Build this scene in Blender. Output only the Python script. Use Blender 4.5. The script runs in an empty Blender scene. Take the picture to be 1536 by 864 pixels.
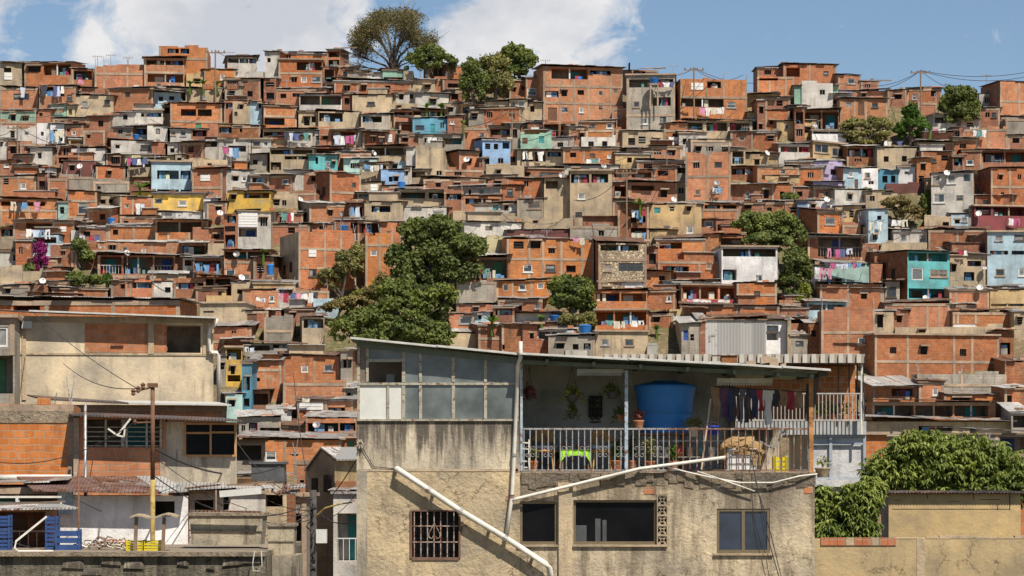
import bpy, math, random
import numpy as np
from mathutils import Vector, Matrix
random.seed(7)
SC = bpy.context.scene
COL = SC.collection
F, CX, CY, CZ = 4000.0, 768.0, 720.0, 12.0   # focal length and horizon in photo pixels, eye height in metres

def P(px, py, Y):
    return Vector(((px - CX) / F * Y, Y, CZ + (CY - py) / F * Y))

def clamp(v, a, b): return max(a, min(b, v))

# ------------------------------------------------------------------ mesh builder
class MB:
    def __init__(s): s.v = []; s.f = []; s.m = []
    def quad(s, a, b, c, d, m=0):
        n = len(s.v); s.v += [tuple(a), tuple(b), tuple(c), tuple(d)]; s.f.append((n, n+1, n+2, n+3)); s.m.append(m)
    def poly(s, pts, m=0):
        n = len(s.v); s.v += [tuple(p) for p in pts]; s.f.append(tuple(range(n, n+len(pts)))); s.m.append(m)
    def hexa(s, p, m=0):          # 8 points: bottom 4 (ccw from above), top 4
        n = len(s.v); s.v += [tuple(q) for q in p]
        for f in ((0,3,2,1),(4,5,6,7),(0,1,5,4),(1,2,6,5),(2,3,7,6),(3,0,4,7)):
            s.f.append(tuple(n+i for i in f)); s.m.append(m)
    def box(s, x0, x1, y0, y1, z0, z1, m=0):
        s.hexa([(x0,y0,z0),(x1,y0,z0),(x1,y1,z0),(x0,y1,z0),(x0,y0,z1),(x1,y0,z1),(x1,y1,z1),(x0,y1,z1)], m)
    def obox(s, c, ax, ay, az, m=0):   # oriented box: centre, half vectors
        c, ax, ay, az = map(Vector, (c, ax, ay, az))
        s.hexa([c-ax-ay-az, c+ax-ay-az, c+ax+ay-az, c-ax+ay-az, c-ax-ay+az, c+ax-ay+az, c+ax+ay+az, c-ax+ay+az], m)
    def bar(s, a, b, w, h=None, m=0, up=(0,0,1)):
        a, b = Vector(a), Vector(b); h = h or w
        d = b - a; L = d.length
        if L < 1e-6: return
        d.normalize(); u = Vector(up)
        if abs(d.dot(u)) > 0.98: u = Vector((0,1,0))
        x = d.cross(u).normalized(); z = x.cross(d)
        s.obox((a+b)/2, x*w/2, d*L/2, z*h/2, m)
    def tube(s, pts, r, n=6, m=0, cap=True):
        pts = [Vector(p) for p in pts]; N = len(pts)
        rr = r if isinstance(r, (list, tuple)) else [r]*N
        base = len(s.v)
        for i, p in enumerate(pts):
            d = (pts[min(i+1,N-1)] - pts[max(i-1,0)]).normalized()
            u = Vector((0,0,1)) if abs(d.z) < 0.9 else Vector((0,1,0))
            x = d.cross(u).normalized(); z = x.cross(d)
            for k in range(n):
                a = 2*math.pi*k/n
                s.v.append(tuple(p + (x*math.cos(a) + z*math.sin(a))*rr[i]))
        for i in range(N-1):
            for k in range(n):
                k2 = (k+1) % n
                s.f.append((base+i*n+k, base+i*n+k2, base+(i+1)*n+k2, base+(i+1)*n+k)); s.m.append(m)
        if cap:
            s.f.append(tuple(base+k for k in range(n))[::-1]); s.m.append(m)
            s.f.append(tuple(base+(N-1)*n+k for k in range(n))); s.m.append(m)
    def lathe(s, prof, n=16, c=(0,0,0), m=0):   # prof: (r, z)
        base = len(s.v)
        for r, z in prof:
            for k in range(n):
                a = 2*math.pi*k/n
                s.v.append((c[0]+r*math.cos(a), c[1]+r*math.sin(a), c[2]+z))
        for i in range(len(prof)-1):
            for k in range(n):
                k2 = (k+1) % n
                s.f.append((base+i*n+k, base+i*n+k2, base+(i+1)*n+k2, base+(i+1)*n+k)); s.m.append(m)
    def build(s, name, mats, parent=None, smooth=False):
        me = bpy.data.meshes.new(name); me.from_pydata(s.v, [], s.f)
        if not isinstance(mats, (list, tuple)): mats = [mats]
        for mt in mats: me.materials.append(mt)
        if len(mats) > 1: me.polygons.foreach_set('material_index', s.m)
        if smooth: me.polygons.foreach_set('use_smooth', [True]*len(s.f))
        me.update()
        o = bpy.data.objects.new(name, me); COL.objects.link(o)
        if parent is not None: o.parent = parent
        return o

def tag(o, label=None, cat=None, group=None, kind=None):
    if label: o['label'] = label
    if cat: o['category'] = cat
    if group: o['group'] = group
    if kind: o['kind'] = kind
    return o

def empty(name, loc=(0,0,0), rz=0.0):
    o = bpy.data.objects.new(name, None); COL.objects.link(o)
    o.location = loc; o.rotation_euler = (0,0,rz); o.empty_display_size = 0.2
    return o

# ------------------------------------------------------------------ materials
def new_mat(name):
    m = bpy.data.materials.new(name); m.use_nodes = True
    nt = m.node_tree; b = nt.nodes['Principled BSDF']
    b.inputs['Roughness'].default_value = 0.85
    if 'Specular IOR Level' in b.inputs: b.inputs['Specular IOR Level'].default_value = 0.25
    return m, nt, b
class NB:   # tiny node helper
    def __init__(s, nt): s.nt = nt
    def n(s, t, **k):
        nd = s.nt.nodes.new(t)
        for a, b in k.items():
            if a == 'ins':
                for i, v in b.items(): nd.inputs[i].default_value = v
            else: setattr(nd, a, b)
        return nd
    def l(s, a, b): s.nt.links.new(a, b)
    def math(s, op, a, b=None, c=None):
        nd = s.n('ShaderNodeMath', operation=op)
        for i, v in enumerate((a, b, c)):
            if v is None: continue
            if hasattr(v, 'is_linked'): s.l(v, nd.inputs[i])
            else: nd.inputs[i].default_value = v
        return nd.outputs[0]
    def mix(s, fac, a, b, mode='MIX'):
        nd = s.n('ShaderNodeMix', data_type='RGBA', blend_type=mode)
        for idx, v in ((0, fac), (6, a), (7, b)):
            if hasattr(v, 'is_linked'): s.l(v, nd.inputs[idx])
            elif idx == 0: nd.inputs[0].default_value = v
            else: nd.inputs[idx].default_value = (*v, 1) if len(v) == 3 else v
        return nd.outputs[2]
    def noise(s, vec, scale, detail=4, rough=0.6, dist=0.0):
        nd = s.n('ShaderNodeTexNoise', ins={'Scale': scale, 'Detail': detail, 'Roughness': rough, 'Distortion': dist})
        if vec is not None: s.l(vec, nd.inputs['Vector'])
        return nd.outputs['Fac']
    def ramp(s, fac, p0, p1, c0=(0,0,0), c1=(1,1,1)):
        nd = s.n('ShaderNodeValToRGB'); e = nd.color_ramp.elements
        e[0].position = p0; e[1].position = p1; e[0].color = (*c0,1); e[1].color = (*c1,1)
        s.l(fac, nd.inputs[0]); return nd.outputs[0]
    def mapr(s, fac, a, b, c=0.0, d=1.0):
        nd = s.n('ShaderNodeMapRange'); nd.clamp = True
        s.l(fac, nd.inputs[0])
        for i, v in enumerate((a,b,c,d)): nd.inputs[i+1].default_value = v
        return nd.outputs[0]
    def bump(s, h, dist, b, strength=1.0):
        nd = s.n('ShaderNodeBump', ins={'Distance': dist, 'Strength': strength})
        s.l(h, nd.inputs['Height']); s.l(nd.outputs[0], b.inputs['Normal'])

def wall_coords(k):
    """object-space position folded so that front and side walls both get (along, up)."""
    tc = k.n('ShaderNodeTexCoord'); oi = k.n('ShaderNodeObjectInfo')
    sp = k.n('ShaderNodeSeparateXYZ'); k.l(tc.outputs['Object'], sp.inputs[0])
    along = k.math('ADD', sp.outputs[0], sp.outputs[1])
    cb = k.n('ShaderNodeCombineXYZ'); k.l(along, cb.inputs[0]); k.l(sp.outputs[2], cb.inputs[1])
    off = k.math('MULTIPLY', oi.outputs['Random'], 97.0)
    cb2 = k.n('ShaderNodeCombineXYZ')
    k.l(along, cb2.inputs[0]); k.l(sp.outputs[2], cb2.inputs[1]); k.l(off, cb2.inputs[2])
    # stretched for vertical streaks
    mp = k.n('ShaderNodeMapping'); mp.inputs['Scale'].default_value = (2.6, 0.35, 1)
    k.l(cb2.outputs[0], mp.inputs[0])
    return cb.outputs[0], cb2.outputs[0], mp.outputs[0], oi.outputs['Random'], sp, tc.outputs['Object']

def brick_mat(name, c1, c2, mortar=(0.40,0.32,0.22), bw=0.32, bh=0.21, msize=0.014, var=1.0, fine=False, smear=0.56):
    m, nt, b = new_mat(name); k = NB(nt)
    uv, uvr, streak, rnd, sp, obj = wall_coords(k)
    bt = k.n('ShaderNodeTexBrick', ins={'Scale': 1.0, 'Mortar Size': msize, 'Mortar Smooth': 0.3, 'Bias': -0.1, 'Brick Width': bw, 'Row Height': bh})
    bt.inputs['Color1'].default_value = (*c1,1); bt.inputs['Color2'].default_value = (*c2,1); bt.inputs['Mortar'].default_value = (*mortar,1)
    wob = k.noise(uvr, 0.9, 2)
    vv = k.n('ShaderNodeVectorMath', operation='MULTIPLY_ADD'); cbw = k.n('ShaderNodeCombineXYZ'); k.l(wob, cbw.inputs[1])
    k.l(cbw.outputs[0], vv.inputs[0]); vv.inputs[1].default_value = (0,0.25,0); k.l(uv, vv.inputs[2])
    k.l(vv.outputs[0], bt.inputs['Vector'])
    col = bt.outputs['Color']
    # house to house shift in value and warmth
    v = k.mapr(rnd, 0, 1, 0.70, 1.06)
    hs = k.n('ShaderNodeHueSaturation'); hs.inputs['Saturation'].default_value = 1.0
    k.l(col, hs.inputs['Color']); k.l(v, hs.inputs['Value'])
    r2 = k.math('FRACT', k.math('MULTIPLY', rnd, 7.31)); k.l(k.mapr(r2, 0, 1, 0.4925, 0.504), hs.inputs['Hue'])
    k.l(k.mapr(k.math('FRACT', k.math('MULTIPLY', rnd, 13.7)), 0, 1, 0.90, 1.07), hs.inputs['Saturation'])
    col = hs.outputs['Color']
    big = k.noise(uvr, 0.55, 5, 0.62)
    col = k.mix(k.mapr(big, 0.38, 0.66, 0.0, 0.5), col, (0.17,0.075,0.04), 'MIX')
    pat = k.noise(uvr, 2.4, 5, 0.7)
    col = k.mix(k.mapr(pat, 0.52, 0.66, 0, 0.35), col, (0.60,0.24,0.09))
    sm = k.noise(uvr, 1.3, 6, 0.7, 0.6)       # mortar smears
    col = k.mix(k.mapr(sm, smear+.02, smear+0.11, 0, 0.6), col, (0.42,0.31,0.21))
    st = k.noise(streak, 1.0, 5, 0.65)
    col = k.mix(k.mapr(st, 0.55, 0.74, 0, 0.55), col, (0.085,0.055,0.04))
    k.l(col, b.inputs['Base Color'])
    h = k.math('SUBTRACT', k.math('MULTIPLY', k.noise(uvr, 14, 3), 0.4), bt.outputs['Fac'])
    k.bump(h, 0.012, b)
    return m

def plaster_mat(name, c, dirt=(0.10,0.08,0.06), amt=0.7, patch=0.25, rough=0.9, crack=0.0, blocks=0.0, bumpd=0.02, streak_lo=0.52):
    m, nt, b = new_mat(name); k = NB(nt); b.inputs['Roughness'].default_value = rough
    uv, uvr, streak, rnd, sp, obj = wall_coords(k)
    big = k.noise(uvr, 0.8, 6, 0.65)
    gm = sum(c)/3; c2 = tuple((x*0.7+gm*0.3)*0.58 for x in c); c3 = tuple(min(0.9, x*1.18) for x in c)
    col = k.mix(k.mapr(big, 0.32, 0.68), c2, c3)
    hs = k.n('ShaderNodeHueSaturation'); k.l(col, hs.inputs['Color']); k.l(k.mapr(rnd, 0, 1, 0.82, 1.12), hs.inputs['Value']); col = hs.outputs['Color']
    med = k.noise(uvr, 3.2, 6, 0.7, 0.4)
    col = k.mix(k.mapr(med, 0.5, 0.72, 0, patch*2), col, tuple(x*0.45 for x in c))
    if blocks > 0:
        bt = k.n('ShaderNodeTexBrick', ins={'Scale': 1.0, 'Mortar Size': 0.012, 'Mortar Smooth': 0.4, 'Brick Width': 0.4, 'Row Height': 0.2})
        k.l(uv, bt.inputs['Vector'])
        col = k.mix(k.math('MULTIPLY', bt.outputs['Fac'], blocks), col, tuple(x*0.6 for x in c))
    st = k.noise(streak, 1.1, 6, 0.7)
    col = k.mix(k.mapr(st, streak_lo, streak_lo+0.2, 0, amt), col, dirt)
    h = k.math('ADD', k.math('MULTIPLY', k.noise(uvr, 9, 6, 0.7), 1.0), k.math('MULTIPLY', med, 1.5))
    if crack > 0:
        vo = k.n('ShaderNodeTexVoronoi', feature='DISTANCE_TO_EDGE', ins={'Scale': 1.5})
        dn = k.n('ShaderNodeTexNoise', ins={'Scale': 4.0, 'Detail': 8.0, 'Roughness': 0.7}); k.l(uvr, dn.inputs['Vector'])
        ad = k.n('ShaderNodeVectorMath', operation='MULTIPLY_ADD'); k.l(dn.outputs['Color'], ad.inputs[0]); ad.inputs[1].default_value = (0.7,0.7,0); k.l(uvr, ad.inputs[2])
        k.l(ad.outputs[0], vo.inputs['Vector'])
        gate = k.mapr(k.noise(uvr, 1.1, 4), 0.53, 0.62)
        cr = k.math('MULTIPLY', k.mapr(vo.outputs['Distance'], 0.0, 0.010, 1, 0), gate)
        col = k.mix(k.math('MULTIPLY', cr, crack), col, (0.06,0.045,0.03))
        h = k.math('SUBTRACT', h, k.math('MULTIPLY', cr, 2.5))
    k.l(col, b.inputs['Base Color'])
    k.bump(h, bumpd, b)
    return m

def plain(name, c, rough=0.7, metal=0.0, var=0.25, scale=4.0, rust=0.0, spec=None):
    m, nt, b = new_mat(name); k = NB(nt); b.inputs['Roughness'].default_value = rough; b.inputs['Metallic'].default_value = metal
    if spec is not None: b.inputs['Specular IOR Level'].default_value = spec
    tc = k.n('ShaderNodeTexCoord'); oi = k.n('ShaderNodeObjectInfo')
    vm = k.n('ShaderNodeVectorMath', operation='ADD'); k.l(tc.outputs['Object'], vm.inputs[0])
    cb = k.n('ShaderNodeCombineXYZ'); k.l(k.math('MULTIPLY', oi.outputs['Random'], 50.0), cb.inputs[0]); k.l(cb.outputs[0], vm.inputs[1])
    nz = k.noise(vm.outputs[0], scale, 5, 0.65)
    col = k.mix(k.mapr(nz, 0.3, 0.7), tuple(x*(1-var) for x in c), tuple(min(0.95, x*(1+var*0.5)) for x in c))
    if rust > 0:
        n2 = k.noise(vm.outputs[0], scale*1.7, 6, 0.75)
        col = k.mix(k.mapr(n2, 0.62-rust*0.3, 0.70-rust*0.3, 0, 0.9), col, (0.16,0.055,0.02))
    k.l(col, b.inputs['Base Color'])
    return m

def sheet_mat(name, c, rust=0.3, axis=0):
    """corrugated sheet: bump bands across the slope"""
    m, nt, b = new_mat(name); k = NB(nt); b.inputs['Roughness'].default_value = 0.55; b.inputs['Metallic'].default_value = 0.25
    tc = k.n('ShaderNodeTexCoord'); oi = k.n('ShaderNodeObjectInfo')
    sp = k.n('ShaderNodeSeparateXYZ'); k.l(tc.outputs['Object'], sp.inputs[0])
    wv = k.math('SINE', k.math('MULTIPLY', sp.outputs[axis], 2*math.pi/0.11))
    cb = k.n('ShaderNodeCombineXYZ'); k.l(k.math('MULTIPLY', oi.outputs['Random'], 50.0), cb.inputs[2])
    vm = k.n('ShaderNodeVectorMath', operation='ADD'); k.l(tc.outputs['Object'], vm.inputs[0]); k.l(cb.outputs[0], vm.inputs[1])
    # sheet to sheet change
    wn = k.n('ShaderNodeTexWhiteNoise', noise_dimensions='2D'); c2 = k.n('ShaderNodeCombineXYZ')
    k.l(k.math('FLOOR', k.math('MULTIPLY', sp.outputs[axis], 1.15)), c2.inputs[0]); k.l(k.math('MULTIPLY', oi.outputs['Random'], 50.0), c2.inputs[1]); k.l(c2.outputs[0], wn.inputs['Vector'])
    col = k.mix(wn.outputs['Value'], tuple(x*0.6 for x in c), tuple(min(0.85, x*1.15) for x in c))
    n2 = k.noise(vm.outputs[0], 1.6, 6, 0.7)
    thr = k.math('SUBTRACT', 0.66-rust*0.25, k.math('MULTIPLY', wn.outputs['Value'], 0.12))
    fac = k.n('ShaderNodeMapRange'); fac.clamp = True; k.l(n2, fac.inputs[0]); k.l(thr, fac.inputs[1]); k.l(k.math('ADD', thr, 0.08), fac.inputs[2])
    col = k.mix(k.math('MULTIPLY', fac.outputs[0], 0.85), col, (0.17,0.075,0.04))
    k.l(col, b.inputs['Base Color']); k.bump(wv, 0.02, b)
    return m

def leaf_mat(name, c_lo, c_hi, scale=0.5, hi_t=(0.4,0.62), trans=0.25, dry=None):
    m, nt, b = new_mat(name); k = NB(nt); b.inputs['Roughness'].default_value = 0.6
    tc = k.n('ShaderNodeTexCoord'); geo = k.n('ShaderNodeNewGeometry')
    n1 = k.noise(tc.outputs['Object'], scale, 4, 0.7)
    isl = geo.outputs['Random Per Island']
    f = k.math('ADD', k.mapr(n1, hi_t[0], hi_t[1], 0, 0.7), k.math('MULTIPLY', isl, 0.3))
    col = k.mix(f, c_lo, c_hi)
    if dry:
        col = k.mix(k.mapr(k.noise(tc.outputs['Object'], scale*1.9, 3), 0.55, 0.68, 0, 0.8), col, dry)
    k.l(col, b.inputs['Base Color'])
    if trans:
        tr = k.n('ShaderNodeBsdfTranslucent'); k.l(k.mix(1.0, col, (1.3,1.5,0.7), 'MULTIPLY'), tr.inputs[0])
        mx = k.n('ShaderNodeMixShader'); mx.inputs[0].default_value = trans
        out = [n for n in nt.nodes if n.type == 'OUTPUT_MATERIAL'][0]
        k.l(b.outputs[0], mx.inputs[1]); k.l(tr.outputs[0], mx.inputs[2]); k.l(mx.outputs[0], out.inputs[0])
    return m

def glass_mat(name, c, rough=0.12):
    m, nt, b = new_mat(name); k = NB(nt); b.inputs['Roughness'].default_value = rough; b.inputs['Specular IOR Level'].default_value = 0.6
    tc = k.n('ShaderNodeTexCoord'); nz = k.noise(tc.outputs['Object'], 1.2, 3)
    k.l(k.mix(k.mapr(nz, 0.35, 0.65), tuple(x*0.6 for x in c), tuple(x*1.4 for x in c)), b.inputs['Base Color'])
    return m

M = {}
CURT = None
M['b'] = brick_mat('brick_orange_brown', (0.36,0.122,0.05), (0.46,0.17,0.07))
M['o'] = brick_mat('brick_orange', (0.46,0.148,0.048), (0.60,0.22,0.08))
M['r'] = brick_mat('brick_weathered', (0.27,0.092,0.042), (0.36,0.135,0.06), mortar=(0.3,0.24,0.17))  # dark brick, also used to paint shade onto turned side walls
M['c'] = plaster_mat('render_beige', (0.49,0.37,0.23), blocks=0.3)
M['g'] = plaster_mat('block_grey', (0.36,0.31,0.245), blocks=0.9, amt=0.8)
M['W'] = plaster_mat('render_offwhite', (0.56,0.51,0.44), amt=0.6)
M['w'] = plaster_mat('paint_white', (0.74,0.71,0.68), amt=0.4, patch=0.12)
M['y'] = plaster_mat('paint_yellow', (0.70,0.43,0.07), amt=0.5, patch=0.12)
M['Y'] = plaster_mat('paint_pale_yellow', (0.55,0.47,0.26), amt=0.5)
M['G'] = plaster_mat('paint_pale_green', (0.28,0.46,0.34), amt=0.4)
M['k'] = plaster_mat('paint_pale_blue', (0.42,0.56,0.62), amt=0.4, patch=0.12)
M['K'] = plaster_mat('paint_blue', (0.24,0.38,0.58), amt=0.4)
M['T'] = plaster_mat('paint_steel_blue', (0.10,0.30,0.40), amt=0.4)
M['t'] = plaster_mat('paint_turquoise', (0.11,0.40,0.40), amt=0.45, patch=0.12)
M['A'] = plaster_mat('paint_aqua', (0.38,0.54,0.48), amt=0.5)
M['P'] = plaster_mat('paint_lilac', (0.52,0.42,0.62), amt=0.3, patch=0.1)
M['C'] = plaster_mat('render_ochre', (0.54,0.37,0.17), amt=0.6, crack=0.4)
M['M'] = plaster_mat('sheet_maroon', (0.15,0.055,0.045), amt=0.5)
M['Q'] = plaster_mat('paint_dark_red', (0.21,0.055,0.055), amt=0.5)
def stone_mat():
    m, nt, b = new_mat('rubble_stone'); k = NB(nt)
    uv, uvr, streak, rnd, sp, obj = wall_coords(k)
    vo = k.n('ShaderNodeTexVoronoi', ins={'Scale': 5.0}); k.l(uvr, vo.inputs['Vector'])
    ve = k.n('ShaderNodeTexVoronoi', feature='DISTANCE_TO_EDGE', ins={'Scale': 5.0}); k.l(uvr, ve.inputs['Vector'])
    g = k.n('ShaderNodeSeparateColor'); k.l(vo.outputs['Color'], g.inputs[0])
    col = k.mix(g.outputs[0], (0.22,0.16,0.10), (0.58,0.47,0.32))
    col = k.mix(k.mapr(ve.outputs['Distance'], 0.0, 0.08, 0.8, 0), col, (0.16,0.12,0.08))
    k.l(col, b.inputs['Base Color']); k.bump(k.mapr(ve.outputs['Distance'], 0, 0.12), 0.04, b); return m
M['S'] = stone_mat()
M['Z'] = sheet_mat('sheet_white', (0.60,0.57,0.53), rust=0.05)
CONC = plaster_mat('concrete_frame', (0.42,0.30,0.20), amt=0.6)
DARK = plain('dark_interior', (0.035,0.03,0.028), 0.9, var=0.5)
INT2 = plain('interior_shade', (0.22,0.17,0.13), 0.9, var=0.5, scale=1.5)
GLASS = glass_mat('window_glass', (0.035,0.042,0.05))
CURTAIN = plain('curtain_behind_glass', (0.26,0.25,0.23), 0.6, var=.5, scale=3)
WFRAME = plain('window_frame_pale', (0.62,0.60,0.56), 0.6)
BFRAME = plain('window_frame_dark', (0.08,0.07,0.06), 0.6)
PANEL = plain('pale_shutter', (0.66,0.64,0.60), 0.7, var=0.15)
DOORM = [plain('door_teal', (0.05,0.25,0.26)), plain('door_brown', (0.14,0.07,0.04)), plain('door_green', (0.08,0.22,0.12)), plain('curtain_blue', (0.04,0.08,0.28))]
ZINC = [sheet_mat('zinc_grey', (0.46,0.43,0.39), 0.3), sheet_mat('zinc_rusty', (0.30,0.22,0.17), 0.75), sheet_mat('zinc_pale', (0.60,0.57,0.52), 0.15), sheet_mat('zinc_dark', (0.18,0.15,0.13), 0.4)]
METAL = plain('galvanised_metal', (0.40,0.39,0.37), 0.5, 0.4, rust=0.35)
RAILM = plain('railing_paint', (0.55,0.53,0.50), 0.5, 0.2, rust=0.4, scale=6)
WOODM = plain('weathered_wood', (0.22,0.15,0.10), 0.9)
TANKB = plain('tank_blue', (0.035,0.19,0.52), 0.4, var=0.12, scale=1.5)
CLOTH = [plain('cloth_%d' % i, c, 0.95, var=0.2) for i, c in enumerate([(0.66,0.65,0.62),(0.52,0.55,0.62),(0.10,0.12,0.24),(0.36,0.05,0.07),(0.55,0.24,0.32),(0.06,0.06,0.07),(0.15,0.29,0.46),(0.55,0.50,0.38),(0.75,0.72,0.66),(0.45,0.10,0.22),(0.12,0.27,0.24),(0.75,0.30,0.08)])]
CABLE = plain('cable_black', (0.05,0.045,0.045), 0.7)
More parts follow.
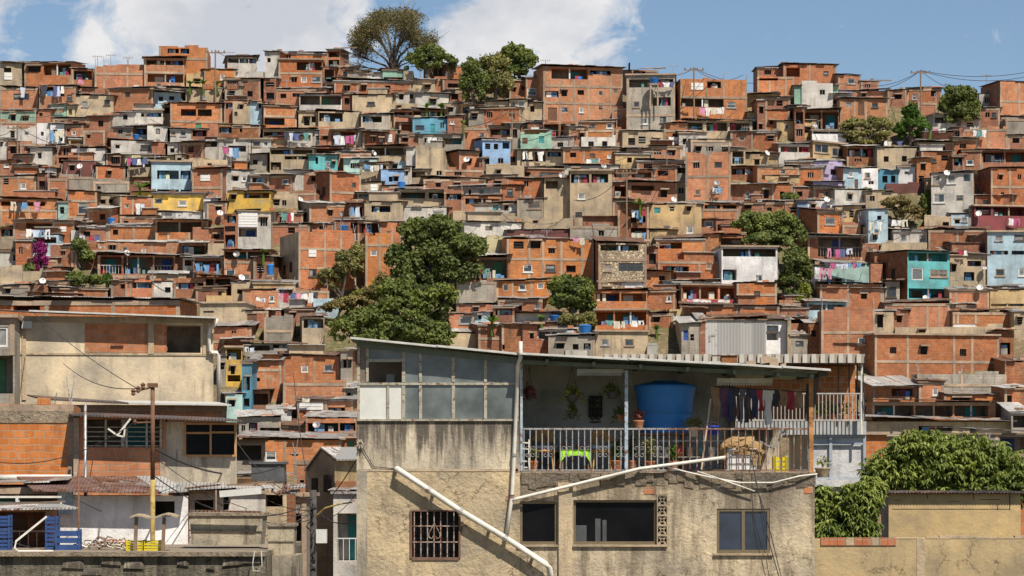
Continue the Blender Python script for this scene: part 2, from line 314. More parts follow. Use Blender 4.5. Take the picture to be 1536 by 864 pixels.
HILL = """
T 0 40 3.84
0 125 207 355 c z | d 22 65 235 262; p 25 70 265 305
140 412 205 350 o z | B 250 408 215 278; d 160 235 225 258
412 545 245 348 b z | B 425 530 252 305
545 835 228 360 o p | p 770 800 335 355; h 270; v 600; v 735
545 605 355 470 b p
830 1062 178 355 o t | B 845 1055 190 218; h 262; B 850 1055 270 318; w 900 930 325 345; w 975 1005 325 345
915 1195 118 290 o p | B 965 1030 125 152; B 1040 1090 125 155; h 185
1310 1480 172 255 W z | B 1315 1375 180 208; B 1380 1430 180 208; B 1435 1475 180 208
1205 1515 258 305 W p
1390 1500 300 440 r z | d 1425 1455 370 402
1290 1390 300 345 r z | d 1310 1370 310 335
1295 1390 345 440 g z | d 1320 1350 370 400
0 220 352 480 o z | w 78 168 385 422
225 437 340 520 b z | B 228 370 345 400; w 385 415 390 425
437 545 352 470 b z | d 440 465 375 415; w 495 520 395 420
625 882 355 490 o z L30b R20 | w 720 750 375 405
950 1280 352 440 c z | B 955 1070 360 425; w 1155 1185 392 412
980 1280 440 590 o z | B 1042 1130 472 512; B 1140 1220 472 512; D 1125 1160 556 588; h 545
980 1105 590 670 W z | w 1040 1070 595 628; w 985 1010 600 625
1105 1195 590 665 b z | B 1108 1190 597 632
1195 1255 560 665 o p
1340 1440 445 565 c p | d 1380 1400 450 475; d 1350 1368 490 515
1440 1510 435 565 k z | d 1490 1505 445 470
1255 1500 570 645 r z | B 1262 1335 577 612; d 1380 1395 585 607
1260 1445 650 750 W f | w 1285 1335 657 690; w 1362 1415 657 690
1450 1560 650 735 W f | w 1455 1500 660 690; w 1515 1545 660 690
0 208 485 550 G z | d 62 90 505 540; d 130 165 515 540
212 290 478 550 o z | d 225 245 495 515
290 382 450 520 G z | d 305 330 470 500; d 340 365 465 495
385 432 455 522 Y z | d 395 415 475 510
305 500 525 605 r z | d 330 370 545 575; d 420 450 545 570
500 635 515 605 b z | d 565 595 540 575
640 770 495 582 W z | d 708 735 507 535
772 938 480 568 W f | B 812 930 492 518
650 765 578 658 g z | d 680 705 592 615; w 730 752 596 615
848 965 570 665 W z L42b | w 898 922 585 618
0 210 545 582 o p
0 210 582 668 W p | w 140 165 605 625; d 60 85 600 650
212 288 555 672 w p | d 235 252 605 628
290 370 562 678 w z | d 305 330 592 612; B 300 360 630 660
375 480 565 672 o z | w 412 437 600 625; d 385 402 590 605
480 605 595 705 b p | d 500 520 620 640
605 672 610 668 o p
640 875 655 742 W z L60b | w 810 865 675 702; d 665 690 680 700
875 952 668 742 o z
965 1028 670 742 W z | d 980 1005 700 725
1030 1215 670 745 r z | d 1085 1110 700 725; d 1150 1180 690 712
0 45 645 750 W z | d 5 15 665 690
45 115 665 760 r z | d 60 90 690 730
115 272 672 768 b p | d 150 195 690 715
275 355 680 768 b z | d 280 330 690 725
355 408 690 790 r z | d 365 395 700 760
410 605 700 802 W z | w 478 540 720 755; d 430 450 730 755
610 720 735 800 r z | d 640 690 750 790
720 1005 740 812 Y z | B 735 860 755 790
1060 1310 765 822 c p | d 1195 1220 785 810
1010 1060 740 800 g z | d 1020 1045 755 780
T 380 40 3.84
65 150 145 300 W z | d 80 100 180 205
165 425 148 195 o z | d 190 215 160 180
145 400 190 358 o f | B 250 395 200 250; h 268; d 220 250 290 318; w 275 308 288 320; w 335 388 285 318
425 500 132 300 b z R30 | B 432 495 142 175; B 432 495 190 240
400 470 235 355 r z | B 410 465 245 330
130 420 355 445 o z | d 155 190 382 408; B 225 270 380 402; d 300 330 380 405
60 130 300 440 r z | d 70 120 320 345; d 75 120 380 420
540 655 255 308 g z | w 600 630 270 290
655 745 268 308 W z | w 680 700 275 295
745 865 248 312 G z | B 750 860 290 308
865 920 255 312 c p
465 910 310 392 b z | d 525 555 340 365; d 625 650 335 365; d 760 790 335 360
1120 1210 225 302 o z L150r | w 1150 1170 240 262
960 1120 300 355 o p | d 990 1030 320 345
1090 1215 308 365 r z | d 1120 1180 325 350
265 510 390 482 W z | B 270 505 398 450
512 570 385 480 r z | d 525 550 410 450
570 800 395 498 c z | w 655 700 432 452
810 960 375 442 W z | d 840 865 388 420; d 900 925 388 415
965 1120 375 445 r z | w 990 1028 393 430
1120 1215 365 445 r z | d 1140 1180 385 420
800 940 442 490 c p | d 830 850 455 475
1100 1240 445 520 g z | d 1185 1215 460 495; d 1120 1150 465 490
60 250 455 590 o z | B 62 180 525 565; h 515
260 375 488 582 c z | d 292 325 518 568; d 335 360 515 550
375 612 488 595 c z | B 378 515 495 545
620 790 505 602 g z | B 630 740 515 550
808 918 480 580 o t | B 812 915 490 520
918 1115 480 525 r t | B 925 1105 490 518
918 1115 525 615 T z | w 932 985 567 597; D 1020 1045 558 612; d 1078 1098 548 580
1118 1205 515 608 b z | w 1135 1155 540 560
1330 1470 430 545 c z | d 1380 1402 465 495
1240 1330 480 560 g z | d 1260 1290 500 530
55 350 590 685 c t | B 60 345 605 630; d 80 110 655 675
350 380 590 690 r z
380 450 600 705 o p | d 400 430 630 650
452 592 595 700 r t | B 458 585 605 680
595 625 590 690 g z
625 830 598 680 b z | p 640 690 620 665; p 720 800 620 665
838 950 622 690 b z | d 860 890 640 660
950 1220 615 695 g z | B 1090 1200 640 678; d 985 1010 640 665; d 1040 1065 640 665
1210 1325 590 670 b z | d 1235 1265 610 640
1350 1480 575 652 r t | B 1358 1475 592 622
1480 1536 560 700 g z | d 1490 1520 590 640
1320 1480 650 835 K z | d 1335 1365 672 705; d 1385 1410 672 705; B 1435 1478 662 700; d 1335 1360 755 795; d 1410 1440 755 790
95 345 700 840 c z | B 100 340 708 735; h 770; B 100 160 780 825; B 180 330 745 765
350 520 690 740 r z | B 360 500 700 730
320 485 738 860 t z | d 358 373 750 790; w 418 440 780 810; d 455 470 775 790
520 655 710 760 r z | d 560 600 725 745
520 715 760 868 A z | d 560 620 785 815; w 640 660 770 790
650 870 690 785 c t | B 655 865 698 740; h 770
770 905 775 838 k p | d 800 830 790 815
880 935 700 860 W z
935 1095 700 880 c p | d 1055 1085 830 855
1185 1300 718 850 o z L85b | d 1230 1255 760 785
1300 1335 760 860 r z
1095 1330 822 880 r p | d 1160 1200 835 855
1340 1560 800 880 c p | d 1400 1425 825 850
T 760 40 3.84
210 668 228 550 o t | B 258 468 238 298; B 480 600 245 268; B 222 300 368 404; d 315 348 362 398; d 408 446 360 388; w 528 556 362 390; w 612 642 350 380; D 238 290 465 540; w 312 355 460 492; w 418 442 458 490; d 530 550 450 470; w 620 645 448 470; h 438; h 340; v 305; v 390; v 470; v 600
210 412 548 648 r p | B 215 298 560 635; B 312 395 560 635
420 620 545 640 o z R20 | w 470 512 555 590; w 575 610 555 585; h 600
430 650 635 702 W p | d 470 502 660 692; d 550 580 658 688
15 110 308 422 b z | d 38 52 350 375; d 85 102 338 365
110 205 290 445 b z | w 118 172 352 395; h 410
15 120 420 562 c z | w 15 50 430 475; w 65 105 425 465
120 205 440 545 c z | d 135 160 455 490
120 210 545 625 r z | p 140 185 580 615
0 120 560 620 r z | d 20 60 580 605
690 970 278 620 g f R22 | B 705 960 300 348; w 730 765 430 462; B 840 945 405 455; h 510; w 775 812 525 560; w 883 920 517 555
722 872 247 282 r z | B 730 800 255 275
1000 1385 300 545 o p | p 1062 1132 322 362; B 1155 1235 312 350; h 405; B 1005 1250 412 460; w 1268 1320 428 462; v 1250; v 1150
1040 1415 542 655 c t | B 1045 1130 550 600; B 1150 1270 550 600; B 1285 1400 550 600; d 1090 1120 615 640
905 1040 555 695 o z | d 955 990 615 645; h 600
668 905 600 710 c z | d 700 740 640 680; d 760 800 630 670; d 840 880 640 680
80 258 620 715 G p | D 90 120 640 675; D 185 215 630 670
60 322 710 795 c t | B 85 225 718 775; B 235 315 718 745
325 645 698 805 o z | d 365 400 725 752; D 480 510 730 755; w 580 605 735 755; v 445
330 645 800 850 W z | d 380 420 815 835
30 330 812 870 r z | d 103 137 835 860; w 190 300 835 860
690 832 702 790 b z | d 720 760 725 755
832 1010 690 770 b z | d 850 890 710 735; d 930 970 710 740
750 1012 772 830 b z | d 790 840 790 815
1030 1290 735 1048 o p | d 1075 1110 780 812; w 1197 1240 778 812; w 1085 1115 938 965; w 1185 1225 915 955; h 862; h 1005; v 1158
1060 1292 650 738 g z | d 1240 1275 690 720; d 1150 1190 690 715; d 1090 1120 690 715
1290 1375 700 835 c z | B 1300 1365 715 790
T 1136 40 3.84
0 120 235 292 o z | d 40 80 250 275
0 212 288 425 o p | v 70; v 165; B 10 120 296 310
0 45 420 660 r z | d 10 35 460 500; d 8 30 560 590
120 148 245 300 r z
150 455 218 328 o z | B 168 245 235 288; w 380 410 255 285
255 435 325 460 W p | d 360 390 362 390
213 258 340 455 G z
432 465 340 425 G z
465 595 278 372 o z | w 520 562 298 328
595 700 318 370 b z | d 620 650 330 350
465 545 368 418 P z | d 480 510 385 405
545 750 368 418 b z | d 600 625 382 402
475 750 415 520 o z | w 505 545 435 465; D 580 615 435 510; w 660 695 440 465; v 625; v 560
750 860 365 445 b z | d 790 830 390 415
860 1060 355 435 b z | w 892 918 385 418; d 1000 1030 370 400
925 1035 435 500 o p
45 190 408 482 b z | d 110 145 425 455; d 60 90 425 455
45 188 482 620 b z | d 70 92 540 562; d 135 155 540 562; h 600
215 272 470 660 r z | B 220 265 490 560; d 225 260 590 630
272 470 478 602 r t | B 278 365 490 590; B 375 465 490 590
315 512 600 665 w f | B 322 505 606 616
320 512 662 785 C f L165r | w 330 412 672 722; w 432 500 688 735; h 730
515 690 690 785 r t | B 522 680 702 748; d 560 600 760 775
690 920 697 812 c z | d 728 757 745 778; d 832 862 742 775; h 722
960 1128 608 715 o t | w 1005 1070 645 662; h 700
1128 1182 580 710 r z | d 1140 1165 600 640
1182 1442 588 708 o p | d 1245 1280 610 640; v 1330
1442 1545 625 705 b z | d 1470 1510 640 670
945 1125 720 835 b z | w 1000 1030 760 780; d 1060 1100 740 770
1125 1185 745 850 r z | B 1132 1180 755 800
1180 1292 715 838 b z | w 1205 1245 765 795
1398 1550 316 535 o z L50r | h 430; v 1508
1430 1550 530 630 g p
1290 1550 710 830 b t | B 1300 1420 722 780; B 1430 1540 722 780
T 1136 240 3.84
0 240 35 165 o z | w 130 165 50 80
45 242 90 168 C z | d 130 170 100 125
165 320 5 125 r z | d 200 230 30 60; d 260 290 50 90
322 490 8 125 P z | w 350 383 38 70; B 422 478 52 85
322 490 125 215 P z L30r | w 330 355 155 190; D 398 420 155 212; w 430 455 165 195
0 205 138 260 b z | d 58 88 190 225; d 130 160 180 210
205 330 160 240 r z | d 230 260 180 210
495 600 48 200 k z | w 525 552 68 95; D 560 580 110 165
600 695 48 160 w z | w 618 650 72 105; d 640 670 120 140
695 810 58 158 T z | d 720 750 90 130; d 770 795 90 130
812 918 35 135 w z | w 848 872 65 82
740 1000 135 172 M p
918 1000 -10 150 b z | d 940 970 20 60; d 930 960 90 120
1002 1245 72 372 W z R70b | w 1010 1050 88 138; w 1095 1142 82 132; w 1185 1230 78 125; w 1015 1080 190 242; w 1145 1187 202 235; h 275; h 290; p 1148 1185 308 355; p 1050 1085 320 355
1345 1550 45 262 o z L45r | d 1393 1412 85 112; d 1500 1520 80 108; d 1403 1422 185 220; h 155; v 1455
1250 1550 265 400 Q f | B 1258 1345 270 318; B 1360 1540 270 318
1325 1550 415 745 k f | w 1370 1412 435 465; w 1480 1536 432 465; B 1340 1445 522 545; B 1465 1540 522 545; w 1372 1425 628 668; w 1505 1540 622 668; h 510; h 715
230 290 235 305 K z
290 445 235 305 w z | d 310 335 255 285; w 400 420 258 282
345 490 292 440 o z L75r | w 390 447 328 370
490 595 372 440 o p
450 600 265 350 C z | d 530 555 290 330; w 490 510 300 320
600 645 290 360 g z
640 752 285 475 k z | d 690 715 320 345; d 665 690 430 460
290 605 437 600 r t | B 350 598 445 555
785 978 408 480 W z | w 825 860 432 470; w 930 970 430 472
620 978 475 535 c p | d 680 710 490 515
985 1322 400 520 b z | p 1110 1140 490 515; B 1140 1310 495 515
865 1108 525 825 t L120r t | B 870 1095 532 580; h 605; w 890 955 620 690; w 995 1095 628 670; h 728; B 872 1100 738 795
675 760 535 620 b z | d 700 730 560 590
1110 1330 545 740 c z | B 1210 1290 580 612; B 1190 1250 645 695; d 1120 1145 600 640
395 655 600 722 A z | w 520 545 700 718; B 400 490 680 712
330 395 610 722 w z
652 722 598 712 o z
360 722 715 864 o z | d 597 632 770 800; v 525
735 820 700 830 g z | w 745 800 730 790
1150 1345 740 835 o z | d 1180 1220 760 790
1345 1550 730 835 C z | d 1400 1440 760 800
T 0 240 3.84
0 210 90 235 o z | w 118 150 130 165; d 20 50 105 140; v 108
0 82 0 95 o z | w 25 50 20 40
85 215 30 102 W z | d 100 120 50 70
215 325 48 110 W z | d 240 260 60 80
215 275 80 230 r z | d 225 260 120 170
365 552 10 98 M z | d 400 430 30 60
552 722 38 122 o z | d 620 640 62 80
872 1100 10 222 k f L45c | B 905 1030 58 108; B 1040 1095 58 108; B 905 1030 168 210; B 1040 1095 168 210
1105 1282 50 240 b z R12 | p 1155 1210 85 120; w 1190 1232 185 212; h 160
762 882 185 265 y z | w 800 845 207 228
882 1172 195 322 y z | w 890 935 222 252; w 1028 1075 232 262
1172 1255 225 345 w z | d 1200 1225 260 320
1308 1402 178 300 y z | d 1330 1360 200 225
1402 1560 180 300 y z | B 1408 1550 188 220
890 1165 300 345 Z z
895 1198 345 480 o t | B 905 1160 355 415; v 970; v 1090
1110 1200 400 490 o p
345 538 95 185 g p | d 360 385 110 135
538 745 122 215 g p | d 560 580 150 170
275 388 105 250 b p | d 300 330 170 200
388 558 182 350 o z | w 448 515 242 310; h 235; h 330
690 882 212 350 o z L100c | w 795 830 255 290; w 715 745 250 275; v 765
690 900 322 392 b z | d 712 740 350 378
0 335 225 350 o z | B 5 260 238 264; h 290
75 305 348 475 b t | B 150 298 362 448
305 428 352 475 o z | p 348 382 383 412; v 420
0 78 385 465 r z | B 5 70 400 450
428 512 365 440 c z | d 450 480 385 410
335 390 240 350 A z | d 345 370 270 310
0 92 455 585 c p | B 5 88 520 575
90 180 462 625 b z | d 110 130 500 540
290 345 488 600 b p
455 622 388 485 b z | d 480 520 410 440
622 898 378 475 b z | d 650 680 400 430; v 770
562 1042 475 550 o z | w 575 605 495 525; d 632 665 490 530; w 705 735 500 528; w 815 840 508 542; v 685; v 875; v 985
562 1008 548 668 r t | B 580 700 556 655; B 712 880 556 655; B 890 1000 556 655
1045 1185 478 562 r t | B 1050 1180 492 545
1045 1112 558 645 o z
1112 1285 560 690 r z | B 1120 1270 580 640
650 862 662 770 o p | v 780
862 1072 658 770 c z | w 880 910 685 725; w 940 985 690 715
0 128 615 725 c p
128 262 640 725 c p
262 350 620 740 r z | d 280 320 650 690
0 172 722 790 g z | d 30 60 740 765
172 300 712 775 W z
300 620 740 800 r z | d 400 440 755 780
1290 1368 310 530 r z | B 1308 1360 320 362; d 1290 1355 380 412; B 1295 1355 430 500
1370 1487 290 530 W z | p 1372 1482 305 385; B 1374 1480 390 442
1487 1560 300 520 W z | d 1500 1540 330 380
1290 1560 520 705 o t | B 1295 1550 528 570; w 1300 1355 630 670; w 1400 1440 660 690; h 590; v 1455
1130 1335 672 785 r t | B 1140 1230 685 770; B 1240 1328 685 770
1335 1560 702 805 C z | d 1405 1435 745 785
1188 1340 780 830 C p
1198 1290 480 600 c p
T 380 240 3.84
180 325 60 160 W z | d 208 238 97 130
440 620 72 250 o z L138r | w 568 592 123 152; h 185; D 560 590 215 245; w 400 425 105 143
225 360 188 255 b p
130 260 400 480 g z | d 150 180 420 450
322 552 250 362 o z L85g | d 432 455 285 318; w 500 522 290 318
550 640 250 360 r z | B 560 630 270 340
735 870 58 155 K z | d 780 800 95 125; d 810 835 95 122
865 912 38 150 W z | d 878 890 65 85
620 738 130 190 c z | p 675 715 140 175
740 980 150 195 r z
980 1340 108 185 r z | d 1160 1190 130 150; d 1050 1080 130 155
1140 1420 155 252 W t | d 1240 1255 170 205; w 1300 1330 168 200; h 208
1420 1545 148 252 r z | w 1460 1495 165 205
1250 1545 250 305 W z | D 1380 1410 255 295; d 1445 1470 258 290; w 1480 1505 255 290
1150 1545 300 362 c p
1215 1545 358 435 W z | w 1335 1380 378 405
600 838 188 255 c t | B 608 700 198 215
838 1118 172 278 c t | B 850 990 185 220; B 1010 1110 185 220
865 1112 275 340 W z | w 1030 1100 292 318
640 862 243 365 c z | B 680 790 262 300
728 858 358 500 o z | w 765 795 408 440; v 730
645 805 435 740 o p L55r | w 675 712 520 552; h 490; v 728
600 728 348 445 r z | B 610 720 365 420
330 462 370 425 o z | d 380 410 380 400
465 625 340 425 r z | d 560 600 360 395
100 325 370 465 o z L10c | d 200 240 390 420
260 592 412 758 o p L140c | p 318 362 515 555; w 320 365 625 670; h 510; h 620; v 412; v 505
0 118 560 720 r z | d 20 60 600 650
110 240 640 720 r p
0 242 708 828 C z | w 108 145 748 780
1170 1400 700 835 g p
1170 1475 560 705 r t | B 1178 1300 572 690; B 1310 1465 572 680
1345 1455 440 560 Y p
1455 1560 450 560 o z | d 1500 1530 475 510
T 760 240 3.84
0 210 108 245 o z | w 2 35 165 205; d 100 125 120 150
365 608 62 385 c f | B 370 475 80 132; B 488 585 78 130; w 412 450 192 225; w 395 435 300 332; h 165
215 368 105 350 c z | B 225 295 118 165; h 200
60 218 228 345 g z | w 120 195 235 280
0 382 335 425 c p | d 150 180 345 360; d 60 90 370 395
610 842 58 135 b z | B 620 700 70 100; B 720 835 68 100
845 982 38 120 b z | d 870 930 60 90
700 982 128 250 b t | d 888 925 170 212; B 720 850 145 175
610 700 130 260 r z | B 620 690 150 210
640 820 250 480 r z | B 715 800 285 360; B 715 805 390 460
820 1122 256 450 C z | D 850 885 272 305; d 940 965 268 292; d 1037 1062 268 292; w 903 942 378 420; w 1037 1075 380 422
1122 1335 250 345 o z | B 1140 1230 258 280; B 1245 1325 258 280; h 288
1122 1205 342 430 o z | w 1140 1190 350 385
1335 1480 248 300 o z | d 1370 1410 260 280
1285 1540 138 275 r t | w 1375 1400 180 220; d 1480 1510 170 220
1205 1300 345 440 r z | B 1215 1290 370 420
1222 1380 430 500 r z | B 1230 1370 448 490
365 658 380 475 g p | d 530 560 405 435
0 365 405 470 M z
480 655 335 390 c z | B 490 560 345 375
0 502 455 695 o z | d 40 98 468 510; d 138 195 465 505; d 240 278 505 535; w 95 148 602 645; w 225 280 600 640; d 343 398 605 645; h 570; v 130; v 210; v 315; v 435
528 806 478 765 S z L22r | B 540 760 488 522; h 575; w 562 602 597 640; w 645 785 592 640; h 700
528 782 702 765 w f | w 645 680 725 752; d 560 600 730 748
860 1142 455 590 o z | B 880 1010 475 510; d 1040 1090 540 570
1140 1222 428 590 o z | v 1180
870 1222 580 705 o p | B 900 1050 610 640; w 1150 1180 590 625; v 1110
905 1225 700 740 k z | d 930 960 710 730
806 872 500 700 r z | d 820 860 540 600; d 820 855 620 670
1238 1560 500 720 w f | B 1245 1550 510 555; h 622; B 1245 1325 630 692; B 1325 1400 630 692; w 1432 1475 660 698
T 640 400 4.267
190 448 98 245 g p
445 800 92 208 o z | w 488 525 112 155; w 590 635 110 150; w 708 750 105 142; v 550; v 670
455 742 208 325 b z | d 580 610 248 282; w 690 730 235 270; d 490 520 250 275
120 305 305 435 o z | w 212 290 312 365; v 310
190 462 240 310 o z | d 300 330 260 285
300 402 292 390 k z | d 330 350 310 335
330 482 375 560 r z | h 460
480 625 368 565 r z | d 480 500 500 530
615 708 375 575 r z | d 660 685 425 460
70 325 425 520 c z
705 882 362 412 o z
708 945 405 475 w z | B 715 790 415 462; B 800 880 415 450
705 775 470 545 o p
778 1078 445 600 g z | d 935 972 495 530; B 1005 1050 490 530; d 830 880 490 525
888 1072 535 610 W p
1075 1412 152 278 o z | B 1080 1235 168 220; B 1245 1405 168 220
1078 1415 278 428 o f | B 1085 1195 288 372; B 1205 1405 288 372
1080 1415 415 590 c f | w 1118 1165 465 502; w 1268 1325 462 505
1412 1480 505 590 W p
T 960 420 5.297
330 768 40 210 o f L85c | B 335 620 52 148; B 635 755 60 148
325 780 205 330 o z | v 565
768 1088 28 208 o z | w 905 955 88 140; h 118
768 1108 205 318 b z | d 955 1015 275 300
1105 1432 182 275 o p
520 1002 312 605 Z z
330 470 345 605 g z | D 345 385 400 480; d 400 430 430 480
470 520 320 605 r z
1000 1172 318 570 w z | w 1005 1100 360 410; B 1005 1100 418 478
1190 1340 298 440 o z | B 1200 1330 310 345
1200 1335 438 600 g z | w 1235 1300 482 530
1172 1200 320 600 c z
1340 1432 350 600 r z | d 1360 1400 400 450
T 1200 430 3.929
120 497 12 138 o z | d 357 395 42 80; v 283
125 442 136 455 o p | w 342 382 300 340; h 270; v 283; h 400
440 552 148 285 c z | d 455 490 165 240
552 640 140 240 r z | d 570 600 170 210
500 882 98 215 o z | v 750; v 820; d 620 650 130 150
880 1115 18 150 o z | v 920
1120 1335 20 118 C z | B 1125 1320 100 115
900 1262 148 235 b z | v 930; v 1035; w 885 1035 220 232
1262 1340 150 280 c z | d 1280 1310 180 220
560 1195 235 325 c p | d 700 740 250 265
440 1172 283 525 o f | d 530 568 355 392; d 710 750 350 395; d 942 980 362 405; h 440; v 635; v 908; v 1015
1170 1260 260 460 r z | B 1180 1240 330 400
1208 1330 445 610 b z | h 575
690 1217 515 660 g p | h 580
700 848 560 690 o z | w 782 815 600 640
848 1180 640 720 o z | d 900 1000 655 680
430 692 585 690 b t | B 540 665 600 645
425 1152 678 815 o t | B 440 670 700 762; B 680 900 700 762; B 910 1110 700 762
1205 1335 600 760 b z | d 1220 1250 640 680
378 1245 795 900 c t | B 700 900 820 850; d 1000 1040 830 870
1245 1335 740 900 g z | B 1255 1330 760 830
40 212 215 365 r z | d 60 100 240 280
212 440 340 455 b z | d 230 270 370 400
T 300 430 4.115
0 278 102 248 c f | d 20 85 148 160
275 422 148 245 r z | D 293 350 165 225
420 500 150 200 o z
520 695 140 205 o z | d 560 590 160 180
50 318 250 375 o z | d 195 222 272 288; h 340
140 320 325 400 r z | B 150 310 335 370
395 575 190 325 g p | h 275
630 768 188 428 c z L50g | B 640 762 198 255; h 305
265 640 355 465 g z | B 275 430 362 395; B 450 630 350 380
158 262 375 600 y f | B 165 255 385 450; d 190 215 490 540; B 170 250 545 585
110 160 420 600 g z | d 120 150 470 510
258 318 470 800 T z | d 262 280 555 640; d 285 308 555 640; h 660; d 270 305 690 740
314 502 460 680 o z | d 342 370 562 585; h 515
510 862 428 600 o z L48G | w 625 668 485 530; w 765 820 480 520; v 705
868 942 392 610 g z | d 885 905 450 500; d 915 935 450 500
515 902 592 765 o p L68r | v 505
900 968 630 740 g z | d 910 930 655 690
425 565 760 840 w z | d 470 500 790 830
600 785 700 810 o z | p 612 760 715 760; 
785 945 700 815 o z | B 785 895 745 780
158 262 665 810 A z | d 180 215 700 740
320 430 640 760 r t | B 325 420 660 730
T 340 560 5.4
640 1050 365 545 o z | B 655 905 402 470; B 915 1045 402 465; h 480
440 645 430 505 o z | p 455 600 490 503
100 440 355 545 g z | B 180 250 400 470; B 270 430 440 520; d 120 150 420 470
110 925 540 805 o z | B 115 240 575 725; w 315 402 632 705; d 530 575 655 670; v 470
920 1050 525 700 o z | D 975 1035 545 615
"""
# ------------------------------------------------------------------ terrain: the hillside
ROWS = [(250,95),(190,600),(176,700),(158,800),(145,860),(120,950)]
_Y = np.array([r[0] for r in ROWS][::-1], float); _R = np.array([r[1] for r in ROWS][::-1], float)
def row_to_Y(r): return float(np.interp(r, _R[::-1], _Y[::-1])) if r >= 95 else 250 + (95-r)*0.12
def Y_to_row(Y): return np.where(Y > 250, 95-(Y-250)/0.12, np.interp(Y, _Y, _R))
CRX = [-300,0,140,210,300,400,500,560,700,800,860,940,1000,1120,1250,1330,1400,1536,1900]
CRY = [150,132,132,112,112,112,110,104,118,122,118,135,142,135,126,140,148,140,165]
def terrain_z(x, Y):
    x = np.asarray(x, float); Y = np.asarray(Y, float)
    px = CX + x/np.maximum(Y, 60)*F
    cr = np.interp(px, CRX, CRY)
    Yc = np.where(cr < 95, 250+(95-cr)*0.12, np.interp(cr, _R[::-1], _Y[::-1]))
    Ye = np.minimum(Y, Yc)
    z = CZ + (CY - Y_to_row(Ye))/F*Ye
    z = np.where(Y < 120, CZ + (CY-950)/F*120 - (120-np.minimum(Y,120))*0.02, z)
    z = z - np.maximum(0, Y-Yc-14)*0.35
    return np.maximum(z, 0.0)
def build_terrain():
    xs = np.concatenate([np.linspace(-900,-95,12), np.linspace(-90,90,121), np.linspace(95,900,12)])
    ys = np.concatenate([np.linspace(-60,110,12), np.linspace(116,300,124), np.linspace(310,900,20), np.linspace(1000,6000,8)])
    X, Y = np.meshgrid(xs, ys)
    Z = terrain_z(X, Y)
    rs = np.random.RandomState(3)
    nz = rs.rand(*X.shape)
    Z = Z + np.where((Y > 125) & (Y < 300), (nz-0.5)*0.5 - 0.35, -0.3)
    n, m = X.shape
    v = np.stack([X, Y, Z], -1).reshape(-1, 3)
    idx = np.arange(n*m).reshape(n, m)
    f = np.stack([idx[:-1,:-1], idx[:-1,1:], idx[1:,1:], idx[1:,:-1]], -1).reshape(-1, 4)
    me = bpy.data.meshes.new('hillside'); me.from_pydata(v.tolist(), [], f.tolist())
    mt, nt, b = new_mat('earth_and_dry_grass'); k = NB(nt); tc = k.n('ShaderNodeTexCoord')
    n1 = k.noise(tc.outputs['Object'], 0.35, 8, 0.7); n2 = k.noise(tc.outputs['Object'], 2.5, 6, 0.7)
    col = k.mix(k.mapr(n1, 0.4, 0.6), (0.15,0.105,0.06), (0.10,0.095,0.04))
    col = k.mix(k.mapr(n2, 0.5, 0.65), col, (0.27,0.20,0.11))
    k.l(col, b.inputs['Base Color']); k.bump(n2, 0.15, b)
    me.materials.append(mt); me.update()
    o = bpy.data.objects.new('hillside', me); COL.objects.link(o); tag(o, kind='structure')
build_terrain()

# ------------------------------------------------------------------ houses
def parse(txt):
    out = []; T = (0,0,1.0)
    for ln in txt.strip().split('\n'):
        ln = ln.strip()
        if not ln: continue
        if ln[0] == 'T':
            a = ln.split(); T = (float(a[1]), float(a[2]), float(a[3])); continue
        X = lambda v: T[0]+float(v)/T[2]
        Yv = lambda v: T[1]+float(v)/T[2]
        head, _, ops = ln.partition('|')
        t = head.split()
        h = dict(x0=X(t[0]), x1=X(t[1]), y0=Yv(t[2]), y1=Yv(t[3]), mat=t[4], roof='z', L=0, R=0, ops=[], sm=None)
        for q in t[5:]:
            if q[0] in 'LR' and q[1].isdigit():
                num = ''.join(c for c in q[1:] if c.isdigit()); s = q[1+len(num):]
                h[q[0]] = float(num)/T[2]
                if s: h['sm'] = s
            else: h['roof'] = q
        for op in ops.split(';'):
            a = op.split()
            if not a: continue
            if a[0] == 'h': h['ops'].append(('h', Yv(a[1])))
            elif a[0] == 'v': h['ops'].append(('v', X(a[1])))
            else: h['ops'].append((a[0], X(a[1]), X(a[2]), Yv(a[3]), Yv(a[4])))
        out.append(h)
    return out

def facade_grid(mb, W, z0, z1, ops, wm=0, jag=None):
    """front wall at y=0 with real openings (x0,x1,z0,z1,depth,backmat,revealmat)"""
    xs = sorted(set([0.0, W] + [v for o in ops for v in o[:2]])); zs = sorted(set([z0, z1] + [v for o in ops for v in o[2:4]]))
    for i in range(len(xs)-1):
        for j in range(len(zs)-1):
            cx, cz = (xs[i]+xs[i+1])/2, (zs[j]+zs[j+1])/2
            if any(o[0] < cx < o[1] and o[2] < cz < o[3] for o in ops): continue
            mb.quad((xs[i],0,zs[j]), (xs[i+1],0,zs[j]), (xs[i+1],0,zs[j+1]), (xs[i],0,zs[j+1]), wm)
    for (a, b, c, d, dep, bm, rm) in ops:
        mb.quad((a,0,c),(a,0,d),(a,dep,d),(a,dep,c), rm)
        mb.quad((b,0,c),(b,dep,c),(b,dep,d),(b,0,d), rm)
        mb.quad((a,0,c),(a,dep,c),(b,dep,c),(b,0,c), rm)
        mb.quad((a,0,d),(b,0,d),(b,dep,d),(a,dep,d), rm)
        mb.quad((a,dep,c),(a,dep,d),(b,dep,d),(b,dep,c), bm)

def subtract(seg, cuts):
    segs = [seg]
    for a, b in cuts:
        out = []
        for s in segs:
            if b <= s[0] or a >= s[1]: out.append(s); continue
            if a > s[0]: out.append((s[0], a))
            if b < s[1]: out.append((b, s[1]))
        segs = out
    return [s for s in segs if s[1]-s[0] > 0.05]

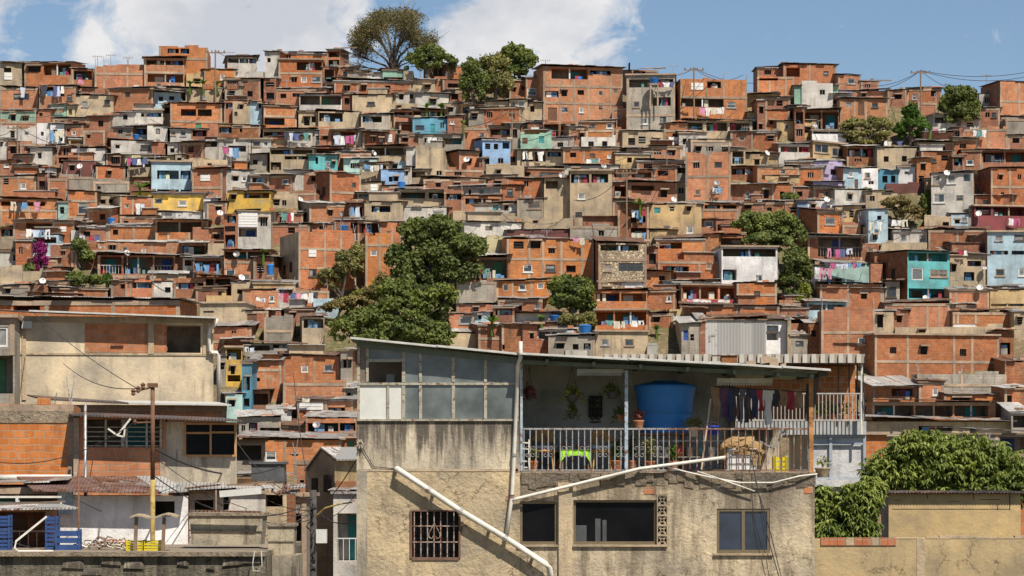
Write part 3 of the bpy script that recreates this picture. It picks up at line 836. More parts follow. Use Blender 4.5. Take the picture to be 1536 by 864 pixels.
BRICKS = 'bor'
WN = dict(b='brown brick', o='orange brick', r='dark weathered brick', c='beige rendered', g='grey block', W='off-white', w='white painted',
          y='yellow', Y='pale yellow', G='pale green', k='pale blue', K='blue', T='steel blue', t='turquoise', A='pale aqua', P='lilac',
          C='ochre rendered', M='maroon sheet', Q='dark red', S='rubble stone', Z='white corrugated sheet')
HOUSES = []
CLUT = []
def front_map(h):
    """returns origin (front-left corner), angle, W, function px->x along the front"""
    Y = h['Y']; sc = F/Y
    a = 0.0
    if h['L'] or h['R']:
        n = h['L'] or h['R']
        D = h['D']
        s = n/(D*sc)
        if s > 0.8: D = n/(0.8*sc); h['D'] = D; s = 0.8
        a = math.asin(s)
        if h['R']: a = -a
    else:
        a = math.radians(h['rj'])
    dx, dy = math.cos(a), math.sin(a)
    if a >= 0:
        Cx, Cy = (h['x0']-CX)/F*Y, Y
        def W_of(px):
            kk = (px-CX)/F; return (kk*Cy - Cx)/(dx - kk*dy)
        W = W_of(h['x1']); org = (Cx, Cy); fx = W_of
    else:
        Cx, Cy = (h['x1']-CX)/F*Y, Y
        def W_of(px):
            kk = (px-CX)/F; return -(kk*Cy - Cx)/(dx - kk*dy)
        W = W_of(h['x0']); org = (Cx - W*dx, Cy - W*dy); fx = lambda px: W - W_of(px)
    return org, a, W, fx

def make_house(h, idx):
    rnd = random.Random(idx*13+5)
    org, a, W, fx = front_map(h)
    Y, D = h['Y'], h['D']
    zb = CZ + (CY-h['y1'])/F*Y; zt = CZ + (CY-h['y0'])/F*Y
    H = max(0.5, zt-zb)
    root = empty('house', (org[0], org[1], zb), a)
    h['root'] = root; h['H'] = H; h['W'] = W; h['zb'] = zb; h['a'] = a; h['org'] = org
    mat = M[h['mat']]; sm = M[h['sm']] if h['sm'] else (mat)  # dark brick on a side puts that wall's shade into its colour
    if not h['sm'] and h['mat'] not in BRICKS and rnd.random() < 0.5: sm = M[rnd.choice('bbgc')]
    tz = lambda r: clamp((CY-r)/F*Y + CZ - zb, -0.5, H-0.02)
    ops = []; wins = []; hs = []; vs = []
    for op in h['ops']:
        if op[0] == 'h': hs.append(tz(op[1])); continue
        if op[0] == 'v': vs.append(fx(op[1])); continue
        k, x0, x1, y0, y1 = op
        xa, xb = clamp(fx(x0), 0.06, W-0.06), clamp(fx(x1), 0.06, W-0.06); za, zc = tz(y1), tz(y0)
        if xb-xa < 0.12 or zc-za < 0.12: continue
        if any(xa < o[1]+0.03 and xb > o[0]-0.03 and za < o[3]+0.03 and zc > o[2]-0.03 for o in ops): continue
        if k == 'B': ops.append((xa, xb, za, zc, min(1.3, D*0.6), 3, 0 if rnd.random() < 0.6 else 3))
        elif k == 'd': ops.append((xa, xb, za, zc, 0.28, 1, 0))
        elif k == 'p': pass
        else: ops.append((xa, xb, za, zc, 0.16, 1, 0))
        wins.append((k, xa, xb, za, zc))
    # extra small openings on bare visible walls so that no wall reads blank
    for z in hs + []: pass
    wl = MB(); fz = h.get('fz', -2.4)
    rt = h['roof']; tilt = math.radians(h.get('tilt', rnd.uniform(1, 9))) if rt in 'zt' else 0.0
    facade_grid(wl, W, fz, H, ops)
    hb = H + (D*math.tan(tilt) if rt in 'zt' else 0)
    wl.quad((0,D,fz),(0,0,fz),(0,0,H),(0,D,hb), 2); wl.quad((W,0,fz),(W,D,fz),(W,D,hb),(W,0,H), 2)
    wl.quad((W,D,fz),(0,D,fz),(0,D,hb),(W,D,hb), 2)
    if rt == 'p':
        wl.quad((0,0,H-0.02),(W,0,H-0.02),(W,D,H-0.02),(0,D,H-0.02), 0)
        # uneven top course
        x = 0.0
        while x < W-0.3:
            w = rnd.uniform(0.3, 1.4)
            if rnd.random() < 0.45: wl.box(x, min(W, x+w), 0.0, 0.14, H-0.02, H+rnd.choice((0.12,0.2,0.22)), 0)
            x += w
    side_ops = []
    if a > 0.12 and D > 3:
        for q in range(rnd.randint(1, 2)):
            y = rnd.uniform(0.8, D-1.4); z = rnd.uniform(0.5, max(0.6, H-1.4)); wl.box(-0.02, 0.01, y, y+0.7, z, z+0.8, 1)
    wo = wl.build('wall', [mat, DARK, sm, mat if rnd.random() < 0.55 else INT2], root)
    # concrete frame on brick fronts
    if h['mat'] in BRICKS + 'gS' and W > 1.5:
        fr = MB()
        if not hs:
            n = int(H/2.55)
            hs = [H - 0.12] if rt in 'pf' or rnd.random() < 0.5 else []
            hs += [H*i/n for i in range(1, n)] if n > 1 else []
        if not vs:
            n = max(1, int(round(W/3.1))); vs = [W*i/n for i in range(1, n)]
        vs = [0.09] + vs + [W-0.09]
        w = 0.085
        for x in vs:
            for s in subtract((fz, H-0.01), [(o[2]-0.02, o[3]+0.02) for o in ops if o[0]-w < x < o[1]+w]):
                fr.box(max(0.002,x-w), min(W-0.002,x+w), -0.022, 0.02, s[0], s[1])
        for z in hs:
            for s in subtract((0.0, W), [(o[0]-0.01, o[1]+0.01) for o in ops if o[2]-w < z < o[3]+w]):
                fr.box(s[0]-0.012, s[1]+0.012, -0.034, 0.02, z-0.10, min(z+0.10, H-0.004))
        if fr.v: fr.build('concrete_frame', CONC, root)
        if rt == 'p' and rnd.random() < 0.7:
            rb = MB()
            for x in vs:
                for q in range(3): rb.bar((x+rnd.uniform(-.06,.06),0.05,H-0.05), (x+rnd.uniform(-.15,.15),0.05+rnd.uniform(-.1,.1),H+rnd.uniform(0.5,1.1)), 0.03)
            rb.build('rebar_stubs', METAL, root)
    # windows, doors, panels
    for (k, xa, xb, za, zc) in wins:
        if k == 'd':
            if rnd.random() < 0.5:
                g = MB(); n = max(2, int((xb-xa)/0.16)); hz = rnd.random() < 0.4
                if hz:
                    n = max(2, int((zc-za)/0.16))
                    for i in range(1, n): z = za+(zc-za)*i/n; g.box(xa, xb, 0.05, 0.08, z-0.015, z+0.015)
                else:
                    for i in range(1, n): x = xa+(xb-xa)*i/n; g.box(x-0.012, x+0.012, 0.05, 0.08, za, zc)
                g.build('window_grille', rnd.choice([METAL, BFRAME, WFRAME]), root)
            if rnd.random() < 0.5:
                lt = MB(); lt.box(xa-0.1, xb+0.1, -rnd.choice((0.04,0.25,0.4)), 0.03, zc+0.01, zc+0.12); lt.build('lintel', CONC, root)
        elif k == 'w':
            g = MB(); f = 0.07; yy0, yy1 = 0.03, 0.09
            g.box(xa, xb, yy0, yy1, zc-f, zc, 0); g.box(xa, xb, yy0, yy1, za, za+f, 0)
            g.box(xa, xa+f, yy0, yy1, za+f, zc-f, 0); g.box(xb-f, xb, yy0, yy1, za+f, zc-f, 0)
            n = max(1, int(round((xb-xa)/0.75)))
            for i in range(1, n): x = xa+(xb-xa)*i/n; g.box(x-0.03, x+0.03, yy0, yy1, za+f, zc-f, 0)
            if rnd.random() < 0.4:
                for i in range(1, 6): z = za+(zc-za)*i/6; g.box(xa+f, xb-f, 0.045, 0.065, z-0.012, z+0.012, 0)
            if rnd.random() < 0.6: g.box(xa-0.07, xb+0.07, -0.07, 0.025, za-0.08, za, 0)
            zm = zc-f-(zc-za-2*f)*rnd.choice((0, 0, .35, .6, 1)); x_l = xa+f; x_m = x_l+(xb-xa-2*f)*rnd.choice((.5, 1, 1)); x_r = xb-f
            g.quad((x_l,0.07,za+f),(x_r,0.07,za+f),(x_r,0.07,zm),(x_l,0.07,zm), 1)
            if zm < zc-f-.02: g.quad((x_l,0.07,zm),(x_m,0.07,zm),(x_m,0.07,zc-f),(x_l,0.07,zc-f), 2)
            if zm < zc-f-.02 and x_m < x_r-.02: g.quad((x_m,0.07,zm),(x_r,0.07,zm),(x_r,0.07,zc-f),(x_m,0.07,zc-f), 1)
            g.build('window', [rnd.choice([WFRAME, WFRAME, METAL, BFRAME, CONC]), GLASS, CURTAIN], root)
        elif k == 'D':
            g = MB(); g.box(xa, xb, 0.05, 0.1, za, zc, 0); g.box(xb-0.16, xb-0.11, 0.02, 0.05, (za+zc)/2-0.06, (za+zc)/2+0.06, 0)
            g.build('door', rnd.choice(DOORM), root)
        elif k == 'p':
            g = MB(); g.box(xa, xb, -0.05, 0.01, za, zc, 0)
            n = max(2, int((zc-za)/0.22))
            for i in range(1, n): z = za+(zc-za)*i/n; g.box(xa+0.03, xb-0.03, -0.07, -0.05, z-0.02, z+0.02, 0)
            g.build('shutter', PANEL, root)
        elif k == 'B':
            g = MB()
            n = max(0, int((xb-xa)/2.2))
            for i in range(1, n+1): x = xa+(xb-xa)*i/(n+1); g.box(x-0.06, x+0.06, 0.05, 0.15, za, zc)
            if zc-za > 1.1 and rnd.random() < 0.65:
                z = za+min(0.85, (zc-za)*0.5); g.box(xa, xb, 0.02, 0.05, z-0.02, z+0.02)
                m = int((xb-xa)/0.22)
                for i in range(1, m): x = xa+(xb-xa)*i/m; g.box(x-0.012, x+0.012, 0.025, 0.045, za, z)
            if g.v: g.build('balcony_railing', rnd.choice([METAL, WFRAME, CONC]), root)
            bd = min(1.3, D*0.6)
            if xb-xa > 1.3:      # door or window in the back wall of the balcony
                g = MB(); q = xa + (xb-xa)*rnd.uniform(0.15, 0.6); g.box(q, min(xb-0.1, q+0.8), bd-0.06, bd-0.01, za, za+min(zc-za-0.1, 1.9))
                g.build('door', rnd.choice(DOORM+[PANEL]), root)
            if rnd.random() < 0.75:
                for q in range(rnd.randint(2, 5)):    # clutter kept on the balcony
                    g = MB(); x = rnd.uniform(xa+0.1, max(xa+0.15, xb-0.6)); s = rnd.uniform(0.2, 0.5)
                    g.box(x, min(x+s, xb-0.02), 0.25, 0.25+s, za+0.005, za+min(zc-za-0.05, rnd.uniform(0.2, 0.75)))
                    CLUT.append((g, root, rnd.choice(CLOTH+[TANKB, WOODM, METAL]), h))
    # roof
    rf = MB()
    if rt in 'zt':
        ov = rnd.uniform(0.06, 0.28) if rt == 'z' else rnd.uniform(0.4, 0.75)
        x = -0.2; tn = math.tan(tilt); i = 0; lat = rnd.uniform(-0.05, 0.05)
        lz = lambda q: lat*q - min(0, lat*W)
        while x < W+0.1:
            w = rnd.uniform(0.75, 0.9); x1 = min(x+w, W+0.25); o1 = ov + rnd.uniform(-0.14, 0.14); dz = 0.05 + (i % 2)*0.022 + rnd.uniform(0, 0.02); tt = 0.022
            zf = H - o1*tn + dz; zk = H + D*tn + dz + rnd.uniform(-0.02, 0.05)
            la, lb = lz(x), lz(x1)
            rf.hexa([(x,-o1,zf+la),(x1+0.05,-o1+rnd.uniform(-.04,.04),zf+lb+rnd.uniform(-.02,.02)),(x1+0.05,D+0.1,zk+lb),(x,D+0.1,zk+la),
                     (x,-o1,zf+la+tt),(x1+0.05,-o1,zf+lb+tt),(x1+0.05,D+0.1,zk+lb+tt),(x,D+0.1,zk+la+tt)])
            x += w; i += 1
        rf.build('roof', ZINC[rnd.choice((0,0,0,0,1,1,2,2,2,3))], root)
        g = MB()
        g.box(-0.1, W+0.1, -0.12, -0.04, H-0.07, H-0.005+0.03)
        if rnd.random() < 0.3: g.build('roof_beam', rnd.choice([WOODM, METAL, CONC]), root)
        for q in range(rnd.randint(0, 3)):           # things that weigh the sheets down
            g = MB(); bx = rnd.uniform(0, W); by = rnd.uniform(0, min(1.5, D)); zz = H+by*tn+0.11
            kk = rnd.random()
            if kk < 0.5: g.bar((bx,by,zz+0.06),(bx+rnd.uniform(0.4,1.6),by+rnd.uniform(-.2,.2),zz+0.08), 0.1, 0.1)
            else: g.box(bx, bx+rnd.uniform(0.25,0.5), by, by+0.2, zz, zz+rnd.uniform(0.12, 0.25))
            CLUT.append((g, root, rnd.choice([WOODM, WOODM, M['o'], CONC, METAL]), h))
    if rt in 'zpf' and rnd.random() < 0.16 and h['y0'] > np.interp((h['x0']+h['x1'])/2, CRX, CRY)+22 and W > 2 and h['Y'] > 170:
        w_ = rnd.uniform(0.35, 0.8)*W; x_ = rnd.uniform(0, W-w_); h_ = rnd.uniform(0.2, 0.75); y_ = rnd.uniform(0.35, 0.9); zz = H-0.3
        g = MB(); g.box(x_, x_+w_, y_, max(y_+0.8, D*0.8), zz, H+0.25+h_)
        if h_ > 0.8:
            q = x_+rnd.uniform(0.1, 0.6)*w_; g.box(q, q+min(0.6, w_*0.3), y_-0.012, y_, H+0.35, H+0.35+0.5, 1)
        g.build('upper_room', [M[rnd.choice('bborrocgW')], DARK], root)
        g = MB(); g.box(x_-0.12, x_+w_+0.15, y_-rnd.uniform(0.05,0.3), max(y_+0.9, D*0.85), H+0.25+h_, H+0.30+h_); g.build('roof', ZINC[rnd.choice((0,1,2))], root)
    if rt == 'f':
        rf.box(-0.12, W+0.12, -0.18, D, H, H+0.13); rf.build('roof_slab', CONC, root)
    return root
HS = parse(HILL)
for h in HS:
    h['Y'] = row_to_Y(h['y1']); h['rj'] = 0.0
rj = random.Random(11)
# keep depth of each body from cutting far into the next house uphill
for h in HS:
    D = 5.5
    for g in HS:
        if g is h: continue
        if g['x0'] < h['x1']-2 and g['x1'] > h['x0']+2 and g['Y'] > h['Y']+0.5 and (g['y1'] > h['y0']-4):
            D = min(D, max(1.6, g['Y']-h['Y']-0.05))
    h['D'] = max(D, 1.8)
    if h['L'] or h['R']: h['D'] = max(h['D'], 4.5)
    elif (h['x1']-h['x0']) > 20: h['rj'] = rj.uniform(0, 11) if rj.random() < 0.65 else rj.uniform(-8, 0)
# terrain still open to view after the listed houses: fill with more of the settlement
def coverage():
    g = np.zeros((108, 192), bool)      # 8 px cells
    for h in HS:
        g[max(0,int(h['y0']/8+0.4)):int(h['y1']/8+0.7), max(0,int((h['x0']-h['L'])/8+0.4)):int(h['x1']/8+0.6)] = True
    return g
# zones left to vegetation / alleys: x0,x1,y0,y1 in photo pixels
OPEN = [(480,740,320,520),(1255,1400,150,225),(1320,1390,285,345),(1095,1215,320,460),(560,660,60,112),(690,810,70,170),(815,892,410,500),(80,170,400,445),(1395,1475,120,190),(1310,1400,170,220),(470,560,370,440),(1170,1230,380,460)]
def fill():
    rr = random.Random(21)
    for row in range(60, 8, -1):
        for c in range(0, 192):
            g = COV
            if g[row, c]: continue
            px, py = c*8+4, row*8+4
            cr = np.interp(px, CRX, CRY)
            if py < cr+4 or py > 720: continue
            if any(a <= px <= b and e <= py <= f for a, b, e, f in OPEN): continue
            if 530 < px < 1290 and py > 560: continue
            if px < 330 and py > 470: continue
            wd = rr.uniform(26, 60); x0 = px-4-rr.uniform(0,6); x1 = x0+wd
            y1 = py+6; hgt = rr.uniform(18, 36); y0 = max(y1-hgt, cr-8)
            mat = rr.choice('bbooorrrccgWWCk')
            ops = []
            for q in range(rr.randint(1, 2)):
                xx = rr.uniform(x0+4, x1-12); w = rr.uniform(6, 10); yy = y0+rr.uniform(5, 9)
                ops.append((rr.choice('ddw'), xx, xx+w, yy, yy+rr.uniform(6, 9)))
            if rr.random() < 0.3: ops = [('B', x0+3, x1-3, y0+3, y0+12)]
            h = dict(x0=x0, x1=x1, y0=y0, y1=y1, mat=mat, roof=rr.choice('zzztp'), L=0, R=0, ops=ops, sm=None, Y=row_to_Y(y1)+0.6, rj=rr.uniform(-14,16), D=2.6)
            NEW.append(h)
            g[max(0,int(y0/8)):int(y1/8+0.7), max(0,int(x0/8)):int(x1/8+0.3)] = True
COV = coverage(); NEW = []
fill()
if len(HS)+len(NEW) > 560: NEW = NEW[:560-len(HS)]
N_LISTED = len(HS)
HS += NEW
print('houses listed', N_LISTED, 'fillers', len(NEW))
for i, h in enumerate(HS): make_house(h, i)
# odds and ends kept on roofs and balconies all over the hill: nobody could count them, one mesh
ITEMS = []
CLM = [CLOTH[0], CLOTH[6], CLOTH[3], WOODM, METAL, M['o'], CONC, TANKB, CLOTH[7], CLOTH[10]]
cl = MB()
for g, root, mt, h in CLUT:
    ca, sa = math.cos(root.rotation_euler.z), math.sin(root.rotation_euler.z); L = root.location; n = len(cl.v)
    mi = CLM.index(mt) if mt in CLM else len(mt.name) % 3
    cl.v += [(L.x+x*ca-y*sa, L.y+x*sa+y*ca, L.z+z) for x, y, z in g.v]
    cl.f += [tuple(n+i for i in f) for f in g.f]; cl.m += [mi]*len(g.f)
tag(cl.build('household_clutter', CLM), kind='stuff')
def house_at(px, py):
    best = None
    for h in HS:
        if h['x0']-2 <= px <= h['x1']+2 and h['y0']-3 <= py <= h['y1']:
            if best is None or h['Y'] < best['Y']: best = h
    return best
def roof_under(px, py):
    best = None
    for h in HS:
        if h['x0'] <= px <= h['x1'] and abs(h['y0']-py) < 9 and h['D'] > 1.5:
            if best is None or h['Y'] < best['Y']: best = h
    return best
def front_Y(h, px):
    """depth of the house front at a pixel column"""
    kk = (px-CX)/F; ox, oy = h['org']; a = h['a']
    s = (kk*oy-ox)/(math.cos(a)-kk*math.sin(a)); return oy + s*math.sin(a)

# ---- water tanks
def tank_profile(r, hgt):
    return [(r*0.82,0),(r*0.86,hgt*0.25),(r*0.93,hgt*0.3),(r*0.95,hgt*0.62),(r,hgt*0.66),(r,hgt*0.82),(r*1.04,hgt*0.84),(r*1.04,hgt*0.88),(r*0.7,hgt*0.96),(r*0.25,hgt),(0.01,hgt)]
def tank(px0, px1, py0, py1, Yq=None):
    cx = (px0+px1)/2
    h = roof_under(cx, py1) ; Y = (front_Y(h, cx)+0.9) if h else None
    zt = None
    if h is None:
        h2 = house_at(cx, py1-1); Y = (front_Y(h2, cx)-0.9) if h2 else row_to_Y(py1)
    if Yq: Y = Yq
    c = P(cx, py1, Y); r = (px1-px0)/2/F*Y; hg = (py1-py0)/F*Y
    if h: c.z = h['zb']+h['H']+0.13
    root = empty('water_tank', c)
    mb = MB(); mb.lathe(tank_profile(r, hg)[:8], 18); mb.build('tank_body', TANKB, root, True)
    mb = MB(); mb.lathe(tank_profile(r, hg)[7:], 18, (0,0,0.004)); mb.build('tank_lid', TANKB, root, True)
    mb = MB(); mb.box(-r, r, -r, r, -0.12, 0); mb.build('tank_base', CONC, root)
    if h is None:
        mb = MB()
        for sx in (-1,1):
            for sy in (-1,1): mb.bar((sx*r*.8,sy*r*.8,-0.12),(sx*r*.8,sy*r*.8,-2.2), 0.1)
        mb.build('tank_stand', CONC, root)
    ITEMS.append((root, 'tank', (cx, (py0+py1)/2)))
for q in [(199,209,200,210),(161,173,330,341),(508,522,336,347),(400,411,396,413),(596,608,268,280),(974,988,117,126),(825,840,473,484),(868,887,486,502),(1094,1106,342,353)]:
    tank(*q)

# ---- clotheslines
def garment(mb, x, z, w, l, rr, kind, mi, y=0.0):
    """hanging garment: cloth grid with soft folds, hung from z"""
    nx, nz = 4, 4; ph = rr.uniform(0, 6)
    def pt(u, v):
        half = w/2
        if kind == 'shirt': half *= 1.25 if v < 0.35 else 0.85
        if kind == 'dress': half *= 0.75+0.5*v
        xx = x + (u-0.5)*2*half + 0.02*math.sin(v*7+ph)
        if kind == 'trousers' and v > 0.35: xx += (0.05*w if u > 0.5 else -0.05*w)
        return (xx, y+0.05*math.sin(u*6+ph+v*1.5)*v, z - v*l - (0.03*l*math.sin(u*3+ph) if v > 0.9 else 0))
    grid = [[pt(i/nx, j/nz) for i in range(nx+1)] for j in range(nz+1)]
    for j in range(nz):
        for i in range(nx):
            if kind == 'trousers' and j >= 1 and i in (2,) : continue
            if kind == 'shirt' and j >= 2 and i in (0,3) and False: continue
            mb.quad(grid[j+1][i], grid[j+1][i+1], grid[j][i+1], grid[j][i], mi)
def clothesline(px0, px1, py0, py1, Y=None, colors=None, seed=0):
    rr = random.Random(int(px0*7+py0))
    if Y is None:
        h = house_at((px0+px1)/2, (py0+py1)/2)
        Y = min(front_Y(h, px0), front_Y(h, px1))-0.42 if h else row_to_Y(py1)-0.5
    a = P(px0, py0, Y); b = P(px1, py0, Y)
    root = empty('clothesline', a); L = b.x-a.x; hh = (py1-py0)/F*Y
    mb = MB()
    n = 8; pts = [(L*i/n, 0, -0.10*math.sin(math.pi*i/n)) for i in range(n+1)]
    mb.tube(pts, 0.012, 4); mb.bar((0,0,0.03),(0,0.42,0.03),0.03); mb.bar((L,0,0.03),(L,0.42,0.03),0.03)
    mb.build('line', CABLE, root)
    x = 0.06
    while x < L-0.15:
        w = min(rr.uniform(0.28, 0.55), L-0.06-x)
        if w > 0.12 and rr.random() < 0.93:
            g = MB(); kind = rr.choice(['shirt','towel','trousers','dress','shirt','towel'])
            z = -0.10*math.sin(math.pi*(x+w/2)/L)
            garment(g, x+w/2, z+0.005, w*0.95, hh*rr.uniform(0.6, 1.05), rr, kind, 0, rr.uniform(-0.02,0.02))
            g.build('garment', CLOTH[rr.choice(colors or [0,0,1,1,8,2,3,4,5,6,7,9,10,0])], root)
        x += w + rr.uniform(0.0, 0.08)
    ITEMS.append((root, 'clothes', ((px0+px1)/2, (py0+py1)/2)))
for q in [(60,100,128,144),(74,97,195,212),(190,225,236,248),(333,375,220,236),(425,466,198,211),(500,535,202,218),(545,575,246,256),(783,818,226,243),(878,901,237,248),
          (1048,1087,160,174),(1002,1022,204,217),(1068,1086,280,289),(987,1012,122,131),(1459,1480,194,206),(1325,1356,211,221),(15,62,302,318),(38,76,343,358),(203,219,304,322),
          (524,542,309,328),(421,442,318,336),(383,402,445,452),(407,478,438,453),(292,330,395,413),(1030,1107,448,462),(946,970,314,328),(946,970,348,362),(908,970,480,492),
          (1303,1314,331,351),(1316,1326,330,346),(1225,1300,393,402),(1330,1368,328,339),(1512,1532,326,339),(366,386,519,528),(700,738,402,413),(1386,1420,192,200),(452,470,595,604),
          (30,52,130,146),(116,140,118,128),(1240,1280,372,386),(640,662,205,215),(858,880,355,366),(118,150,352,362),(1436,1452,374,384)]:
    clothesline(*q)
clothesline(1222, 1262, 400, 417, colors=[4,1,7,0])

# ---- dishes and aerials
def dish(px, py, r=0.26, Y=None, az=0.35):
    if Y is None:
        h = house_at(px, py+3); Y = front_Y(h, px)-0.35 if h else row_to_Y(py+8)
    root = empty('satellite_dish', P(px, py, Y))
    mb = MB(); n = 14; prof = [(0.01,0.0),(r*0.5,0.05*r/0.42),(r,0.17*r/0.42)]
    mb.lathe(prof, n); mb.lathe([(p[0], p[1]-0.012) for p in prof][::-1], n)
    o = mb.build('reflector', METAL if px % 2 else PANEL, root, True); o.rotation_euler = (math.radians(62), 0, az)
    mb = MB(); mb.bar((0,0.04,0),(0,0.36,-0.1),0.04); mb.bar((0,-0.05,-r*0.8),(0.1,-0.38,0.1),0.025); mb.box(0.06,0.14,-0.44,-0.36,0.06,0.16)
    mb.bar((0,0.3,-0.1),(0,0.33,-0.9),0.05); mb.build('bracket', METAL, root)
    ITEMS.append((root, 'dish', (px, py)))
for q in [(64,422),(355,382),(362,417),(843,264),(1221,189),(1297,188),(1468,321),(1475,402),(1470,432),(1388,448),(546,524),(475,638),(330,320),(190,380),(700,240),(1075,275),(1010,300),(560,230),(905,250),(1240,300),(450,300),(120,250),(1150,230),(1420,260)]:
    dish(*q, az=random.uniform(-0.2, 0.9))
def aerial(px, py0, py1):
    h = roof_under(px, py1) or house_at(px, py1)
    Y = front_Y(h, px)+0.8 if h else row_to_Y(py1)
    root = empty('rooftop_aerial', P(px, py1, Y)); hg = (py1-py0)/F*Y
    mb = MB(); mb.tube([(0,0,-0.8),(0.02,0,hg)], 0.03, 5); mb.build('mast', METAL, root)
    mb = MB(); mb.bar((-0.45,0,hg*0.95),(0.45,0.1,hg*0.95),0.03)
    for i in range(5): x = -0.4+i*0.2; mb.bar((x,-0.25,hg*0.95),(x,0.28,hg*0.95),0.02); mb.bar((x,0,hg*0.95-0.15),(x,0.02,hg*0.95+0.15),0.02)
    mb.build('antenna_rods', METAL, root)
    ITEMS.append((root, 'aerial', (px, (py0+py1)/2)))
ra = random.Random(4)
for q in [(146,84,96),(166,82,97),(192,86,98),(345,78,86),(818,90,102),(1010,98,110),(1175,92,104),(1480,112,126),(60,190,206),(430,120,135),(232,230,246),(700,195,212),(905,160,178),(1120,190,206),(1320,230,244),(540,250,268),(390,300,318),(1040,300,318),(1210,420,440),(940,395,412),(270,330,348),(130,295,312),(820,345,362),(1430,420,440),(1000,230,248),(1500,240,256),(440,360,378),(30,350,368)]:
    aerial(*q)
# ---- poles and overhead wires on the hill
def pole(px, py0, py1, Yo=0.0, r=0.075, Y=None):
    Y = Y or row_to_Y(py1)+Yo
    base = P(px, py1, Y); root = empty('utility_pole', base); hg = (py1-py0)/F*Y
    mb = MB(); mb.tube([(0,0,-2.0),(0,0,hg)], [r*1.15, r*0.8], 8); mb.build('pole', WOODM, root)
    mb = MB(); mb.bar((-0.9,0,hg-0.25),(0.9,0,hg-0.25),0.09)
    for x in (-0.8,-0.3,0.3,0.8): mb.lathe([(0.05,hg-0.2),(0.07,hg-0.1),(0.03,hg-0.02)], 6, (x,0,0))
    mb.build('crossarm', WOODM, root)
    ITEMS.append((root, 'pole', (px, (py0+py1)/2)))
    return base + Vector((0,0,hg-0.05))
def wire(a, b, sag=0.6, r=0.02, name='overhead_wire', reg=True, m=None):
    a, b = Vector(a), Vector(b); n = 14
    pts = [a.lerp(b, i/n) - Vector((0,0,sag*4*(i/n)*(1-i/n))) for i in range(n+1)]
    mb = MB(); mb.tube(pts, r, 4); o = mb.build(name, m or CABLE)
    if reg:
        m_ = (a+b)/2; ITEMS.append((o, 'wire', (CX+m_.x/m_.y*F, CY-(m_.z-CZ)/m_.y*F)))
    return o
pA = pole(323,75,135,-6); pB = pole(1041,101,150,-6); pC = pole(1381,105,160,-6); pD = pole(26,188,240); pE = pole(768,165,240); pG = pole(1075,560,640,Y=186)
pH = pole(940,255,400,Y=214)
for a, b, s in [(pC, P(1560,104,250), .6),(pC, P(1560,110,248), .8),(pC, P(1262,118,248), 1.0),(pC, P(1310,135,249), .4),(pC, P(1440,133,249), .4),(pB, P(1115,112,248), .8),(pB, P(1000,112,248), .3),
                (pB, P(1200,108,250), 1.2),(pA, P(390,90,249), .5),(pD, P(160,215,232), 1.0),(pD, P(-20,200,235), .5),(pE, P(640,180,240), 1.0),(pE, P(900,185,236), 1.2),(pH, P(1010,250,228), .8),(pH, P(860,300,220), .8),(P(990,180,232), P(1100,170,236), 1.0)]:
    wire(a, b, s, 0.025)

rw = random.Random(77)
for q in range(34):
    x0 = rw.uniform(20, 1500); y0 = rw.uniform(150, 440); x1 = x0+rw.uniform(-130, 130); y1 = y0+rw.uniform(-45, 45)
    wire(P(x0, y0, row_to_Y(y0+25)-1.2), P(x1, y1, row_to_Y(y1+25)-1.2), rw.uniform(0.3, 1.4), rw.uniform(0.016, 0.024))

# ------------------------------------------------------------------ vegetation
def leaves_mesh(name, centers, normals, sizes, mats, parent, aspect=0.55, seed=0, droop=0.0):
    rs = np.random.RandomState(seed); n = len(centers)
    nv = normals + rs.normal(0, 0.55, (n,3)); nv /= np.linalg.norm(nv, axis=1)[:,None]
    t = rs.normal(0, 1, (n,3)); t[:,2] -= droop*2
    t -= (t*nv).sum(1)[:,None]*nv; t /= np.linalg.norm(t, axis=1)[:,None]
    bt = np.cross(nv, t); L = sizes[:,None]; Wd = L*aspect
    c = centers
    v = np.stack([c-t*L*0.5, c+bt*Wd*0.5-t*L*0.05, c+t*L*0.5, c-bt*Wd*0.5-t*L*0.05], 1).reshape(-1,3)
    me = bpy.data.meshes.new(name)
    me.vertices.add(4*n); me.vertices.foreach_set('co', v.ravel())
    me.loops.add(4*n); me.loops.foreach_set('vertex_index', np.arange(4*n))
    me.polygons.add(n); me.polygons.foreach_set('loop_start', np.arange(n)*4); me.polygons.foreach_set('loop_total', np.full(n,4))
    me.update(calc_edges=True); me.materials.append(mats)
    o = bpy.data.objects.new(name, me); COL.objects.link(o)
    if parent: o.parent = parent
    return o
def crown_points(lobes, n, rs, sub=16, subr=0.36, shell=0.55):
    """lobes: list of (centre, radii). leaves gather on small clumps spread over each lobe."""
    C = []; N = []
    vol = [r[0]*r[1]*r[2] for _, r in lobes]; tot = sum(vol)
    for (c, r), v in zip(lobes, vol):
        c = np.array(c); r = np.array(r); k = int(n*v/tot)
        d = rs.normal(0,1,(sub,3)); d /= np.linalg.norm(d,axis=1)[:,None]; d[:,2] = np.where(rs.rand(sub) < 0.7, np.abs(d[:,2]), d[:,2])
        rad = rs.uniform(shell,0.85,sub)[:,None]
        cc = c + d*r*rad; sr = subr*rs.uniform(0.6,1.25,sub)
        pick = rs.randint(0, sub, k)
        dd = rs.normal(0,1,(k,3)); dd /= np.linalg.norm(dd,axis=1)[:,None]
        rr2 = rs.uniform(0.55,1.0,k)[:,None]
        rr2 *= np.where(rs.rand(k) < 0.12, 1.45, 1.0)[:,None]
        p = cc[pick] + dd*r*sr[pick][:,None]*rr2
        C.append(p); nn = dd + np.array([0,-0.1,0.35]); N.append(nn/np.linalg.norm(nn,axis=1)[:,None])
    return np.concatenate(C), np.concatenate(N)
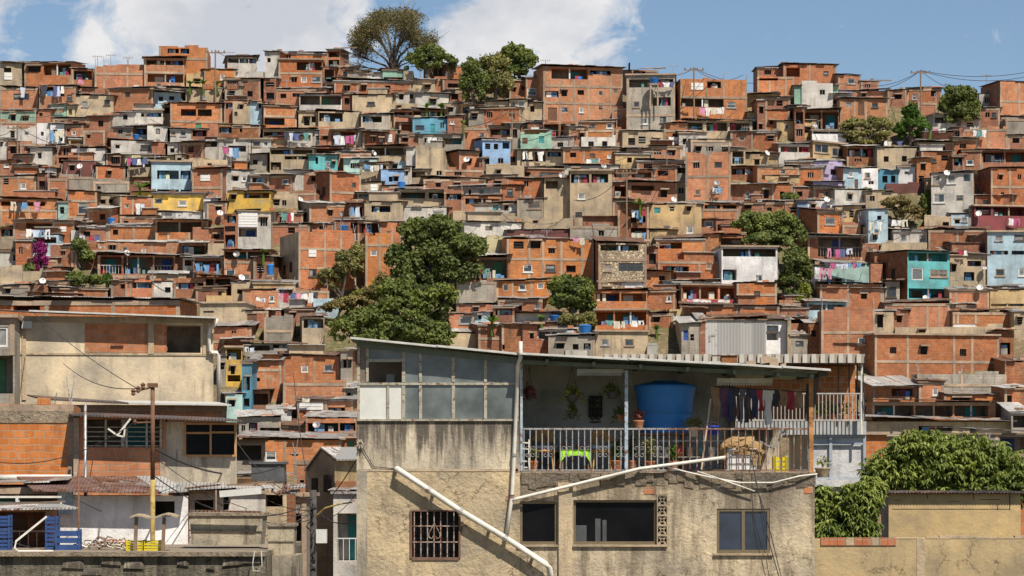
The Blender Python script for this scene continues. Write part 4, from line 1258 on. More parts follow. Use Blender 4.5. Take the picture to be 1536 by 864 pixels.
LEAF = dict(
    dark=leaf_mat('leaves_dark_green', (0.05,0.07,0.02), (0.185,0.205,0.05)),
    mid=leaf_mat('leaves_mid_green', (0.065,0.090,0.025), (0.22,0.24,0.055)),
    olive=leaf_mat('leaves_olive', (0.10,0.10,0.035), (0.34,0.30,0.10), dry=(0.17,0.12,0.05)),
    bright=leaf_mat('leaves_bright_green', (0.040,0.085,0.012), (0.13,0.20,0.03)),
    yellow=leaf_mat('leaves_yellow_green', (0.12,0.14,0.02), (0.34,0.32,0.05)),
    tan=leaf_mat('leaves_olive_tan', (0.10,0.085,0.035), (0.24,0.20,0.08), dry=(0.22,0.14,0.07)),
    dry=leaf_mat('leaves_dry', (0.12,0.10,0.035), (0.28,0.21,0.08), dry=(0.24,0.16,0.07)),
    magenta=leaf_mat('bracts_magenta', (0.16,0.015,0.09), (0.42,0.04,0.22)),
    banana=leaf_mat('banana_leaf', (0.05,0.11,0.02), (0.17,0.24,0.05), trans=0.3))
BARK = plain('bark', (0.16,0.13,0.10), 0.95, var=0.4, scale=6)
def limbs(mb, base, top, r, rs, depth=0, spread=0.5, n=3, lenf=0.62):
    b, t = Vector(base), Vector(top); d = t-b
    mid = b + d*0.5 + Vector(rs.normal(0,0.06,3))*d.length
    mb.tube([b, mid, t], [r, r*0.8, r*0.58], 6 if depth < 2 else 4, cap=False)
    tips = [t]
    if depth > 0:
        for i in range(n):
            dd = (d.normalized() + Vector(rs.normal(0, spread, 3))).normalized()
            dd.z = abs(dd.z)*0.7+0.25 if depth > 1 else dd.z
            tips += limbs(mb, t, t + dd*d.length*lenf*rs.uniform(0.8,1.2), r*0.55, rs, depth-1, spread, n, lenf)
    return tips
def tree(name, px, pybase, lobes_px, kind, nleaf, leaf=0.30, Y=None, trunk_r=0.22, label=None, aspect=0.6, lobedepth=1.0, trunk=True, subr=0.27, cat='tree', sub=36):
    Y = Y or row_to_Y(pybase)
    base = P(px, pybase, Y); root = empty(name, base); rs = np.random.RandomState(int(px*3+pybase))
    lobes = []
    for (x, y, rx, ry) in lobes_px:
        c = P(x, y, Y)-base; rw, rh = rx/F*Y, ry/F*Y
        lobes.append(((c.x, rs.uniform(-0.15,0.15)*rw, c.z), (rw, rw*lobedepth*0.8, rh)))
    C, N = crown_points(lobes, nleaf, rs, sub=sub, subr=subr)
    leaves_mesh('crown', C, N, rs.uniform(0.7,1.3,len(C))*leaf, LEAF[kind], root, aspect, seed=int(px))
    mb = MB()
    if trunk:
        tx = np.mean([l[0][0] for l in lobes]); tz = max(0.8, np.mean([l[0][2] for l in lobes])-0.3)
        mb.tube([(0,0,-1.5),(tx*0.2,0,tz*0.3),(tx*0.7,0,tz*0.75)], [trunk_r*1.3, trunk_r, trunk_r*0.7], 8)
        for (c, r) in lobes:
            for q in range(3):
                e = Vector(c)+Vector(rs.uniform(-0.6,0.6,3)*np.array(r)); mb.tube([(tx*0.7,0,tz*0.72), (Vector((tx*0.7,0,tz*0.75))+e)/2+Vector((0,0,0.2)), e], [trunk_r*0.5, trunk_r*0.35, trunk_r*0.12], 5)
        mb.build('trunk', BARK, root)
    else:
        for q in range(7):
            c, r = lobes[rs.randint(len(lobes))]; e = Vector(c)+Vector(rs.uniform(-0.6,0.6,3)*np.array(r)); mb.tube([(rs.uniform(-.3,.3),0,-0.6), e*0.5, e], [0.06,0.05,0.02], 4)
        mb.build('stems', BARK, root)
    tag(root, label, cat, 'trees and bushes on the hillside')
    return root
# the wide, thinly leaved tree on the ridge
def ridge_tree():
    Y = row_to_Y(112)+2; base = P(590,108,Y); root = empty('tree', base); rs = np.random.RandomState(5); mb = MB()
    s = Y/F; tips = []
    mb.tube([(0,0,-1.5),(0,0,0.3)], [0.5,0.42], 9)
    lims = [(-50,18,.2),(-42,38,.22),(-28,55,.24),(-12,66,.26),(4,70,.26),(20,64,.24),(34,52,.22),(46,36,.2),(-55,2,.16),(50,22,.15),(-20,40,.2),(12,45,.2)]
    for dx, dy, r in lims:
        e = Vector((dx*0.86*s, rs.uniform(-2.6,2.6), dy*0.98*s)); m1 = Vector((e.x*0.30, e.y*0.3, e.z*0.50))
        mb.tube([(0,0,0), m1, e], [r*.75, r*0.5, r*0.28], 6)
        for q in range(7):
            d = (e-m1).normalized()+Vector(rs.normal(0,0.42,3)); 
            t1 = e + d*rs.uniform(0.6,1.1); st = m1.lerp(e, rs.uniform(0.5,1.0)); mb.tube([st, (st+t1)/2+Vector(rs.normal(0,.08,3)), t1], [r*0.3, r*0.22, r*0.12], 4)
            for w in range(5):
                t2 = t1 + (d+Vector(rs.normal(0,0.8,3)))*rs.uniform(0.3,0.75); mb.tube([t1.lerp(st, rs.uniform(0,.5)), t2], [0.035,0.012], 3); tips.append(t2)
    mb.build('trunk', BARK, root)
    tips = np.array([tuple(t) for t in tips]); rep = np.repeat(tips, 90, 0)+rs.normal(0,0.42,(len(tips)*90,3))
    e = np.stack([rep[:,0]/(66*s), rep[:,1]/4.2, (rep[:,2]-50*s)/(46*s)], 1); rep = rep[(e**2).sum(1) < 1.12]
    leaves_mesh('crown', rep, rs.normal(0,1,rep.shape)+np.array([0,0,0.6]), rs.uniform(0.11,0.21,len(rep)), LEAF['tan'], root, 0.6, 3)
    tag(root, 'tall spreading tree with bare limbs and thin olive foliage on the ridge against clouds', 'tree', 'trees and bushes on the hillside')
ridge_tree()
T_ = tree
T_('tree',640,122,[(622,92,20,16),(645,86,26,19),(668,94,20,14)],'mid',9000,0.26,label='low dark green tree right of the bare spreading tree on the ridge')
T_('tree',712,175,[(708,105,18,18),(715,130,22,28),(700,130,14,22)],'dark',10000,0.27,label='dark green tree left of the two round olive green trees near the ridge')
T_('tree',745,165,[(742,100,24,24),(748,130,24,26),(735,125,18,24)],'olive',12000,0.27,label='olive green tree standing between two darker trees near the ridge')
T_('tree',782,140,[(772,85,24,20),(788,95,20,22),(770,110,22,18)],'mid',11000,0.27,label='rounded green tree left of the big brick building on the skyline')
T_('tree',650,455,[(622,350,28,26),(660,350,38,28),(640,395,42,38),(693,385,40,34),(600,395,26,34),(670,420,40,26),(710,370,22,20),(640,360,36,24),(660,390,40,30),(615,420,36,28),(650,440,34,24)],'dark',42000,0.32,label='largest dark green tree in the middle of the hillside',trunk_r=0.4)
T_('tree',610,540,[(555,480,34,26),(600,465,36,28),(640,475,34,32),(570,510,46,26),(630,510,44,28),(520,492,28,22),(590,495,44,30),(660,450,30,26),(600,440,40,22),(650,505,36,26)],'mid',34000,0.30,label='thicket of mid green trees below the largest tree on the hillside',trunk_r=0.3)
T_('bush',512,440,[(520,400,26,24),(495,420,20,20),(535,385,14,24)],'olive',9000,0.26,trunk=False,label='thin olive brush beside the tall brick house with white shutters',cat='bush')
T_('bush',535,475,[(545,445,22,12),(520,455,14,10),(570,430,16,14)],'yellow',3500,0.24,trunk=False,label='sunlit yellow green scrub on the slope left of the largest tree',cat='bush')
T_('bush',500,480,[(505,462,26,12),(535,455,26,14),(560,442,20,16),(545,470,26,10),(575,425,14,18)],'dry',9000,0.22,trunk=False,label='pale dry scrub covering the slope at the left foot of the largest tree',cat='bush')
T_('tree',858,478,[(858,440,30,24),(845,430,24,20),(872,436,22,22),(850,455,30,20),(880,458,16,16)],'mid',20000,0.28,label='leafy green tree between the long brick house and the stone balcony house')
T_('bush',868,500,[(855,482,20,12),(880,480,16,12)],'olive',6000,0.22,trunk=False,label='olive bush between two blue water tanks',cat='bush')
T_('tree',1165,408,[(1150,345,38,20),(1130,338,34,22),(1170,338,30,22),(1150,362,44,18),(1195,355,18,22)],'mid',24000,0.28,label='wide flat topped tree above the white house with roof garden',trunk_r=0.25)
T_('tree',1192,452,[(1192,395,22,26),(1185,425,20,22),(1205,410,16,26)],'dark',12000,0.28,label='dark ivy covered tree trunk right of the white house with roof garden')
T_('bush',1208,462,[(1208,440,10,16),(1200,452,14,10)],'yellow',2200,0.26,trunk=False,label='yellow green bush at the foot of the dark ivy covered tree',cat='bush')
T_('tree',1438,195,[(1438,148,26,22),(1424,162,18,22),(1452,162,19,24),(1438,172,26,18)],'dark',20000,0.26,label='round dark green tree near the ridge at the right')
T_('tree',1368,212,[(1366,172,16,18),(1372,190,22,18),(1352,195,14,14)],'bright',10000,0.26,label='bright green tree left of the round dark tree near the ridge')
T_('bush',1300,215,[(1285,190,26,14),(1318,188,24,16),(1300,205,40,12)],'olive',9000,0.24,trunk=False,label='olive brush on the slope under the long brick row at right',cat='bush')
T_('bush',1392,325,[(1390,302,9,18),(1394,320,9,14)],'mid',3000,0.24,trunk=False,label='dark upright bush left of the pinkish white house',cat='bush')
T_('bush',1350,335,[(1345,305,24,12),(1365,318,22,12)],'dry',6000,0.22,trunk=False,label='dry yellow grass tufts on the bank left of the pinkish white house',cat='bush')
T_('bush',1300,300,[(1300,288,9,7)],'mid',1200,0.22,trunk=False,label='small green bush under the pale blue houses at right',cat='bush')
T_('bush',1184,305,[(1184,297,16,9)],'mid',2500,0.22,trunk=False,label='low bush left of the lilac house',cat='bush')
T_('flowering_shrub',62,408,[(60,378,12,16),(62,394,13,14)],'magenta',6000,0.2,trunk=False,label='magenta bougainvillea spilling over a brick wall at left',cat='shrub')
T_('bush',122,398,[(118,372,16,16),(130,385,14,12)],'mid',4500,0.24,trunk=False,label='loose green bush on a roof right of the magenta bougainvillea',cat='bush')
T_('bush',132,440,[(112,420,18,14),(138,424,20,12)],'mid',5000,0.24,trunk=False,label='broad green bush below the dark screened terrace at left',cat='bush')
T_('bush',160,436,[(160,419,9,10)],'bright',2000,0.24,trunk=False,label='small bright green bush beside the broad bush at left',cat='bush')
T_('bush',42,422,[(42,404,11,9)],'mid',1800,0.22,trunk=False,label='small dark bush left of the magenta bougainvillea',cat='bush')
T_('bush',405,392,[(400,382,12,7)],'mid',1500,0.24,trunk=False,label='small potted greenery on the roof above the brick house with terrace',cat='bush')
T_('bush',1498,535,[(1495,520,9,12)],'olive',1500,0.22,trunk=False,label='thin shrub at the right end of the long brick terrace wall',cat='bush')
def banana(px, py, rpx, n=9, Y=None, label='', w=0.30, kind='banana', name='banana_plant'):
    h = house_at(px, py); Y = Y or (front_Y(h, px)-0.5 if h else row_to_Y(py))
    root = empty(name, P(px, py, Y)); rr = random.Random(int(px)); R_ = rpx/F*Y
    for i in range(n):
        a = rr.uniform(0, 6.28); el = rr.uniform(0.35, 1.35); L = R_*rr.uniform(0.75, 1.2); mb = MB(); prev = None
        for s in range(6):
            u = s/5; r = L*u*math.cos(el)*(1+0.2*u); z = 0.3+L*u*math.sin(el)*(1-0.45*u)
            wd = w*math.sin(math.pi*min(1, 0.12+u*0.88))*0.5+0.01
            p = Vector((r*math.cos(a), r*math.sin(a), z)); sd = Vector((-math.sin(a), math.cos(a), 0))*wd
            if prev:
                mb.quad(prev[0]-prev[1], prev[0], p, p-sd+Vector((0,0,0.0))); mb.quad(prev[0], prev[0]+prev[1], p+sd, p)
            prev = (p, sd)
        mb.build('leaf', LEAF[kind], root)
    mb = MB(); mb.tube([(0,0,-0.7),(0,0,0.35)], [0.12,0.09], 7); mb.build('stem', LEAF['bright'], root)
    tag(root, label, 'plant', 'large leaved plants among the houses')
for q in [(210,288,22,'banana plant left of the sky blue balcony house'),(285,131,10,'leftmost banana plant in the row above the beige house near the ridge'),(305,131,11,'middle banana plant in the row above the beige house near the ridge'),(325,131,10,'right banana plant in the row above the beige house near the ridge'),
          (640,166,14,'wide banana plant above the steel blue house'),(662,166,12,'smaller banana plant right of the wide one above the steel blue house'),(695,190,11,'small banana plant right of the steel blue house'),(960,313,20,'banana plant above the dark alley in the middle'),(738,490,20,'palm like plant in a white pot on a roof corner'),
          (812,484,13,'banana plant left of a blue water tank low on the hill'),(985,500,12,'green plant right of the small two level laundry house'),(1395,200,11,'small palm beside the round dark tree'),(395,385,9,'small banana plant on the roof right of the white stair house')]:
    banana(q[0], q[1], q[2], label=q[3])
# ================================================================== the near house with the balcony
M['nearlow'] = plaster_mat('rough_ochre_render', (0.52,0.395,0.23), crack=0.6, amt=0.75, dirt=(0.20,0.15,0.10), patch=0.3, bumpd=0.035, streak_lo=0.50)
M['nearup'] = plaster_mat('stained_beige_render', (0.53,0.44,0.31), crack=0.0, amt=0.8, dirt=(0.11,0.09,0.07), bumpd=0.02, streak_lo=0.47)
M['nearrough'] = plaster_mat('flaking_render', (0.53,0.42,0.27), crack=0.6, amt=0.8, patch=0.42, dirt=(0.13,0.10,0.07), bumpd=0.028, streak_lo=0.45)
M['rubblec'] = plaster_mat('broken_concrete', (0.36,0.28,0.19), crack=0.7, amt=0.6, patch=0.5, bumpd=0.09)
def drip(m, z0, z1, c=(0.09,0.075,0.06), amt=.85, sc=3.2):
    nt = m.node_tree; k = NB(nt); b = nt.nodes['Principled BSDF']; src = b.inputs['Base Color'].links[0].from_socket
    tc = k.n('ShaderNodeTexCoord'); sp = k.n('ShaderNodeSeparateXYZ'); k.l(tc.outputs['Object'], sp.inputs[0])
    mp = k.n('ShaderNodeMapping'); mp.inputs['Scale'].default_value = (sc, 1, .35); k.l(tc.outputs['Object'], mp.inputs[0])
    st = k.noise(mp.outputs[0], 1.0, 6, .7); fall = k.mapr(sp.outputs[2], z1, z0, 0, .26)
    f = k.mapr(k.math('ADD', st, fall), .60, .74, 0, amt)
    k.l(k.mix(f, src, c), b.inputs['Base Color'])
drip(M['nearup'], 3.5, 2.2, amt=.95, sc=4.5); drip(M['nearrough'], 2.3, 0.9, (0.15,0.115,0.08), .8, 2.2)
GREYW = plaster_mat('grey_back_wall', (0.42,0.42,0.38), amt=0.3, patch=0.1)
PIPE = plain('pvc_pipe_white', (0.64,0.60,0.52), 0.5, var=0.25, scale=3, rust=0.0)
GREENU = sheet_mat('green_roof_sheet', (0.13,0.20,0.14), 0.25)
WHITEZ = plain('weathered_white_edge', (0.50,0.48,0.43), 0.6, var=0.25, scale=5)  # also paints the light caught by the near roof's front edge
RUST = plain('rusty_frame', (0.40,0.37,0.29), 0.7, 0.2, var=0.35, scale=7, rust=0.3)
POSTB = plain('post_pale_blue', (0.38,0.46,0.52), 0.5, 0.1, rust=0.35, scale=5)
PANE1 = glass_mat('frosted_grey_pane', (0.12,0.135,0.13), 0.3)
PANE2 = glass_mat('dark_glass', (0.005,0.005,0.006), 0.35)
for _n in PANE2.node_tree.nodes:
    if _n.type == 'BSDF_PRINCIPLED': _n.inputs['Specular IOR Level'].default_value = 0.12
PANE3 = glass_mat('navy_tinted_glass', (0.022,0.032,0.055), 0.1)
BRONZE = plain('bronze_aluminium', (0.20,0.15,0.09), 0.4, 0.3, var=0.15)
WPANEL = plain('dusty_white_panel', (0.58,0.57,0.52), 0.8, var=0.12, scale=3)
NR = empty('house', P(535,864,60)); NO = Vector(NR.location)
def Wl(px, py, dy=0.0): return P(px, py, 60+dy) - NO
def X(px): return (px-535)*0.015
def Z(py): return (864-py)*0.015
GB = -8.0
nw = MB()
left_ops = [(X(617), X(689), Z(836), Z(766), 0.16, 3, 0)]
facade_grid(nw, X(780), GB, Z(705), left_ops, 0)
n0 = len(nw.v)
facade_grid(nw, X(780), Z(705), Z(631), [], 1)
def shift(mb, n0, dx):
    for i in range(n0, len(mb.v)): v = mb.v[i]; mb.v[i] = (v[0]+dx, v[1], v[2])
n0 = len(nw.v); W2 = X(1222)-X(780); q = lambda px: X(px)-X(780)
facade_grid(nw, W2, GB, Z(710), [(q(777+3), q(836), Z(817), Z(752), 0.22, 3, 2), (q(860), q(985), Z(817), Z(750), 0.22, 3, 2), (q(1075), q(1155), Z(830), Z(763), 0.10, 3, 2), (q(987), q(1000), Z(818), Z(742), 0.15, 3, 2)], 2)
shift(nw, n0, X(780))
D = 8.0
nw.quad((0,D,GB),(0,0,GB),(0,0,Z(631)),(0,D,Z(631)), 1)
nw.quad((X(1222),0,GB),(X(1222),D,GB),(X(1222),D,Z(710)),(X(1222),0,Z(710)), 2)
nw.quad((X(1222),D,GB),(0,D,GB),(0,D,Z(631)),(X(1222),D,Z(631)), 1)
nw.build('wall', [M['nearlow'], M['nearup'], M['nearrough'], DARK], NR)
# ragged edge of broken concrete under the balcony floor
rr = random.Random(3); mb = MB(); x = X(782)
while x < X(1222):
    w = rr.uniform(0.10, 0.35); h = rr.uniform(0.08, 0.34); d = rr.uniform(0.02, 0.09)
    x1 = min(x+w, X(1222)); j = lambda: rr.uniform(-0.03, 0.03)
    mb.hexa([(x,-d*0.4,Z(712)-h+j()),(x1+0.02,-d*0.4,Z(712)-h+j()),(x1+0.02,0.05,Z(712)-h),(x,0.05,Z(712)-h),(x,-d+j()*.5,Z(709)+j()*0.3),(x1+0.02,-d+j()*.5,Z(709)+j()*0.3),(x1+0.02,0.05,Z(709)),(x,0.05,Z(709))]); x = x1
mb.build('broken_render_edge', M['rubblec'], NR)
mb = MB(); mb.box(X(780), X(1224), 0.0, 7.9, Z(709.8), Z(707)); mb.build('balcony_floor', CONC, NR)
mb = MB(); mb.box(X(838), X(858), -0.07, 0.0, GB, Z(738)); mb.box(X(838)-0.02, X(858)+0.02, -0.03, 0.0, Z(738)+0.004, Z(724)); mb.build('pilaster', M['c'], NR)
mb = MB(); mb.box(0.0, X(551), -0.03, 0.0, GB, Z(705)); mb.build('corner_column', M['nearup'], NR)
mb = MB(); mb.box(0.03, X(778), -0.012, 0.0, Z(707), Z(703.5)); mb.build('concrete_frame', M['c'], NR)
# back rooms and balcony walls
mb = MB()
yb = 2.6
mb.box(X(781), X(1108), yb, yb+0.15, Z(707)+0.003, Z(534)); mb.build('balcony_back_wall', GREYW, NR)
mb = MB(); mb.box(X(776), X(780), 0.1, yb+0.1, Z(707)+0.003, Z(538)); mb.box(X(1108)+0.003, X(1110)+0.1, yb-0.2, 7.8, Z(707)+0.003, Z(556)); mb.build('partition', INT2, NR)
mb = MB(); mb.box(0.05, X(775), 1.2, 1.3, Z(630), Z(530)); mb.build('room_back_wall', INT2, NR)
# roof in two runs of sheet, each with its sunlit front edge painted pale, green below
def roofrun(x0, r0, x1, r1, ov, name='roof'):
    a = MB(); t = 0.045
    for i, n in enumerate([(x0, r0, (x0+x1)/2, (r0+r1)/2), ((x0+x1)/2, (r0+r1)/2, x1, r1)]):
        xa, ra_, xb, rb_ = n; dz = i*0.012
        za, zb = Z(ra_)-t+dz, Z(rb_)-t+dz
        a.hexa([(X(xa),-ov,za),(X(xb)+0.05,-ov,zb),(X(xb)+0.05,8.2,zb+0.14),(X(xa),8.2,za+0.14),(X(xa),-ov,za+t*0.5),(X(xb)+0.05,-ov,zb+t*0.5),(X(xb)+0.05,8.2,zb+0.14+t),(X(xa),8.2,za+0.14+t)], 0)
        a.hexa([(X(xa),-ov-0.03,za+t*0.3),(X(xb)+0.03,-ov-0.03,zb+t*0.3),(X(xb)+0.03,-ov+0.1,zb+t*1.2),(X(xa),-ov+0.1,za+t*1.2),(X(xa),-ov-0.03,za+t*1.1),(X(xb)+0.03,-ov-0.03,zb+t*1.1),(X(xb)+0.03,-ov+0.1,zb+t*1.45),(X(xa),-ov+0.1,za+t*1.45)], 1)
    return a.build(name, [GREENU, WHITEZ], NR)
roofrun(527, 507.5, 783, 533, 0.35); roofrun(780, 531.5, 1100, 548.5, 0.55); roofrun(1098, 547, 1240, 556.5, 0.5)
mb = MB()
mb.hexa([(0,-0.04,Z(520.5)),(X(779),-0.04,Z(545.5)),(X(779),0.06,Z(545.5)),(0,0.06,Z(520.5)),(0,-0.04,Z(512.5)),(X(779),-0.04,Z(536)),(X(779),0.06,Z(536)),(0,0.06,Z(512.5))])
mb.hexa([(X(781),-0.05,Z(546)),(X(1222),-0.05,Z(566)),(X(1222),0.05,Z(566)),(X(781),0.05,Z(546)),(X(781),-0.05,Z(540)),(X(1222),-0.05,Z(560)),(X(1222),0.05,Z(560)),(X(781),0.05,Z(540))])
for px in (820, 890, 960, 1030, 1100, 1165, 1215):     # rafters running back
    r = 536+(px-783)*0.056; mb.bar((X(px),-0.4,Z(r+5)),(X(px),2.6,Z(r+1)), 0.07, 0.09)
mb.build('roof_beam', plain('green_grey_beam', (0.14,0.17,0.14), 0.7), NR)
# glazed front of the left room
def rl(px): return 507.5+(px-527)*0.0996
mull = [(536,540,rl(537)),(549,553,rl(551)),(603,608,rl(606)),(628.5,633,rl(631)),(677.5,682.5,rl(680)),(726,730.5,rl(728)),(773,778,rl(776))]
mb = MB()
for a, b, r in mull: mb.box(X(a), X(b), -0.02, 0.05, Z(575)+0.03, Z(r+9))
for a, b in [(536,540),(580,584),(603,608),(628.5,633),(677.5,682.5),(726,730.5),(773,778)]: mb.box(X(a), X(b), -0.02, 0.05, Z(630)+0.03, Z(577)-0.005)
mb.box(X(536), X(778), -0.03, 0.05, Z(577.5), Z(574)); mb.box(X(536), X(778), -0.05, 0.05, Z(631.5), Z(628.5))
mb.box(X(553), X(603), -0.025, 0.04, Z(543), Z(538.5))
mb.build('window_frame', RUST, NR)
def pane(x0, x1, r0, r1, mat, name='pane', y=0.01, top=None):
    m_ = MB(); zt0 = Z(r0) if top is None else Z(rl(x0)+9); zt1 = Z(r0) if top is None else Z(rl(x1)+9)
    m_.hexa([(X(x0),y,Z(r1)),(X(x1),y,Z(r1)),(X(x1),y+0.015,Z(r1)),(X(x0),y+0.015,Z(r1)),(X(x0),y,zt0),(X(x1),y,zt1),(X(x1),y+0.015,zt1),(X(x0),y+0.015,zt0)])
    return m_.build(name, mat, NR)
pane(540,549,0,574,INT2,top=1); pane(553,603,0,538.5,PANE1,top=1)
pane(608,628.5,0,574,PANE1,top=1); pane(633,677.5,0,574,PANE1,top=1); pane(682.5,726,0,574,PANE1,top=1); pane(730.5,773,0,574,PANE1,top=1)
pane(540,580,577.5,628.5,WPANEL,'panel'); pane(584,603,577.5,628.5,WPANEL,'panel')
for a, b in [(608,628.5),(633,677.5),(682.5,726),(730.5,773)]: pane(a, b, 577.5, 628.5, PANE1)
pane(578,590,560,573.5,GREYW,'curtain',0.5)
# windows in the lower wall
def window(name, x0, x1, r0, r1, fr, gl, mull=(), t=0.055, y=0.05, rail=None):
    w_ = MB()
    w_.box(X(x0), X(x1), y, y+0.06, Z(r0)-t, Z(r0)); w_.box(X(x0), X(x1), y-0.01, y+0.06, Z(r1), Z(r1)+t*1.3)
    w_.box(X(x0), X(x0)+t, y, y+0.06, Z(r1)+t*1.3, Z(r0)-t); w_.box(X(x1)-t, X(x1), y, y+0.06, Z(r1)+t*1.3, Z(r0)-t)
    for m_ in mull: w_.box(X(m_)-t*.6, X(m_)+t*.6, y-0.005, y+0.06, Z(r1)+t*1.3, Z(r0)-t)
    o = w_.build(name, fr, NR)
    g_ = MB(); g_.box(X(x0)+t, X(x1)-t, y+0.03, y+0.04, Z(r1)+t, Z(r0)-t); g_.build('pane', gl, o)
    return o
window('window', 780, 836, 752, 817, BRONZE, PANE2); window('window', 860, 985, 750, 817, BRONZE, PANE2, (), y=0.08)
window('window', 1075, 1155, 763, 830, BRONZE, PANE3, (1115,), 0.06, 0.02)
mb = MB(); mb.box(X(1070), X(1160), -0.06, 0.0, Z(833), Z(830.3)); mb.box(X(776), X(838)-0.01, -0.06, 0.0, Z(820), Z(817.3)); mb.box(X(859), X(1001), -0.06, 0.0, Z(820), Z(817.3)); mb.build('window_sill', M['c'], NR)
# white goods and shelf seen through the dark windows, as pale panels behind the glass: left out where glass hides them
mb = MB()
for (a, b, r0, r1) in [(829,835,775,816),(862,880,788,816),(893,901,778,816),(904,910,780,816)]: mb.box(X(a), X(b), 0.1, 0.105, Z(r1), Z(r0))
mb.build('shelf_contents', plain('pale_things_inside', (0.07,0.075,0.075)), NR)
# grille window
mb = MB(); mb.box(X(615), X(618), -0.03, 0.10, Z(837), Z(765)); mb.box(X(688), X(691), -0.03, 0.10, Z(837), Z(765)); mb.box(X(618), X(688), -0.03, 0.10, Z(840), Z(836)); mb.box(X(618), X(688), -0.03, 0.1, Z(767), Z(765))
wn_ = mb.build('window', plain('brown_wood', (0.17,0.10,0.07), 0.8, var=0.4), NR)
mb = MB(); mb.box(X(619), X(687), 0.13, 0.14, Z(835), Z(767)); mb.build('pane', PANE2, wn_)
mb = MB()
for i in range(7): px = 621.5+i*9.9; mb.bar((X(px),0.0,Z(835.5)),(X(px),0.0,Z(767)), 0.022)
for r in (789, 813): mb.box(X(619), X(687), -0.02, -0.005, Z(r)-0.012, Z(r)+0.012)
def curl(mb, cx, cz, r, a0, a1, y, w, shrink=0.35, sgn=1):
    pts = []
    for i in range(9):
        u = i/8; a = a0+(a1-a0)*u; rr_ = r*(1-shrink*u); pts.append((cx+sgn*rr_*math.cos(a), y, cz+rr_*math.sin(a)))
    mb.tube(pts, w, 4)
zc = Z(801)
for s in (-1, 1):
    mb.tube([(X(651.5), -0.02, Z(785)), (X(651.5)+s*0.05,-0.02,Z(791)), (X(651.5)+s*0.13,-0.02,zc), (X(651.5)+s*0.12,-0.02,Z(806)), (X(651.5)+s*0.06,-0.02,Z(808)), (X(651.5)+s*0.02,-0.02,Z(804))], 0.012, 4)
mb.build('window_grille', plain('grille_metal', (0.42,0.33,0.27), 0.6, 0.2, rust=0.5, scale=8), wn_)
# breeze blocks
mb = MB()
for i in range(5):
    r0 = 743+i*15; cxx, czz = X(993.5), Z(r0+7.3)
    mb.box(X(987), X(1000), -0.01, 0.06, Z(r0+15)+0.0, Z(r0+15)+0.022); mb.box(X(987), X(1000), -0.012, 0.06, Z(r0)-0.02, Z(r0))
    for s in (-1,1):
        for u in (-1,1): mb.bar((cxx+s*0.035,0.02,czz+u*0.035),(cxx+s*0.095,0.02,czz+u*0.105), 0.02, 0.05)
        mb.box(cxx+s*0.035-0.009, cxx+s*0.035+0.009, 0.0, 0.05, czz-0.035, czz+0.035); mb.box(cxx-0.035, cxx+0.035, 0.0, 0.05, czz+s*0.035-0.009, czz+s*0.035+0.009)
mb.box(X(987)-0.025, X(987), -0.014, 0.06, Z(818), Z(742)); mb.box(X(1000), X(1000)+0.02, -0.014, 0.06, Z(818), Z(742))
mb.build('breeze_blocks', M['c'], NR)
# patches of bare brick on the wall
mb = MB()
for (a, b, r0, r1) in [(966,982,731,741),(759,766,744,751),(1206,1219,720,740),(772,777,702,708)]: mb.box(X(a), X(b), -0.012, 0.0, Z(r1), Z(r0))
mb.build('bare_brick', M['o'], NR)
# balcony railing with scrolls
def rail_part(x0, x1, step, mat, scroll):
    mb = MB(); y = 0.03
    mb.box(X(x0), X(x1), y-0.02, y+0.02, Z(644.5), Z(642)); mb.box(X(x0), X(x1), y-0.015, y+0.015, Z(706), Z(704.3))
    px = x0+3; i = 0
    while px < x1:
        mb.box(X(px)-0.011, X(px)+0.011, y-0.011, y+0.011, Z(704.3), Z(644.5))
        if scroll and i % 3 == 1:
            for s in (-1,1):
                for u in (-1,1):
                    cx, cz = X(px)+s*0.065, Z(677.5)+u*0.075
                    pts = [(X(px)+s*0.012, y, Z(677.5)+u*0.01)]
                    for t in range(9):
                        a = math.radians(200-t*40); pts.append((cx+s*0.05*math.cos(a)*(1-t*0.06), y, cz+u*0.05*math.sin(a)*(1-t*0.06)))
                    mb.tube(pts, 0.007, 4)
        px += step; i += 1
    return mb.build('balcony_railing', mat, NR)
rail_part(783, 1000, 9.1, plain('railing_grey', (0.36,0.355,0.34), 0.5, 0.2, rust=0.3, scale=6), True); rail_part(1001, 1213, 10.4, plain('railing_rusty', (0.34,0.31,0.27), 0.6, 0.2, rust=0.7, scale=3), False)
mb = MB(); mb.box(X(780.5), X(784), -0.02, 0.04, Z(706), Z(545)); mb.box(X(937), X(942), -0.02, 0.05, Z(706), Z(556)); mb.build('balcony_post', POSTB, NR)
mb = MB(); mb.box(X(1213.5), X(1220), -0.03, 0.06, Z(709), Z(566)); mb.build('balcony_post', plain('post_rusty_orange', (0.42,0.20,0.07), 0.7, var=0.5, scale=4, rust=0.3), NR)
mb = MB(); mb.bar((X(1211),0.25,Z(620)),(X(1214),0.25,Z(575)),0.07); mb.bar((X(1225),0.1,Z(560)),(X(1214),0.1,Z(632)),0.16,0.1); mb.bar((X(1226),-0.1,Z(562)),(X(1240),-0.1,Z(560)),0.2,0.12); mb.build('roof_bracket', BFRAME, NR)
def slat(x0, x1, r0, r1, y, mat=WPANEL):
    mb = MB(); mb.box(X(x0), X(x1), y, y+0.03, Z(r1)+0.06, Z(r0)); n = int((x1-x0)/4)
    for i in range(n): mb.box(X(x0+i*4), X(x0+i*4+2.6), y, y+0.025, Z(r1), Z(r1)+0.058)
    mb.build('awning_box', mat, NR)
slat(1078, 1162, 566, 577, 0.5, plain('cream_slats', (0.50,0.48,0.40))); slat(1165, 1211, 583, 592, 1.2, WPANEL); slat(866, 936, 553, 563, 0.15, plain('grey_slats', (0.36,0.36,0.32)))
